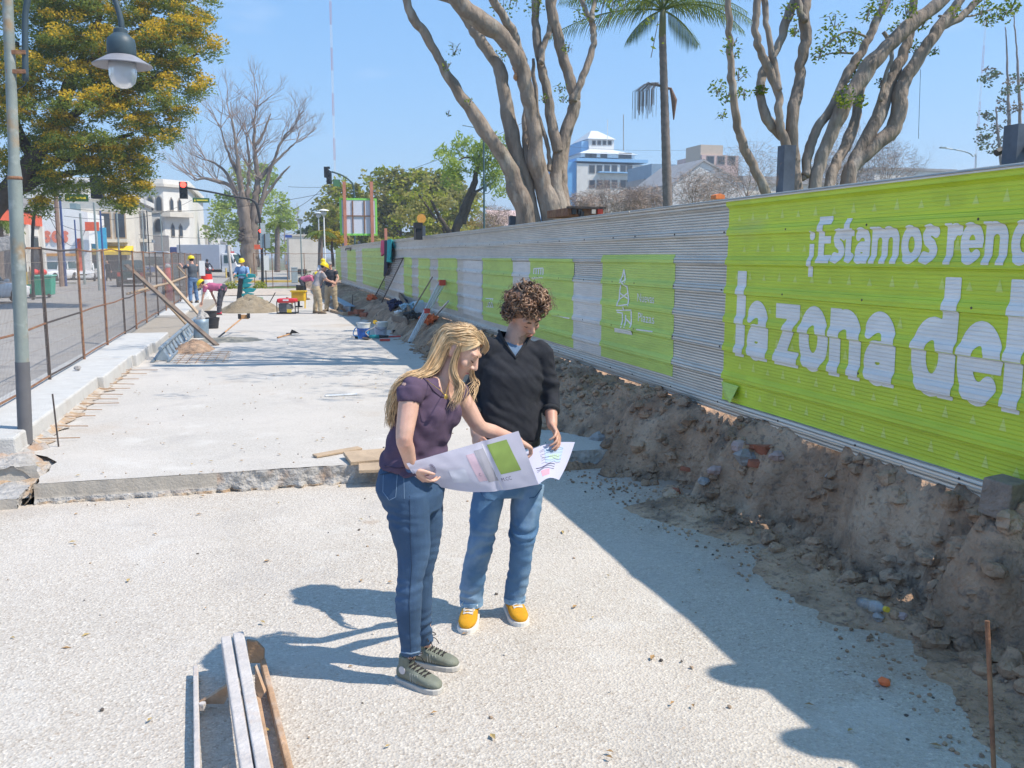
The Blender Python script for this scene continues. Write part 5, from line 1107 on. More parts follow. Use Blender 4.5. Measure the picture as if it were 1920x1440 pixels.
p = P(631, 343, 66); MB().box(p, (.55, .06, .5), M=Matrix.Rotation(.5, 3, 'Z')).build('name_plate', M_GREENS, t)
M_POLE = mat('utility_wood', (.27, .19, .15), .9, .2, 3); M_PBLUE = mat('blue_pole', (.06, .10, .25), .6); M_PGREY = mat('grey_pole', (.25, .30, .30), .6)
for px, pyt, pyb, Y, w, m_, lb in [(114, 330, 500, 66, .16, M_POLE, 'brown wooden utility pole in front of the SOS wall'), (121, 365, 495, 66.5, .09, M_PBLUE, 'slim blue pole beside the wooden utility pole'), (146, 412, 505, 68, .06, M_PBLUE, 'short blue post right of the letters'), (157, 400, 500, 70, .09, M_PGREY, 'pale grey-green post in front of the shop entrance'), (185, 380, 520, 58, .07, M_PGREY, 'slim grey-green pole below the hidden traffic light'), (196, 395, 525, 57, .06, M_PBLUE, 'thin blue-grey pole right of the grey-green one'), (225, 385, 500, 72, .07, M_PGREY, 'grey pole in front of the balcony doors'), (281, 395, 500, 74, .05, M_SIG, 'thin black pole before the arched building'), (306, 400, 500, 76, .05, M_PGREY, 'pale pole before the chamfered corner'), (272, 400, 500, 80, .04, M_PGREY, 'thin grey pole at the foot of the arch windows'), (339, 440, 505, 82, .04, M_SIG, 'thin dark pole at the right end of the arched building')]:
    p = P(px, pyb, Y); tag(MB().tube([(p.x, Y, -.03), (p.x, Y, P(px, pyt, Y).z)], [w, w * .8], 7).build('utility_pole' if w > .1 else 'pole', m_), lb, 'pole', 'poles along the far pavement')
def plamp(px, pyt, Y, label, ring=False, m_=M_PGREY):
    p = P(px, pyt, Y); t = thing('park_lamp', label, 'street lamp', (p.x, Y, 0)); MB().tube([(p.x, Y, 0), (p.x, Y, p.z)], [.06, .04], 7).build('pole', m_, t)
    if ring:
        c = P(px + 3, 352, Y); MB().tube([c + Vector((math.cos(a) * .27, 0, math.sin(a) * .27)) for a in [i * .3142 for i in range(21)]], .018, 5).build('ring', m_, t); MB().box(c, (.12, .12, .35)).build('box', m_, t); MB().tube([P(px, 262, Y), P(px - 12, 240, Y), P(px - 40, 235, Y)], .02, 5).build('arm', m_, t)
    else:
        MB().lathe([(.05, -.1), (.16, 0), (.18, .12), (.1, .22)], p, 12).build('lantern', mat('lantern', (.6, .62, .65), .3), t); MB().lathe([(.34, .22), (.3, .27), (.05, .33)], p, 14).build('hood', m_, t)
plamp(563, 418, 60, 'slim park lamp left of the low white building'); plamp(597, 406, 66, 'pale park lamp at the right of the low white building', m_=mat('pale_pole', (.5, .55, .58), .6)); plamp(607, 402, 58, 'white wooden lamp post beside the yellow shrub', m_=M_WHITE); plamp(907, 250, 42, 'tall thin green lamp pole with a ring among the willow branches', True, mat('signal_green', (.05, .10, .11), .5))
p = P(541, 443, 70); tag(MB().box(p, (.5, .04, .2)).build('street_sign', mat('navy_sign', (.05, .1, .35), .5)), 'small dark blue street name sign left of the low white building', 'sign')
p = P(597, 442, 65.8); tag(MB().lathe([(.12, 0), (.12, .04)], p, 12, Matrix.Rotation(R(90), 3, 'X')).build('round_sign', mat('navy_sign', (.05, .1, .35), .5)), 'round blue sign on the pale park lamp', 'sign')
t = thing('traffic_sign', 'orange round sign on a thin post behind the far sheets', 'sign', (P(790, 480, 58).x, 58, .5)); p = P(790, 410, 58); MB().lathe([(.3, 0), (.3, .03)], p, 16, Matrix.Rotation(R(90), 3, 'X')).build('disc', mat('sign_orange', (.7, .32, .05), .5), t); MB().tube([(p.x, 58.05, .5), (p.x, 58.05, p.z)], .03, 5).build('pole', M_PGREY, t)
p = P(784, 436, 21.5); tag(MB().box(p, (.16, .3, .34)).box(p + Vector((-.02, -.1, .16)), (.2, .16, .14)).build('junction_box', M_SIG), 'black junction box behind the steel post above the silver sheets', 'box')
t = thing('street_lamp', 'far street lamp with a thin curved arm above the banner at right', 'street lamp', (P(1830, 340, 60).x, 60, .5)); MB().tube(spline([(P(1832, 340, 60).x, 60, .5), P(1830, 310, 60), P(1824, 293, 60), P(1808, 284, 60), P(1768, 277, 60)], 5), .05, 6).build('pole', mat('pale_pole', (.5, .55, .58), .6), t); MB().box(P(1768, 277, 60), (.5, .2, .1)).build('lantern', M_PGREY, t)
def cable(a, c, sag, label, r_=.018):
    a, c = Vector(a), Vector(c); tag(MB().tube([a.lerp(c, i / 24) - UP * sag * 4 * (i / 24) * (1 - i / 24) for i in range(25)], r_, 4, False).build('overhead_cable', M_SIG), label, 'cable', 'overhead cables')
cable(P(-40, 370, 60), P(1010, 215, 60), 3.0, 'long overhead cable swinging from the shops up to the wounded tree'); cable(P(540, 350, 75), P(640, 348, 75), .1, 'short level cable left of the double traffic light'); cable(P(120, 405, 60), P(360, 375, 90), .8, 'overhead cable in front of the arched building'); cable(P(60, 385, 60), P(200, 420, 88), 1.0, 'drooping cable across the SOS wall'); cable(P(90, 400, 60), P(160, 430, 80), 1.6, 'looped cable over the shop entrance')
cable(P(260, 440, 80), P(600, 432, 90), .5, 'cable crossing the avenue behind the plane tree'); cable(P(540, 396, 80), P(612, 345, 66), .3, 'slanting cable rising to the double traffic light'); cable(P(960, 262, 140), P(1380, 276, 130), 1.0, 'faint cable passing the tower and the palm')
cable(P(1726, 130, 20), P(1722, 260, 20), .0, 'thin vine-like cord hanging from the leaning tree', .006)

# ------------------------------------------------------------------ billboard seen from behind
Yb = 48.
t = thing('billboard', 'white billboard with green rim seen from behind on two reddish posts', 'billboard', (P(670, 480, Yb).x, Yb, .5)); a_, c_ = P(638, 373, Yb), P(706, 440, Yb); cx_, cz_ = (a_.x + c_.x) / 2, (a_.z + c_.z) / 2; w, h = c_.x - a_.x, a_.z - c_.z
MB().box((cx_, Yb, cz_), (w - .1, .03, h - .1)).build('panel', mat('billboard_white', (.62, .64, .74), .6, .03), t)
for q, d in (((cx_, Yb, a_.z), (w + .1, .06, .1)), ((cx_, Yb, c_.z), (w + .1, .06, .1)), ((a_.x, Yb, cz_), (.1, .06, h - .1)), ((c_.x, Yb, cz_), (.1, .06, h - .1))): MB().box(q, d).build('rim', mat('lime_rim', (.25, .65, .12), .5), t)
M_REDP = mat('red_oxide_post', (.50, .20, .14), .7, .15, 4)
for px in (645, 696): p = P(px, 350, Yb); MB().box((p.x, Yb - .09, (p.z + .4) / 2 + .2), (.16, .1, p.z - .3)).build('post', M_REDP, t)
for px in (660, 682): p = P(px, 350, Yb); MB().box((p.x, Yb - .04, cz_), (.06, .05, h - .15)).build('stud', M_RUST, t)
MB().box((cx_, Yb - .05, cz_ + .05), (w - .2, .04, .05)).build('crossbar', M_RUST, t)
for px, pyt, Y, lb in [(723, 428, 44, 'short reddish wood post right of the billboard'), (805, 440, 50, 'short pale stake behind the sheets')]: p = P(px, pyt, Y); tag(MB().box((p.x, Y, (p.z + .5) / 2), (.13, .13, p.z - .5)).build('wood_post', M_REDP), lb, 'post')
# rusty lorry tail and bits behind the hoarding
Yq = 12.4; a_, c_ = P(1065, 389, Yq), P(1132, 405, Yq); t = thing('truck_tail', 'rusty lorry tailboard with a red tail lamp showing above the hoarding', 'truck', ((a_.x + c_.x) / 2, Yq, .5)); w = c_.x - a_.x
MB().box(((a_.x + c_.x) / 2, Yq + .5, (a_.z + c_.z) / 2), (w, 1.0, a_.z - c_.z)).build('tailboard', M_RUST, t, bevel=.01); MB().box(((a_.x + c_.x) / 2, Yq - .02, a_.z), (w + .04, .06, .03)).build('lip', M_RUSTD, t)
p = P(1123, 397, Yq); MB().box((p.x, Yq - .03, p.z), (.07, .06, .07)).build('tail_lamp', mat('tail_red', (.45, .05, .03), .3), t); p = P(1111, 397, Yq); MB().box((p.x, Yq - .03, p.z), (.06, .05, .06)).build('tail_lamp', mat('tail_clear', (.5, .45, .4), .3), t)
for px in (1075, 1086): p = P(px, 397, Yq); MB().box((p.x, Yq - .025, p.z), (.06, .04, .07)).build('slot', M_BLACK, t)
MB().box(((a_.x + c_.x) / 2, Yq + .6, 1.4), (w * .8, .7, 1.9)).build('body', M_WOOD, t); p = P(1089, 410, Yq); MB().box((p.x, Yq - .02, p.z - .05), (.05, .1, .3)).build('latch', M_BLACK, t)
p = PX(1896, 281, XF + .2); tag(MB().tube(spline([PX(1868, 287, XF + .15), PX(1885, 279, XF + .2), PX(1905, 275, XF + .2), PX(1935, 277, XF + .15)], 5), .022, 6).build('rubber_strip', M_BLACK), 'black rubber strip arched over the banner top by the right steel post', 'strip')
p = P(1351, 367, 22); tag(MB().prism([p + Vector((-.13, 0, -.08)), p + Vector((.13, 0, -.08)), p + Vector((.13, 0, .02)), p + Vector((0, 0, .06)), p + Vector((-.13, 0, .02))], (0, .3, 0)).build('orange_tarp', mat('tarp_orange', (.8, .22, .06), .6)), 'small orange tarp top showing above the hoarding', 'tarp')

# ------------------------------------------------------------------ vehicles
M_TYRE = mat('tyre', (.03, .03, .032), .9); M_RIM = mat('rim', (.4, .41, .42), .35, metal=.6); M_GLASS = mat('car_glass', (.05, .10, .11), .08, .1, 2, spec=.7); M_LAMPW = mat('headlamp', (.7, .72, .75), .15); M_TAIL = mat('tail_red', (.45, .05, .03), .3)
def wheel(t, x, y, r_=.33, w=.22):
    q = MB().lathe([(r_ * .55, -w / 2), (r_ * .92, -w / 2), (r_, -w / 2 + .03), (r_, w / 2 - .03), (r_ * .92, w / 2), (r_ * .55, w / 2)], (x, y, r_), 18, Matrix.Rotation(R(90), 3, 'X')).build('wheel', M_TYRE, t)
    MB().lathe([(r_ * .56, -w * .42), (r_ * .56, w * .42)], (x, y, r_), 14, Matrix.Rotation(R(90), 3, 'X')).build('rim', M_RIM, q)
def car(label, loc, head, L, W, H, paint, kind='hatch', group=None):
    """local axes: +x is the front"""
    t = thing('parked_car' if kind != 'pickup' else 'pickup', label, 'car', (0, 0, 0), group); hw = W / 2; wr = .33 if kind == 'hatch' else .38; zb = .22; zs = H * .60
    prof_ = [(-L / 2, zb + .12, zs * .80, .80), (-L / 2 + .06, zb, zs * .97, .93), (-L / 4, zb, zs, 1), (L * .12, zb, zs, 1), (L * .30, zb, zs * .95, .98), (L / 2 - .14, zb, zs * .84, .92), (L / 2, zb + .14, zs * .66, .80)]
    b = MB(); b.loft([((x, 0, (z0 + z1) / 2), (0, hw * k, 0), (0, 0, (z1 - z0) / 2)) for x, z0, z1, k in prof_], 20, power=5); b.build('body', paint, t, True, angle=35)
    if kind == 'hatch': gx = [(-L * .44, -L * .33), (L * .22, L * .05)]
    elif kind == 'suv': gx = [(-L * .47, -L * .43), (L * .20, L * .08)]
    else: gx = [(-L * .10, -L * .06), (L * .22, L * .08)]
    (xb0, xb1), (xf0, xf1) = gx; g = .03
    b = MB().hexa([(xb0, -hw * .93, zs - g), (xf0, -hw * .93, zs - g), (xf0, hw * .93, zs - g), (xb0, hw * .93, zs - g), (xb1, -hw * .76, H), (xf1, -hw * .76, H), (xf1, hw * .76, H), (xb1, hw * .76, H)]); b.build('cabin', paint, t, bevel=.05)
    def pane(p, name='window'):
        c = sum((Vector(v) for v in p), Vector()) / 4; n_ = (Vector(p[1]) - Vector(p[0])).cross(Vector(p[3]) - Vector(p[0])).normalized()
        if n_.dot(c - Vector((0, 0, H * .6))) < 0: n_ = -n_
        MB().prism([c + (Vector(v) - c) * .86 - n_ * .01 for v in p], n_ * .025).build(name, M_GLASS, t)
    A = lambda x0, x1, s: ((x0, s * hw * .93, zs), (x1, s * hw * .76, H))
    fl, fr = A(xf0, xf1, 1), A(xf0, xf1, -1); bl, br = A(xb0, xb1, 1), A(xb0, xb1, -1)
    pane([fl[0], fr[0], fr[1], fl[1]], 'windscreen'); pane([bl[0], br[0], br[1], bl[1]], 'rear_window')
    for s_, f_, r_ in ((1, fl, bl), (-1, fr, br)):
        m0 = Vector(f_[0]).lerp(Vector(r_[0]), .46); m1 = Vector(f_[1]).lerp(Vector(r_[1]), .46); pane([f_[0], m0, m1, f_[1]]); pane([m0, r_[0], r_[1], m1])
        MB().box((xf0 - .1, s_ * (hw + .08), zs + .06), (.1, .2, .13)).build('mirror', paint, t, bevel=.02)
        MB().box((L / 2 - .1, s_ * hw * .66, zs * .70), (.16, hw * .42, .13)).build('headlight', M_LAMPW, t, bevel=.02)
        MB().box((-L / 2 + .03, s_ * hw * .76, zs * .80), (.1, .2, .26)).build('tail_light', M_TAIL, t)
        for x in (L * .32, -L * .30): wheel(t, x, s_ * (hw - .10), wr)
        MB().box((.05, s_ * (hw + .005), zs * .82), (.18, .02, .03)).build('door_handle', M_RIM, t)
    MB().box((L / 2 - .02, 0, zs * .62), (.06, hw * .8, .1)).build('grille', M_BLACK, t); MB().box((L / 2 + .01, 0, .34), (.08, hw * 1.5, .14)).build('bumper', paint if kind == 'hatch' else M_BLACK, t, bevel=.02); MB().box((L / 2 + .06, 0, .42), (.02, .4, .12)).build('number_plate', M_WHITE, t)
    MB().box((-L / 2 - .01, 0, .42), (.08, hw * 1.6, .18)).build('rear_bumper', M_BLACK, t, bevel=.02); MB().box((-L / 2 - .06, 0, .55), (.02, .4, .12)).build('number_plate', M_WHITE, t)
    if kind == 'pickup': MB().box((-L * .29, 0, zs - .02), (L * .37, W * .8, .06)).build('bed', M_BLACK, t)
    t.location = loc; t.rotation_euler.z = head; return t
P_WHITE = mat('white_car_paint', (.72, .73, .75), .25, .03, spec=.6); P_GREEN = mat('dark_green_car_paint', (.02, .06, .06), .25, .05, spec=.6); P_BLUE = mat('blue_car_paint', (.06, .15, .4), .25, .05, spec=.6); P_RED = mat('red_car_paint', (.45, .05, .05), .25, spec=.6); P_SILV = mat('silver_car_paint', (.45, .48, .5), .3, metal=.4)
dn = -math.pi / 2
car('white hatchback parked facing the camera beyond the mesh fence', (-14.0, 81, -.03), dn + .05, 4.0, 1.7, 1.48, P_WHITE, 'hatch', 'cars parked on the far side')
car('white off-roader parked left of the white hatchback', (-15.7, 78, -.03), dn - .35, 4.3, 1.75, 1.65, P_WHITE, 'suv', 'cars parked on the far side')
car('blue car mostly hidden between the two white parked cars', (-15.4, 87, -.03), dn, 4.1, 1.7, 1.45, P_BLUE, 'hatch', 'cars parked on the far side')
car('white car with yellow roof stripe at the left edge behind the lamp post', (-11.75, 43.0, -.03), .95, 4.2, 1.7, 1.55, P_WHITE, 'suv')
car('dark green pickup stopped in the road beyond the wooden braces', (-8.5, 66, -.03), math.pi / 2 + .08, 4.9, 1.8, 1.75, P_GREEN, 'pickup')
car('dark green car close to the far stretch of the mesh fence', (-4.2, 52, -.03), math.pi / 2, 4.4, 1.75, 1.45, P_GREEN, 'hatch')
car('red car half hidden behind the mesh fence posts', (-6.4, 74, -.03), math.pi / 2, 4.2, 1.7, 1.5, P_RED, 'hatch')
# box lorry
t = thing('box_truck', 'small white lorry with a grey box body turning at the crossing', 'truck', (0, 0, 0))
MB().box((-1.1, 0, 1.95), (4.2, 2.2, 2.3)).build('cargo_box', mat('box_body_grey', (.42, .46, .54), .5, .05), t, bevel=.03); MB().box((-.8, 0, .62), (5.6, .9, .25)).build('chassis', M_BLACK, t)
MB().hexa([(1.1, -1, .5), (2.9, -1, .5), (2.9, 1, .5), (1.1, 1, .5), (1.1, -.92, 2.3), (2.1, -.92, 2.3), (2.1, .92, 2.3), (1.1, .92, 2.3)]).build('cab', P_WHITE, t, bevel=.06)
for s_ in (1, -1):
    MB().prism([(1.35, s_ * .985, 1.35), (2.35, s_ * .985, 1.35), (2.0, s_ * .945, 2.1), (1.35, s_ * .945, 2.1)], (0, s_ * .02, 0)).build('window', M_GLASS, t); MB().box((2.82, s_ * .75, .85), (.12, .3, .18)).build('headlight', M_LAMPW, t)
    for x in (1.9, -2.2): wheel(t, x, s_ * .85, .38, .25)
    MB().box((2.45, s_ * 1.1, 1.6), (.08, .12, .3)).build('mirror', M_BLACK, t)
MB().prism([(2.62, -.85, 1.3), (2.62, .85, 1.3), (2.17, .8, 2.15), (2.17, -.8, 2.15)], (.05, 0, .02)).build('windscreen', M_GLASS, t); MB().box((2.93, 0, .6), (.1, 1.9, .22)).build('bumper', M_BLACK, t)
t.location = (-4.4, 92, -.03); t.rotation_euler.z = -.35
# bus and van down the avenue
def bus(label, loc, head, L, W, H, paint, band, cat):
    t = thing(cat, label, cat, (0, 0, 0)); MB().box((0, 0, H / 2 + .2), (L, W, H - .4)).build('body', paint, t, bevel=.1); MB().box((0, 0, H * .93), (L * .985, W * .985, .25)).build('roof', M_WHITE, t, bevel=.05); MB().box((0, 0, .75), (L + .02, W + .02, .5)).build('lower_band', band, t)
    for s_ in (1, -1):
        for k in range(5): MB().box((L * (-.38 + .19 * k), s_ * W / 2, H * .64), (L * .16, .05, H * .26)).build('window', M_GLASS, t)
        MB().box((s_ * L / 2, 0, H * .62), (.06, W * .82, H * .34)).build('windscreen', M_GLASS, t)
        for x in (L * .32, -L * .3): wheel(t, x, s_ * (W / 2 - .12), .42, .26)
        MB().box((-L / 2 - .02, s_ * W * .36, .95), (.06, .3, .2)).build('tail_light', M_TAIL, t); MB().box((L / 2 + .02, s_ * W * .36, .75), (.06, .3, .2)).build('headlight', M_LAMPW, t)
    t.location = loc; t.rotation_euler.z = head
bus('red and navy city bus seen end-on down the avenue', (-7.3, 98, -.03), dn, 9, 2.5, 2.9, mat('bus_navy', (.05, .07, .2), .4), mat('bus_red', (.55, .05, .05), .4), 'bus'); bus('white and blue van waiting beside the bus', (-10.2, 97, -.03), dn, 5.2, 2.1, 2.5, P_WHITE, P_BLUE, 'van')
# dumpster with red bags, barrier board
t = thing('dumpster', 'green rubbish container with red bags on top beyond the mesh fence', 'dumpster', (P(80, 556, 49).x, 49, 0)); c = P(80, 556, 49).x
MB().hexa([(c - .5, 48.5, .1), (c + .5, 48.5, .1), (c + .5, 49.4, .1), (c - .5, 49.4, .1), (c - .56, 48.4, 1.02), (c + .56, 48.4, 1.02), (c + .56, 49.5, 1.02), (c - .56, 49.5, 1.02)]).build('bin', mat('bin_green', (.02, .36, .24), .5, .1), t, bevel=.03); MB().box((c, 48.95, 1.05), (1.2, 1.15, .06)).build('rim', mat('bin_pale', (.2, .6, .5), .5), t)
for dx in (-.4, .4): MB().lathe([(.09, -.04), (.09, .04)], (c + dx, 48.5, .09), 10, Matrix.Rotation(R(90), 3, 'X')).build('castor', M_BLACK, t)
for dx, lb in ((-.25, 'smaller red bag on the rubbish container, at the left'), (.1, 'larger red bag on the rubbish container, at the right')): tag(MB().ell((c + dx, 48.9, 1.2), .2, .2, .17).build('rubbish_bag', mat('bag_red', (.75, .05, .04), .5), smooth=True), lb, 'bag')
t = thing('road_barrier', 'yellow striped wooden barrier beside the rubbish container', 'barrier', (P(53, 555, 48).x, 48, 0)); c = P(53, 555, 48).x; 
for k in range(5): MB().box((c - .22 + .11 * k, 48, .95), (.09, .04, .6)).build('slat', mat('barrier_yellow', (.62, .45, .12), .7) if k % 2 == 0 else M_WOOD, t)
for dx in (-.25, .25): MB().bar((c + dx, 48.2, 0), (c + dx * .6, 48, 1.5), .05).build('leg', M_WOOD, t)

# ------------------------------------------------------------------ people
def rotb(f, u):   # matrix with columns right, forward, up
    f = Vector(f).normalized(); u = Vector(u); u = (u - f * u.dot(f)).normalized(); r_ = f.cross(u)
    return Matrix((r_, f, u)).transposed()
def skinmat(name, c, blush=(.5, .17, .12)): return mat(name, c, .48, .08, 22, .08, 220, spots=[(blush, 12, .5, .72, .4)], sss=.12, spec=.4)
M_SKW, M_SKM = skinmat('fair_skin', (.64, .39, .30)), skinmat('tanned_skin', (.57, .33, .24)); M_SKD = skinmat('brown_skin', (.34, .18, .12))
M_STUB = mat('stubble', (.40, .23, .165), .7, .3, 60); M_LIPS = mat('lips', (.48, .17, .15), .45)
M_LASH = mat('lash', (.05, .03, .025), .7)
def limb(b, pts, rs, n=12, k=3, dome=True):
    sp = spline(pts, k); rr = lerps(list(rs), k)
    if dome:
        d = (sp[0] - sp[1]).normalized(); e = (sp[-1] - sp[-2]).normalized()
        sp = [sp[0] + d * rr[0] * .8, sp[0] + d * rr[0] * .45] + sp + [sp[-1] + e * rr[-1] * .45, sp[-1] + e * rr[-1] * .8]; rr = [rr[0] * .5, rr[0] * .87] + rr + [rr[-1] * .87, rr[-1] * .5]
    b.tube(sp, rr, n)
def head(b, c, M, s=1., nose=1., female=False):
    """skull, face, nose, lips, ears in a head frame (x right, y forward, z up)"""
    T = lambda x, y, z: Vector(c) + M @ (Vector((x, y, z)) * s); A = lambda x, y, z: M @ (Vector((x, y, z)) * s)
    j = .88 if female else 1.
    b.ell(T(0, -.012, .022), .074 * s, .094 * s, .084 * s, M)
    b.loft([(T(0, .012, .035), A(.066, 0, 0), A(0, .078, 0)), (T(0, .014, .0), A(.065, 0, 0), A(0, .078, 0)), (T(0, .016, -.035), A(.061 * j, 0, 0), A(0, .073, 0)), (T(0, .026, -.068), A(.053 * j, 0, 0), A(0, .061, 0)), (T(0, .042, -.095), A(.040 * j, 0, 0), A(0, .043, 0)), (T(0, .055, -.113), A(.022 * j, 0, 0), A(0, .026, 0))], 18, dome=.4, power=2.3)
    limb(b, [T(0, .086, .018), T(0, .098, -.004), T(0, .112 * (.5 + .5 * nose) + .0, -.027)], [.008 * s, .0095 * s, .0125 * s], 8)
    for q in (-1, 1):
        b.ell(T(q * .0125, .098, -.034), .009 * s, .011 * s, .008 * s, M, 8, 6); b.ell(T(q * .036, .060, -.032), .026 * s, .025 * s, .024 * s, M, 10, 7)
        b.ell(T(q * .033, .078, .030), .027 * s, .013 * s, .010 * s, M, 10, 6)
        b.ell(T(q * .076, -.008, -.010), .009 * s, .020 * s, .033 * s, M @ Matrix.Rotation(q * .3, 3, 'Z'), 10, 8); b.ell(T(q * .080, -.013, .004), .010 * s, .017 * s, .02 * s, M, 8, 6)
        b.ell(T(q * .031, .0745, .004), .0135 * s, .0125 * s, .0115 * s, M, 10, 8)
    b.ell(T(0, .085, -.0615), .023 * s, .0095 * s, .0065 * s, M, 10, 6); b.ell(T(0, .0835, -.074), .020 * s, .0095 * s, .0075 * s, M, 10, 6); b.ell(T(0, .077, -.103), .020 * s, .014 * s, .013 * s, M, 10, 6)
def hand(b, w, d, nrm, s=1., curls=(.35, .4, .45, .5), thumb=(.5, .6), side=1, spread=.10, kn=None):
    """palm plus four fingers and a thumb; d = direction of the palm, nrm = back of the hand; side = +1 when the thumb is on d x nrm"""
    d = Vector(d).normalized(); nrm = Vector(nrm); nrm = (nrm - d * nrm.dot(d)).normalized(); sd = d.cross(nrm) * side
    w = Vector(w); L = .088 * s
    b.loft([(w - d * .012 * s, sd * .026 * s, nrm * .019 * s), (w + d * .02 * s, sd * .034 * s, nrm * .0165 * s), (w + d * .055 * s, sd * .041 * s, nrm * .0145 * s), (w + d * L, sd * .039 * s, nrm * .011 * s)], 14, dome=.5, power=2.6)
    for i, (ln_, cu) in enumerate(zip((.92, 1.0, .95, .76), curls)):
        o_ = .029 - .0195 * i; p = w + d * L * (.97 if i in (1, 2) else .9) + sd * o_ * s; a = spread * (1.2 - .8 * i); f = (d * math.cos(a) + sd * math.sin(a)).normalized(); pts = [p - f * .02 * s, p]
        ax = f.cross(nrm).normalized(); ang = 0
        for k, seg in enumerate((.044, .027, .021)):
            ang += cu * (1.0, 1.15, .8)[k]; q = Matrix.Rotation(-ang, 3, ax) @ f; pts.append(pts[-1] + q * seg * ln_ * s)
        limb(b, pts, [.0092 * s, .0092 * s, .0083 * s, .0074 * s, .0062 * s], 8, 2)
    p = w + d * .018 * s + sd * .028 * s - nrm * .004 * s; f = (d * math.cos(thumb[0]) + sd * math.sin(thumb[0]) - nrm * .35).normalized(); g = (d * math.cos(thumb[0] - thumb[1]) + sd * math.sin(thumb[0] - thumb[1]) - nrm * .45).normalized()
    limb(b, [p, p + f * .032 * s, p + f * .036 * s + g * .028 * s, p + f * .036 * s + g * .052 * s], [.0145 * s, .0112 * s, .0095 * s, .0075 * s], 8, 2)
def cloth(me, fn):
    """push every vertex along its normal by fn(co, normal)"""
    n = len(me.vertices); V = [v.co.copy() for v in me.vertices]; N = [v.normal.copy() for v in me.vertices]
    for v, c, q in zip(me.vertices, V, N): v.co = c + q * fn(c, q)
    me.update()
def split(me, pred):
    """faces whose centre satisfies pred go to a second mesh"""
    b = bmesh.new(); b.from_mesh(me); kill = [f for f in b.faces if pred(f.calc_center_median())]
    b2 = b.copy(); c2 = [f for f in b2.faces if not pred(f.calc_center_median())]
    bmesh.ops.delete(b, geom=kill, context='FACES'); bmesh.ops.delete(b2, geom=c2, context='FACES')
    m2 = bpy.data.meshes.new('part'); b2.to_mesh(m2); b2.free(); b.to_mesh(me); b.free(); return m2
def shoe(t, c, f, mats, s=1., high=False, lace=None, name='shoe'):
    """c = ground point under the ankle, f = toe direction"""
    f = Vector((f[0], f[1], 0)).normalized(); r_ = Vector((f.y, -f.x, 0)); c = Vector(c); T = lambda x, y, z: c + (r_ * x + f * y + UP * z) * s
    b = MB(); secs = [(-.075, .024, .052), (-.06, .034, .066), (-.02, .036, .07), (.04, .042, .062), (.09, .048, .046), (.135, .046, .036), (.165, .034, .028), (.178, .02, .018)]
    b.loft([(T(0, y, .024 + h * .55), r_ * w * s, UP * h * .62 * s) for y, w, h in secs], 16, dome=.3, power=2.4)
    top = .15 if high else .085
    limb(b, [T(0, -.03, .05), T(0, -.026, .09), T(0, -.022, top)], [.043 * s, .041 * s, .041 * s], 14, 2, False)
    me = fuse(b, 'shoe', .0055 * s, 3); tree_ = BVHTree.FromPolygons([v.co.copy() for v in me.vertices], [tuple(p.vertices) for p in me.polygons]) if lace else None; o = meshobj(me, name, mats[0], t)
    q = MB(); pl_ = []
    for y, w in [(-.092, .012), (-.084, .027), (-.06, .038), (-.02, .041), (.04, .046), (.09, .052), (.135, .050), (.165, .040), (.182, .024), (.188, .008)]: pl_.append((w, y))
    poly = [T(w, y, 0) for w, y in pl_] + [T(-w, y, 0) for w, y in pl_[::-1]]; q.prism(poly, UP * .027 * s); q.build('sole', mats[1], o, bevel=.004)
    if lace:
        q = MB(); n_ = 6 if high else 4; dn_ = (-UP - f * .9).normalized()
        def top_(x, y):
            h, nn, _, _ = tree_.ray_cast(T(x, y, .05) - dn_ * .3, dn_); return (h + nn * .003) if h is not None else T(x, y, .1)
        for k in range(n_):
            y = .085 - (.028 if high else .026) * k; q.tube([top_(-.024, y), top_(-.008, y - .004), top_(.008, y - .009), top_(.024, y - .013)], .0030 * s, 5); q.tube([top_(.024, y), top_(.008, y - .004) + UP * .003, top_(-.008, y - .009) + UP * .003, top_(-.024, y - .013)], .0030 * s, 5)
        kz = top_(0, .085 - .028 * n_ if high else -.012) + UP * .004
        for sg in (-1, 1): q.tube(spline([kz, kz + r_ * sg * .03 + UP * .012 + f * .015, kz + r_ * sg * .045 - UP * .005 + f * .03, kz + r_ * sg * .02 + f * .02, kz], 4), .0024 * s, 5); q.tube(spline([kz, kz + r_ * sg * .025 + f * .035 - UP * .015, kz + r_ * sg * .035 + f * .05 - UP * .045], 4), .0024 * s, 5)
        q.build('lace', lace, o)
    return o
def hardhat(t, c, M, s=1., m=None):
    T = lambda x, y, z: Vector(c) + M @ (Vector((x, y, z)) * s); b = MB()
    prof_ = [(.128, -.012), (.126, .02), (.116, .062), (.092, .098), (.055, .118), (.003, .124)]
    b.lathe([(r_ * s, z * s) for r_, z in prof_], Vector(c) + M @ Vector((0, -.005, .035)) * s, 18, M @ Matrix.Diagonal((.93, 1.12, 1)))
    b.loft([(T(0, .02, .026), M @ Vector((.128, 0, 0)) * s, M @ Vector((0, .17, 0)) * s), (T(0, .02, .034), M @ Vector((.124, 0, 0)) * s, M @ Vector((0, .165, 0)) * s)], 20)
    b.tube([T(0, -.13, .05), T(0, -.10, .12), T(0, 0, .163), T(0, .10, .12), T(0, .14, .05)], .012 * s, 6)
    return b.build('hard_hat', m, t, True, angle=50)

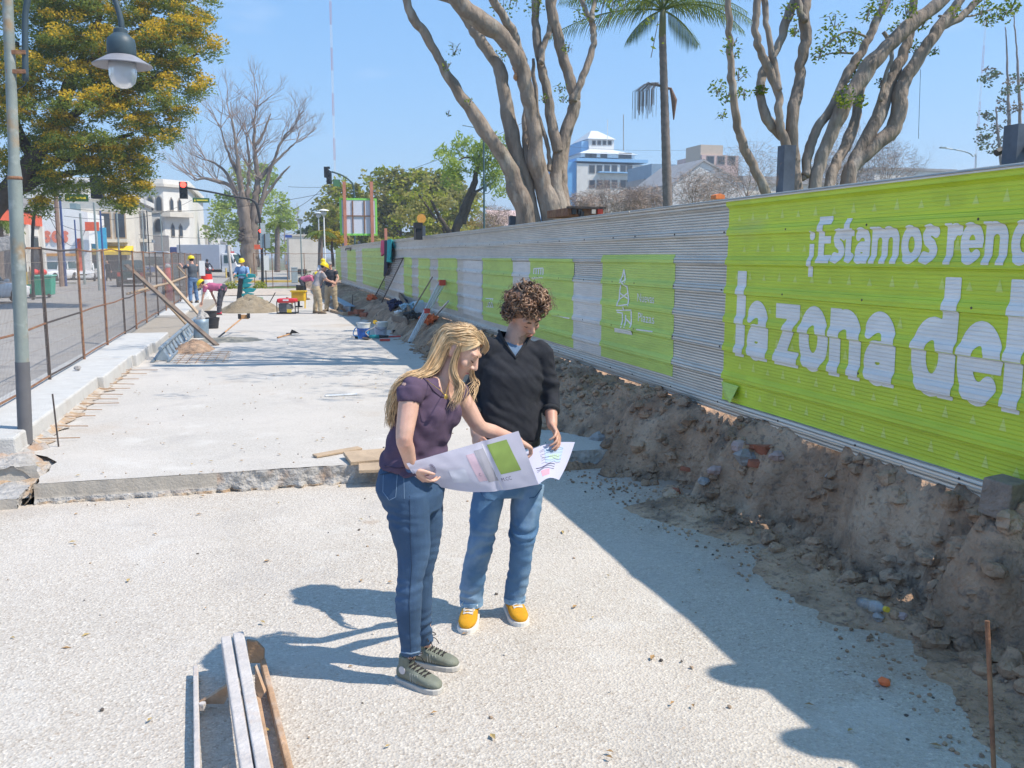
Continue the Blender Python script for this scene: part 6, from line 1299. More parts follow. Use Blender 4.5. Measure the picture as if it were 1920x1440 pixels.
def figure(label, group, root, J, sk, trouser, shirt, shoes, sleeve=.5, hat=None, hairm=None, vox=.014, B=1., cat='person', hs=1., long=1., tw=1., fem=False, cap=None):
    """J: world joints; a worker: fused body, trousers, shirt, shoes, hat"""
    t = thing('person', label, cat, root, group); g = {k: Vector(v) for k, v in J.items()}; b = MB()
    hipm = (g['hipL'] + g['hipR']) / 2; shm = (g['shL'] + g['shR']) / 2; lat = (g['shR'] - g['shL']).normalized(); hl = (g['hipR'] - g['hipL']).normalized(); sp = (shm - hipm).normalized(); dep = lat.cross(sp).normalized(); dh = hl.cross(sp).normalized()
    M = rotb(g['gaze'], g['hup']); neckb = g.get('neck', shm + sp * .04)
    def torso(q, e):
        q.loft([(hipm - sp * .06, hl * (.150 + e) * B, dh * (.105 + e) * B), (hipm + sp * .05, hl * (.165 + e) * B, dh * (.118 + e) * B), (hipm.lerp(shm, .38), hl.lerp(lat, .4) * (.142 + e) * B, dh.lerp(dep, .4) * (.108 + e) * B), (hipm.lerp(shm, .70), lat * (.16 + e) * B, dep * (.122 + e) * B), (shm - sp * .03, lat * (.155 + e) * B, dep * (.10 + e) * B), (shm + sp * .035, lat * (.09 + e) * B, dep * (.065 + e) * B)], 18, dome=.35, power=2.4)
    torso(b, -.006)
    limb(b, [neckb - sp * .03, neckb + (g['head'] - neckb) * .4, g['head'] - M.col[2] * .05 - M.col[1] * .015], [.062 * B, .054, .053], 12)
    head(b, g['head'], M, hs, female=fem)
    for s_ in 'LR':
        sh, el, wr, hp, kn, an = (g[k + s_] for k in ('sh', 'el', 'wr', 'hip', 'kn', 'an'))
        limb(b, [sh, sh.lerp(el, .5), el, el.lerp(wr, .35), wr], [.050 * B, .046 * B, .039, .039, .027], 12)
        limb(b, [hp, kn, an], [.07, .048, .036], 10)
    me = fuse(b, 'body', vox, 2)
    hb = MB(); hb.v, hb.f = [tuple(v.co) for v in me.vertices], [tuple(p.vertices) for p in me.polygons]; hb.m = [0] * len(hb.f)
    for s_, sg in (('L', -1), ('R', 1)):
        d = (g['wr' + s_] - g['el' + s_]).normalized(); n_ = g.get('hn' + s_, dep); n_ = n_ if abs(d.dot(n_)) < .95 else lat; hand(hb, g['wr' + s_] + d * .01, d, n_, 1., side=sg)
    hb.build('body', sk, t, True)
    b = MB()
    b.loft([(hipm - sp * .10, hl * .155 * B, dh * .118 * B), (hipm, hl * .176 * B, dh * .132 * B), (hipm + sp * .10, hl * .164 * B, dh * .122 * B)], 18, power=2.3)
    for s_ in 'LR':
        hp, kn, an = g['hip' + s_], g['kn' + s_], g['an' + s_]; limb(b, [hp, hp.lerp(kn, .45), kn, kn.lerp(an, .5), an - UP * .02], [.095 * B * tw, .09 * B * tw, .070 * tw, .068 * tw, .062 * tw], 14, 3, False)
    me = fuse(b, 'trousers', vox, 2); cloth(me, lambda c, n_: .014 * fbm(c.x * 6, c.y * 6, c.z * 14, 2)); meshobj(me, 'trousers', trouser, t)
    b = MB(); torso(b, .012)
    for s_ in 'LR':
        sh, el, wr = g['sh' + s_], g['el' + s_], g['wr' + s_]
        e = [sh, sh.lerp(el, .5), sh.lerp(el, min(1, sleeve * 2))] if sleeve <= .5 else [sh, el, el.lerp(wr, (sleeve - .5) * 2)]
        limb(b, e, [.068 * B, .062 * B, .060 * B], 12, 3, False)
    me = fuse(b, 'shirt', vox, 2); cloth(me, lambda c, n_: .012 * fbm(c.x * 7, c.y * 7, c.z * 9, 2)); meshobj(me, 'shirt', shirt, t)
    for s_ in 'LR':
        a_ = g['an' + s_]; f = g.get('toe' + s_, dep); shoe(t, Vector((a_.x, a_.y, a_.z - .09)), f, shoes, 1.)
    if hat: hardhat(t, g['head'], M, 1., hat)
    elif cap: 
        q = MB(); q.lathe([(.092, 0), (.09, .04), (.07, .078), (.02, .095)], g['head'] + M.col[2] * .025, 16, M @ Matrix.Diagonal((.95, 1.1, 1))); q.loft([(g['head'] + M @ Vector((0, .06, .03)), M.col[0] * .07, M.col[1] * .09), (g['head'] + M @ Vector((0, .06, .038)), M.col[0] * .07, M.col[1] * .09)], 14); q.build('cap', cap, t, True)
    if hairm:
        q = MB(); q.ell(g['head'] + M @ Vector((0, -.025, .02)), .082, .088, .085, M); q.build('hair', hairm, t, True)
    return t
M_HAT = mat('helmet_yellow', (.80, .60, .01), .35, .04); M_JEANW = mat('work_jeans', (.11, .19, .33), .9, .2, 8); M_KHAKI = mat('khaki_cloth', (.44, .35, .23), .9, .15, 8); M_GREYT = mat('charcoal_tshirt', (.085, .10, .12), .9, .2, 8); M_PINK = mat('pink_shirt', (.46, .12, .22), .9, .12, 8); M_DKT = mat('dark_trousers', (.06, .06, .075), .9, .2, 8); M_BLUET = mat('light_blue_shirt', (.20, .33, .55), .9, .12, 8); M_PALEG = None
M_GREYM = mat('marl_grey_shirt', (.36, .33, .34), .9, .15, 12); M_VEST = mat('dark_vest', (.045, .045, .055), .85, .2, 8); M_LBL = mat('pale_blue_shirt', (.55, .60, .72), .9, .1, 8); M_SHOE = mat('work_boot', (.22, .16, .11), .8); M_SOLE = mat('boot_sole', (.10, .09, .08), .9); M_REDB = mat('red_boot', (.5, .04, .07), .6); M_HAIRD = mat('dark_hair', (.03, .022, .02), .8)
def stand(px, py, z, facing, gaze=None, hgt=1.74, bend=0., Y=None, arms=None, feet=.16, crouch=0., turn=0.):
    """joint positions of a standing or bending person; facing in degrees from image right, turning away from the camera"""
    o = G(px, py, z); k = hgt / 1.74; f = RT * math.cos(R(facing)) + VW * math.sin(R(facing)); r_ = Vector((f.y, -f.x, 0)); J = {}
    hip = o + UP * (.90 - crouch) * k - f * bend * .16
    sp = (UP * math.cos(R(90 * bend)) + f * math.sin(R(90 * bend))); sh = hip + sp * .50 * k
    for s_, sg in (('L', -1), ('R', 1)):
        J['hip' + s_] = hip + r_ * sg * .09 * k; J['an' + s_] = o + r_ * sg * feet + UP * .09 + f * sg * .05; J['kn' + s_] = (J['hip' + s_] + J['an' + s_]) / 2 + f * (.03 + crouch * .7); J['sh' + s_] = sh + r_ * sg * .185 * k
        a = (arms or {}).get(s_, ((.05, .05, -.28), (.08, .0, -.26)))
        e, w = a; ax = lambda q: r_ * sg * q[0] + f * q[1] + UP * q[2]
        J['el' + s_] = J['sh' + s_] + ax(e) * k; J['wr' + s_] = J['el' + s_] + ax(w) * k
        J['toe' + s_] = f + r_ * sg * .2
    g = Vector(gaze) if gaze else (f - UP * (.25 + bend))
    J['neck'] = sh + sp * .05; hd = (sp + f * .35 * (1 - bend) + UP * .15).normalized(); J['head'] = sh + hd * .215 * k; J['gaze'] = g; J['hup'] = sp + UP * .3
    return o, J
wk = 'workers in hard hats on the site'
o, J = stand(364, 568, .33, 140, hgt=1.66, arms={'L': ((.08, .20, -.10), (-.05, .22, .12)), 'R': ((.05, .1, -.26), (.1, .16, -.18))}); figure('person in yellow helmet, charcoal shirt and jeans tying the mesh fence', wk, o, J, M_SKM, M_JEANW, M_GREYT, (M_SHOE, M_SOLE), .45, M_HAT, M_HAIRD)
o, J = stand(411, 590, TOPZ, 178, hgt=1.62, bend=.92, arms={'L': ((.0, .10, -.27), (.0, .06, -.25)), 'R': ((.02, -.05, -.28), (.02, -.10, -.25))}, feet=.15); figure('person in yellow helmet and pink shirt bending over black buckets', wk, o, J, M_SKM, M_DKT, M_PINK, (M_REDB, M_SOLE), .35, M_HAT, M_HAIRD)
o, J = stand(457, 566, TOPZ, -88, hgt=1.72, arms={'L': ((.08, .12, -.24), (.0, .22, -.06)), 'R': ((.08, .12, -.24), (.0, .22, -.06))}); figure('person in yellow helmet and light blue shirt behind the teal machine', wk, o, J, M_SKM, M_DKT, M_BLUET, (M_SHOE, M_SOLE), .7, M_HAT, M_HAIRD)
o, J = stand(573, 562, TOPZ, -5, hgt=1.62, bend=.85, arms={'L': ((0, .12, -.26), (0, .1, -.2)), 'R': ((0, .12, -.26), (0, .1, -.2))}); figure('person in yellow helmet and pink shirt stooping in the background by the steel beam', wk, o, J, M_SKM, M_DKT, M_PINK, (M_SHOE, M_SOLE), .35, M_HAT, M_HAIRD)
o, J = stand(596, 588, TOPZ, 25, hgt=1.66, bend=.24, arms={'L': ((.06, .16, -.22), (-.02, .22, -.08)), 'R': ((.06, .14, -.24), (-.06, .22, -.10))}); figure('person in yellow helmet, grey shirt and khaki trousers leaning to the man in the vest', wk, o, J, M_SKM, M_KHAKI, M_GREYM, (M_SHOE, M_SOLE), .38, M_HAT, M_HAIRD, tw=1.15)
o, J = stand(622, 584, TOPZ, -110, hgt=1.66, arms={'L': ((.12, .02, -.25), (-.04, .16, -.18)), 'R': ((.14, -.04, -.25), (.0, .16, -.18))}); tV = figure('person in grey cap, dark vest and khaki trousers with hands at the belt', wk, o, J, M_SKM, M_KHAKI, M_VEST, (M_SHOE, M_SOLE), .12, None, None, B=1.12, tw=1.2, cap=mat('grey_cap', (.3, .29, .29), .9))
o, J = stand(607, 548, TOPZ, -70, hgt=1.68, arms={'L': ((.05, .2, -.14), (-.02, .2, .1)), 'R': ((.1, .1, -.25), (-.02, .2, -.1))}); figure('person in yellow helmet and pale blue shirt farthest back by the end of the hoarding', wk, o, J, M_SKD, M_JEANW, M_LBL, (M_SHOE, M_SOLE), .5, M_HAT, M_HAIRD)
o, J = stand(204, 527, -.03, -100, hgt=1.7); figure('person in dark clothes walking on the far pavement', None, o, J, M_SKM, M_DKT, M_VEST, (M_SHOE, M_SOLE), .9, None, M_HAIRD, vox=.02)
o, J = stand(540, 508, -.03, -60, hgt=1.7); figure('person in blue sitting-height clothes far off beside the low white building', None, o, J, M_SKM, M_DKT, M_BLUET, (M_SHOE, M_SOLE), .9, None, M_HAIRD, vox=.02)
# motorcyclist waiting at the crossing
t = thing('motorcycle', 'motorcycle with round headlamp and orange indicator waiting at the crossing', 'motorcycle', (P(392, 515, 84).x, 84, -.03)); c = P(390, 515, 84); c.z = -.03; f = Vector((.35, -.94, 0)); 
for s_ in (.65, -.65): MB().lathe([(.2, -.06), (.3, -.06), (.32, 0), (.3, .06), (.2, .06)], c + f * s_ + UP * .32, 16, rotb(f, UP) @ Matrix.Rotation(R(90), 3, 'Y')).build('wheel', M_TYRE, t)
b = MB(); b.bar(c + f * .62 + UP * .32, c + f * .45 + UP * 1.0, .07); b.bar(c - f * .65 + UP * .32, c + f * .2 + UP * .55, .08); b.box(c + UP * .45, (.3, .4, .3)); b.build('frame', M_BLACK, t)
MB().ell(c + f * .15 + UP * .82, .17, .28, .13, rotb(f, UP)).build('tank', P_RED, t, True); MB().box(c - f * .35 + UP * .8, (.25, .55, .1), M=rotb(f, UP)).build('seat', M_BLACK, t, bevel=.02); MB().ell(c + f * .58 + UP * .95, .11, .06, .11, rotb(f, UP)).build('headlight', M_LAMPW, t, True); MB().bar(c + f * .42 + UP * 1.02 - RT * .35, c + f * .42 + UP * 1.02 + RT * .35, .03).build('handlebar', M_BLACK, t); MB().box(c + f * .5 + UP * .85 + RT * .3, (.12, .1, .1)).build('indicator', M_ORANGE, t)
r_ = Vector((f.y, -f.x, 0)); hp = c - f * .25 + UP * .92; sh = hp + UP * .48 + f * .12; J = {'neck': sh + UP * .05, 'head': sh + UP * .23 + f * .04, 'gaze': f, 'hup': UP}
for s_, sg in (('L', -1), ('R', 1)): J.update({'hip' + s_: hp + r_ * sg * .1, 'kn' + s_: hp + r_ * sg * .2 + f * .38 - UP * .2, 'an' + s_: c + r_ * sg * .25 + UP * .12 + f * .1, 'sh' + s_: sh + r_ * sg * .19, 'el' + s_: sh + r_ * sg * .3 + f * .2 - UP * .2, 'wr' + s_: c + f * .38 + UP * 1.03 + r_ * sg * .3, 'toe' + s_: f})
tm = figure('person in dark jacket and black helmet riding the waiting motorcycle', None, c, J, M_SKM, M_DKT, M_VEST, (M_SHOE, M_SOLE), .95, None, None, vox=.02); q = MB().ell(J['head'] + UP * .02, .125, .14, .14); q.build('helmet', M_BLACK, tm, True); 

# ------------------------------------------------------------------ the man with curly hair
def denim(name, c, c2, am=.75): return mat(name, c, .85, .18, 3.5, .25, 300, spots=[(c2, 2.6, .5, .70, am), (tuple(v * .6 for v in c), 5, .58, .72, .5)])
M_JM = denim('washed_denim', (.075, .165, .30), (.36, .48, .60), .95); M_JW = denim('dark_denim', (.040, .085, .165), (.10, .18, .31))
M_SWEAT = mat('charcoal_knit', (.030, .032, .040), .92, .15, 30, .35, 420, spec=.2); M_TEE = mat('slate_blue_tee', (.13, .20, .31), .9, .1, 30)
M_PLUM = mat('plum_cotton', (.098, .066, .108), .9, .12, 12, .12, 300, spec=.2)
M_OSHOE = mat('mustard_suede', (.62, .30, .012), .85, .10, 30, .3, 300); M_WSOLE = mat('white_sole', (.72, .70, .66), .7, .05, 20); M_LACEW = mat('white_lace', (.75, .73, .68), .8)
YM = 4.62; ym = lambda x, y, d=0.: P(x, y, YM + d)
man = thing('person', 'man with curly brown hair, dark V-neck sweater, faded jeans and mustard sneakers holding a plan', 'person', G(925, 1165))
b = MB(); gz = RT * .42 - VW * .66 - UP * .60; hup = UP * .8 - VW * .45 + RT * .1 ; MH = rotb(gz, hup); hc = ym(984, 590, .03); HS = 1.03
head(b, hc, MH, HS)
sL, sR = ym(914, 654, .0), ym(1015, 658, .02); eL, eR = ym(888, 745, .05), ym(1031, 742, .03); wL, wR = ym(893, 815, -.16), ym(1035, 797, -.11)
hL, hR = ym(925, 880), ym(990, 880); kL, kR = ym(901, 1018, -.06), ym(978, 1020, -.05); aL, aR = ym(884, 1128), ym(965, 1120)
latm = (sR - sL).normalized(); depm = VW * 1.0 + RT * .05; nb = ym(957, 655, .03)
limb(b, [nb - UP * .05, nb + (hc - nb) * .45, hc - MH.col[2] * .05 - MH.col[1] * .02], [.066, .058, .058], 14)
def tor(q, rows, dome=.3): q.loft([(c, latm * a, depm * d_) for c, a, d_ in rows], 24, dome=dome, power=2.5)
rows = [(ym(957, 890, .01), .16, .115), (ym(957, 830, .01), .155, .11), (ym(960, 760, .01), .155, .115), (ym(965, 700, .01), .158, .11), (ym(966, 668, .03), .14, .088), (ym(962, 640, .04), .09, .065)]
tor(b, rows)
for s_, e, w in ((sL, eL, wL), (sR, eR, wR)): limb(b, [s_, s_.lerp(e, .5), e, e.lerp(w, .35), w], [.046, .042, .034, .038, .029], 14)
for h, k, a_ in ((hL, kL, aL), (hR, kR, aR)): limb(b, [h, k, a_], [.065, .036, .032], 12)
hand(b, wR, RT * .32 - VW * .72 - UP * .45, RT * .75 + UP * .45 + VW * .1, 1.0, (.45, .5, .55, .6), (.45, .6), -1, .08)
hand(b, wL, ym(900, 832, -.26) - wL, -RT * .6 + VW * .5 + UP * .5, 1.0, (.3, .4, .45, .5), (.5, .5), 1, .08)
me = fuse(b, 'body', .0045, 3); o = meshobj(me, 'body', [M_SKM, M_STUB], man)
inv = MH.inverted(); off = LOC[man.name]
for p in me.polygons:   # short beard on jaw, chin and upper lip
    q = inv @ (p.center + off - hc) / HS
    if -.125 < q.z < -.04 and q.y > -.02 and abs(q.x) < .075 and not (q.z > -.05 and q.y > .088): 
        if not (abs(q.x) < .021 and -.079 < q.z < -.058) and (q.z < -.05 + .03 * (abs(q.x) > .045)): p.material_index = 1
for sg in (-1, 1):
    T = lambda x, y, z: hc + MH @ (Vector((x, y, z)) * HS)
    MB().tube([T(sg * .012, .091, .022), T(sg * .03, .091, .029), T(sg * .05, .075, .024)], [.003, .0042, .0025], 6).build('eyebrow', mat('brown_brow', (.06, .035, .022), .8), man)
    MB().tube([T(sg * .019, .0845, -.003), T(sg * .031, .0885, -.0055), T(sg * .043, .0805, -.002)], [.0012, .0018, .0012], 5).build('eyelash', M_LASH, man)
MB().tube([T(-.021, .087, -.068), T(-.008, .0945, -.0665), T(.008, .0945, -.0665), T(.021, .087, -.068)], [.0015, .0035, .0035, .0015], 6).build('lips', M_LIPS, man, True)
# jeans
b = MB(); b.loft([(ym(957, 925, .01), latm * .160, depm * .118), (ym(957, 890, .01), latm * .185, depm * .132), (ym(957, 850, .01), latm * .176, depm * .126), (ym(957, 826, .01), latm * .168, depm * .12)], 24, power=2.4)
b2 = [ym(922, 905), ym(910, 960, -.03), ym(903, 1015, -.06), ym(890, 1068, -.03), ym(885, 1106), ym(884, 1132)]; limb(b, b2, [.090, .085, .070, .067, .068, .061], 18, 4, False)
b3 = [ym(991, 905), ym(985, 960, -.03), ym(979, 1018, -.05), ym(974, 1070, -.02), ym(967, 1104), ym(965, 1126)]; limb(b, b3, [.090, .085, .067, .062, .064, .057], 18, 4, False)
me = fuse(b, 'jeans', .0065, 3)
def wrm(c, n_):
    z = c.z; k = .35 + 1.3 * max(0, 1 - z / .32) + .8 * math.exp(-((z - .47) / .1) ** 2); w = math.sin(z * 95 + 3 * nz(c.x * 7, c.y * 7, z * 6) * 3); return k * (.0085 * w * (nz(c.x * 5, c.y * 5, z * 9) + .25) + .006 * fbm(c.x * 9, c.y * 9, z * 16, 3))
cloth(me, wrm); jm = meshobj(me, 'jeans', M_JM, man)
for q in (b2, b3): MB().tube([p + RT * (.03 if q is b3 else -.02) * 1 - VW * .088 for p in spline(q[:4], 4)], .002, 4).build('seam', mat('denim_seam', (.04, .10, .2), .9), jm) if False else None
MB().loft([(ym(884, 1134), RT * .064, VW * .064), (ym(884, 1125), RT * .066, VW * .066)], 20).build('hem', mat('pale_denim', (.2, .34, .5), .9, .2, 40), jm, True, angle=50); MB().loft([(ym(965, 1128), RT * .06, VW * .06), (ym(965, 1119), RT * .062, VW * .062)], 20).build('hem', bpy.data.materials['pale_denim'], jm, True, angle=50)
tj = bvh(jm)
for q in ([(895, 915), (910, 935), (925, 938)], [(1016, 915), (1003, 932), (992, 934)]):
    q = drape(tj, q, .0005, 8)
    if len(q) > 2: MB().tube(q, .0022, 5).build('seam', mat('denim_dark_seam', (.035, .09, .19), .9), jm)
MB().loft([(ym(957, 832, .01), latm * .176, depm * .127), (ym(957, 822, .01), latm * .175, depm * .127)], 24, power=2.4).build('belt', M_BLACK, man, True, angle=50)
# sweater with a V neck, the tee showing in it
b = MB(); rows2 = [(ym(956, 822, .01), .176, .132), (ym(957, 800, .01), .178, .134), (ym(959, 755, .01), .176, .134), (ym(963, 700, .01), .178, .130), (ym(965, 668, .03), .166, .110), (ym(964, 642, .045), .118, .086), (ym(963, 622, .05), .082, .070)]
b.loft([(c, latm * a, depm * d_) for c, a, d_ in rows2], 28, power=2.5)
limb(b, [sL, sL.lerp(eL, .5), eL, eL.lerp(wL, .45)], [.064, .060, .058, .049], 16, 3, False); limb(b, [sR, sR.lerp(eR, .5), eR, eR.lerp(wR, .50)], [.064, .060, .058, .049], 16, 3, False)
for s_ in (sL, sR): b.ell(s_ + (nb - s_) * .08, .062, .064, .062); limb(b, [nb - UP * .035, nb.lerp(s_, .55) - UP * .014, s_ - UP * .004], [.070, .064, .062], 14, 3)
me = fuse(b, 'sweater', .0065, 4)
def wrs(c, n_):
    low = max(0, min(1, (1.33 - c.z) / .3)); el_ = math.exp(-((c - eR).length / .13) ** 2) + math.exp(-((c - eL).length / .13) ** 2)
    return .008 * fbm(c.x * 5 + c.z * 4, c.y * 4, c.z * 6, 3) + .005 * fbm(c.x * 16 + c.z * 14, c.y * 12, c.z * 7, 2) + (.003 + .005 * el_ + .005 * low) * math.sin(c.z * 75 + c.x * 45 + 6 * nz(c.x * 5, c.y * 5, c.z * 5)) * (nz(c.x * 3, 2, c.z * 4) + .2)
cloth(me, wrs)
vb, vl, vr = ym(966, 669), ym(934, 617), ym(992, 628)
def inV(c):   # inside the V as seen from the front of the chest
    if (c - nb).dot(VW) > .02: return False
    x = (c - vb).dot(RT); z = (c - vb).z
    if z < 0 or z > .3: return False
    l = (vl - vb); r_ = (vr - vb); xl = l.dot(RT) * z / l.z; xr = r_.dot(RT) * z / r_.z
    return xl < x < xr
m2 = split(me, inV); meshobj(me, 'sweater', M_SWEAT, man)
def inT(c): return (c - ym(966, 645)).z + .3 * abs((c - ym(966, 645)).dot(RT)) * -1 < -.0
m3 = split(m2, lambda c: not inT(c)); bpy.data.meshes.remove(m3)
for v in m2.vertices: v.co += VW * .006
meshobj(m2, 'undershirt', M_TEE, man)
tree_ = bvh(bpy.data.objects['sweater']); col = drape(tree_, [(936, 621), (941, 632), (951, 650), (966, 672)], .003, 4) + drape(tree_, [(966, 672), (981, 650), (990, 634), (994, 626)], .003, 4)[1:]
MB().tube(col, .0075, 8).build('collar', mat('charcoal_rib', (.022, .024, .03), .95, .2, 60), man, True)
for w, e, fr in ((wR, eR, .50), (wL, eL, .45)):
    c = e.lerp(w, fr); d = (w - e).normalized(); MB().tube([c - d * .012, c, c + d * .014], [.048, .050, .048], 18).build('cuff', bpy.data.materials['charcoal_rib'], man, True)
# sneakers
for c, f in ((Vector((aL.x, aL.y + .01, 0)), G(862, 1196) - G(880, 1150)), (Vector((aR.x, aR.y + .03, 0)), G(988, 1176) - G(964, 1140))): shoe(man, c, f, (M_OSHOE, M_WSOLE), 1.08, False, M_LACEW, 'sneaker')
# curls
M_CURL = mat('brown_curls', (.15, .08, .048), .5, .45, 18, spots=[((.36, .22, .13), 14, .50, .64, .85), ((.022, .013, .010), 10, .58, .68, .8)], spec=.5)
random.seed(77); b = MB(); b.ell(hc + MH @ Vector((0, -.022, .046)) * HS, .092, .105, .088, MH); ub_ = MB(); T = lambda x, y, z: hc + MH @ (Vector((x, y, z)) * HS)
hcen = ym(988, 577, .03)
cnt = 0
while cnt < 560:
    d = Vector((random.gauss(0, 1), random.gauss(0, 1), random.gauss(0, 1))).normalized(); q = MH.inverted() @ d
    fr_ = q.y > .30 and q.z < .28                       # keep the face free
    if fr_ or q.z < -.62 or (q.z < -.25 and q.y > -.05): continue
    cnt += 1
    base = hcen + d * (.082 + .022 * nz(d.x * 2.2, d.y * 2.2, d.z * 2.2)); lay = random.uniform(.0, .045); p0 = base + d * lay
    ax = (d.cross(Vector((random.gauss(0, 1), random.gauss(0, 1), random.gauss(0, 1)))).normalized() * .8 - UP * .35 + d * random.uniform(0, .35)).normalized(); u1 = ax.orthogonal().normalized(); u2 = ax.cross(u1); rr = random.uniform(.009, .021); L = random.uniform(.03, .085); tr_ = random.uniform(.9, 1.9) * 6.28
    n_ = 16; b.tube([p0 + ax * L * (i / n_ - .5) + (u1 * math.cos(tr_ * i / n_) + u2 * math.sin(tr_ * i / n_)) * rr * (1 - .3 * i / n_) for i in range(n_ + 1)], [.0015] + [.0058] * 8 + [.0054 - .0005 * k for k in range(8)], 5)
for k in range(160):   # loose stray hairs round the outline
    d = Vector((random.gauss(0, 1), random.gauss(0, .6), abs(random.gauss(.3, 1)))).normalized(); p0 = hcen + d * .12; u1 = d.orthogonal().normalized(); q = random.uniform(.02, .05); b.tube([p0, p0 + d * q * .6 + u1 * .01, p0 + d * q + u1 * random.uniform(-.02, .03) - UP * .006, p0 + d * q * 1.05 - UP * .02], .0009, 3, False)
b.build('hair', islands(M_CURL, .45, 1.5), man, True)

# ------------------------------------------------------------------ the woman with long blonde hair
YW_ = 4.05; yw = lambda x, y, d=0.: P(x, y, YW_ + d)
wom = thing('person', 'woman with long blonde hair, plum T-shirt, dark jeans and green-grey boots pointing at the plan', 'person', G(800, 1270))
fw = (RT * .78 - VW * .62).normalized(); rw = Vector((fw.y, -fw.x, 0))    # her right: towards the camera and image left
gz = RT * .80 - VW * .26 - UP * .58; MW = rotb(gz, UP + RT * .5); hw_ = yw(864, 657, .0); HS2 = .98
b = MB(); head(b, hw_, MW, HS2, .95, True)
hipc = yw(770, 905); shc = yw(816, 727); nbw = yw(826, 716); spw = (shc - hipc).normalized(); dw = (fw - spw * fw.dot(spw)).normalized()
sN, sF = yw(770, 730, -.12), yw(855, 732, .11); eN, eF = yw(758, 822, -.20), yw(899, 800, .10); wN, wF = yw(772, 880, -.13), yw(972, 827, .24)
limb(b, [nbw - UP * .05, nbw + (hw_ - nbw) * .45, hw_ - MW.col[2] * .045 - MW.col[1] * .03], [.056, .047, .046], 14)
rws = [(yw(768, 915), .165, .122), (yw(771, 890), .165, .12), (yw(782, 845), .122, .098), (yw(797, 790), .138, .108), (yw(808, 750), .145, .095), (yw(818, 722), .095, .066), (yw(822, 706), .055, .045)]
b.loft([(c, rw * a, dw * d_) for c, a, d_ in rws], 24, dome=.3, power=2.3)
limb(b, [sN, sN.lerp(eN, .5), eN, eN.lerp(wN, .35), wN], [.050, .046, .038, .036, .0245], 14); limb(b, [sF, sF.lerp(eF, .5), eF, eF.lerp(wF, .35), wF], [.048, .045, .037, .036, .0245], 14)
hN, hF = yw(762, 920, -.06), yw(792, 920, .07); kN, kF = yw(770, 1075, -.08), yw(793, 1055, .07); aN, aF = yw(770, 1228, -.08), yw(798, 1208, .10)
for h, k, a_ in ((hN, kN, aN), (hF, kF, aF)): limb(b, [h, k, k.lerp(a_, .4), a_], [.055, .036, .032, .028], 12)
hand(b, wN, yw(797, 903, -.12) - wN, -UP * .75 - RT * .3 - VW * .5, .93, (.45, .6, .6, .6), (.7, .6), -1, .05)
hand(b, wF, yw(1010, 846, .30) - wF, UP * .85 + RT * .25 - VW * .1, .95, (.22, .55, .75, .85), (.55, .5), -1, .10)
me = fuse(b, 'body', .0042, 3); meshobj(me, 'body', M_SKW, wom)
T = lambda x, y, z: hw_ + MW @ (Vector((x, y, z)) * HS2)
for sg in (-1, 1):
    MB().tube([T(sg * .012, .0905, .023), T(sg * .03, .0905, .030), T(sg * .05, .076, .025)], [.0018, .0026, .0015], 6).build('eyebrow', mat('fair_brow', (.25, .16, .10), .8), wom); MB().tube([T(sg * .018, .0845, -.003), T(sg * .031, .0895, -.006), T(sg * .045, .0795, -.002)], [.0014, .0026, .0016], 5).build('eyelash', M_LASH, wom)
MB().tube([T(-.02, .087, -.068), T(-.008, .0945, -.067), T(.008, .0945, -.067), T(.02, .087, -.068)], [.0016, .0042, .0042, .0016], 6).build('lips', M_LIPS, wom, True)
# jeans
b = MB(); b.loft([(yw(774, 948), rw * .150, dw * .120), (yw(770, 915), rw * .180, dw * .136), (yw(771, 885), rw * .166, dw * .124), (yw(774, 868), rw * .150, dw * .115)], 24, power=2.3)
l1 = [yw(764, 925, -.06), yw(768, 985, -.07), yw(775, 1030, -.08), yw(770, 1082, -.09), yw(766, 1135, -.09), yw(768, 1185, -.08), yw(771, 1226, -.08)]; limb(b, l1, [.103, .096, .080, .060, .062, .052, .046], 18, 4, False)
l2 = [yw(794, 925, .07), yw(796, 985, .07), yw(795, 1030, .07), yw(790, 1075, .07), yw(788, 1130, .07), yw(790, 1175, .09), yw(798, 1203, .10)]; limb(b, l2, [.095, .088, .072, .056, .058, .05, .045], 18, 4, False)
me = fuse(b, 'jeans', .006, 3)
cloth(me, lambda c, n_: (.35 + 1.0 * math.exp(-((c.z - .5) / .07) ** 2) + .9 * math.exp(-((c.z - .2) / .07) ** 2) + .5 * math.exp(-((c.z - .8) / .06) ** 2)) * (.0050 * math.sin(c.z * 120 + 8 * nz(c.x * 7, c.y * 7, c.z * 5)) * (nz(c.x * 5, c.y * 5, c.z * 8) + .3) + .0035 * fbm(c.x * 12, c.y * 12, c.z * 18, 3)))
jw = meshobj(me, 'jeans', M_JW, wom)
# back pocket, stitched
M_ST = mat('denim_stitch', (.17, .25, .36), .9); M_SEAM = mat('denim_seam', (.022, .045, .09), .9); tj = bvh(jw)
for q, r_, m_ in (([(719, 888), (718, 922), (730, 938), (742, 932), (745, 888)], .0016, M_ST), ([(757, 886), (758, 935)], .0016, M_ST), ([(713, 890), (740, 886), (770, 884), (800, 884), (826, 880)], .003, M_SEAM), ([(768, 930), (769, 1000), (772, 1060), (767, 1130), (770, 1222)], 0.0018, M_SEAM), ([(753, 1223), (770, 1226), (786, 1222)], .004, M_ST)):
    q = drape(tj, q, .0005, 8)
    if len(q) > 2: MB().tube(q, r_, 5).build('stitching', m_, jw)
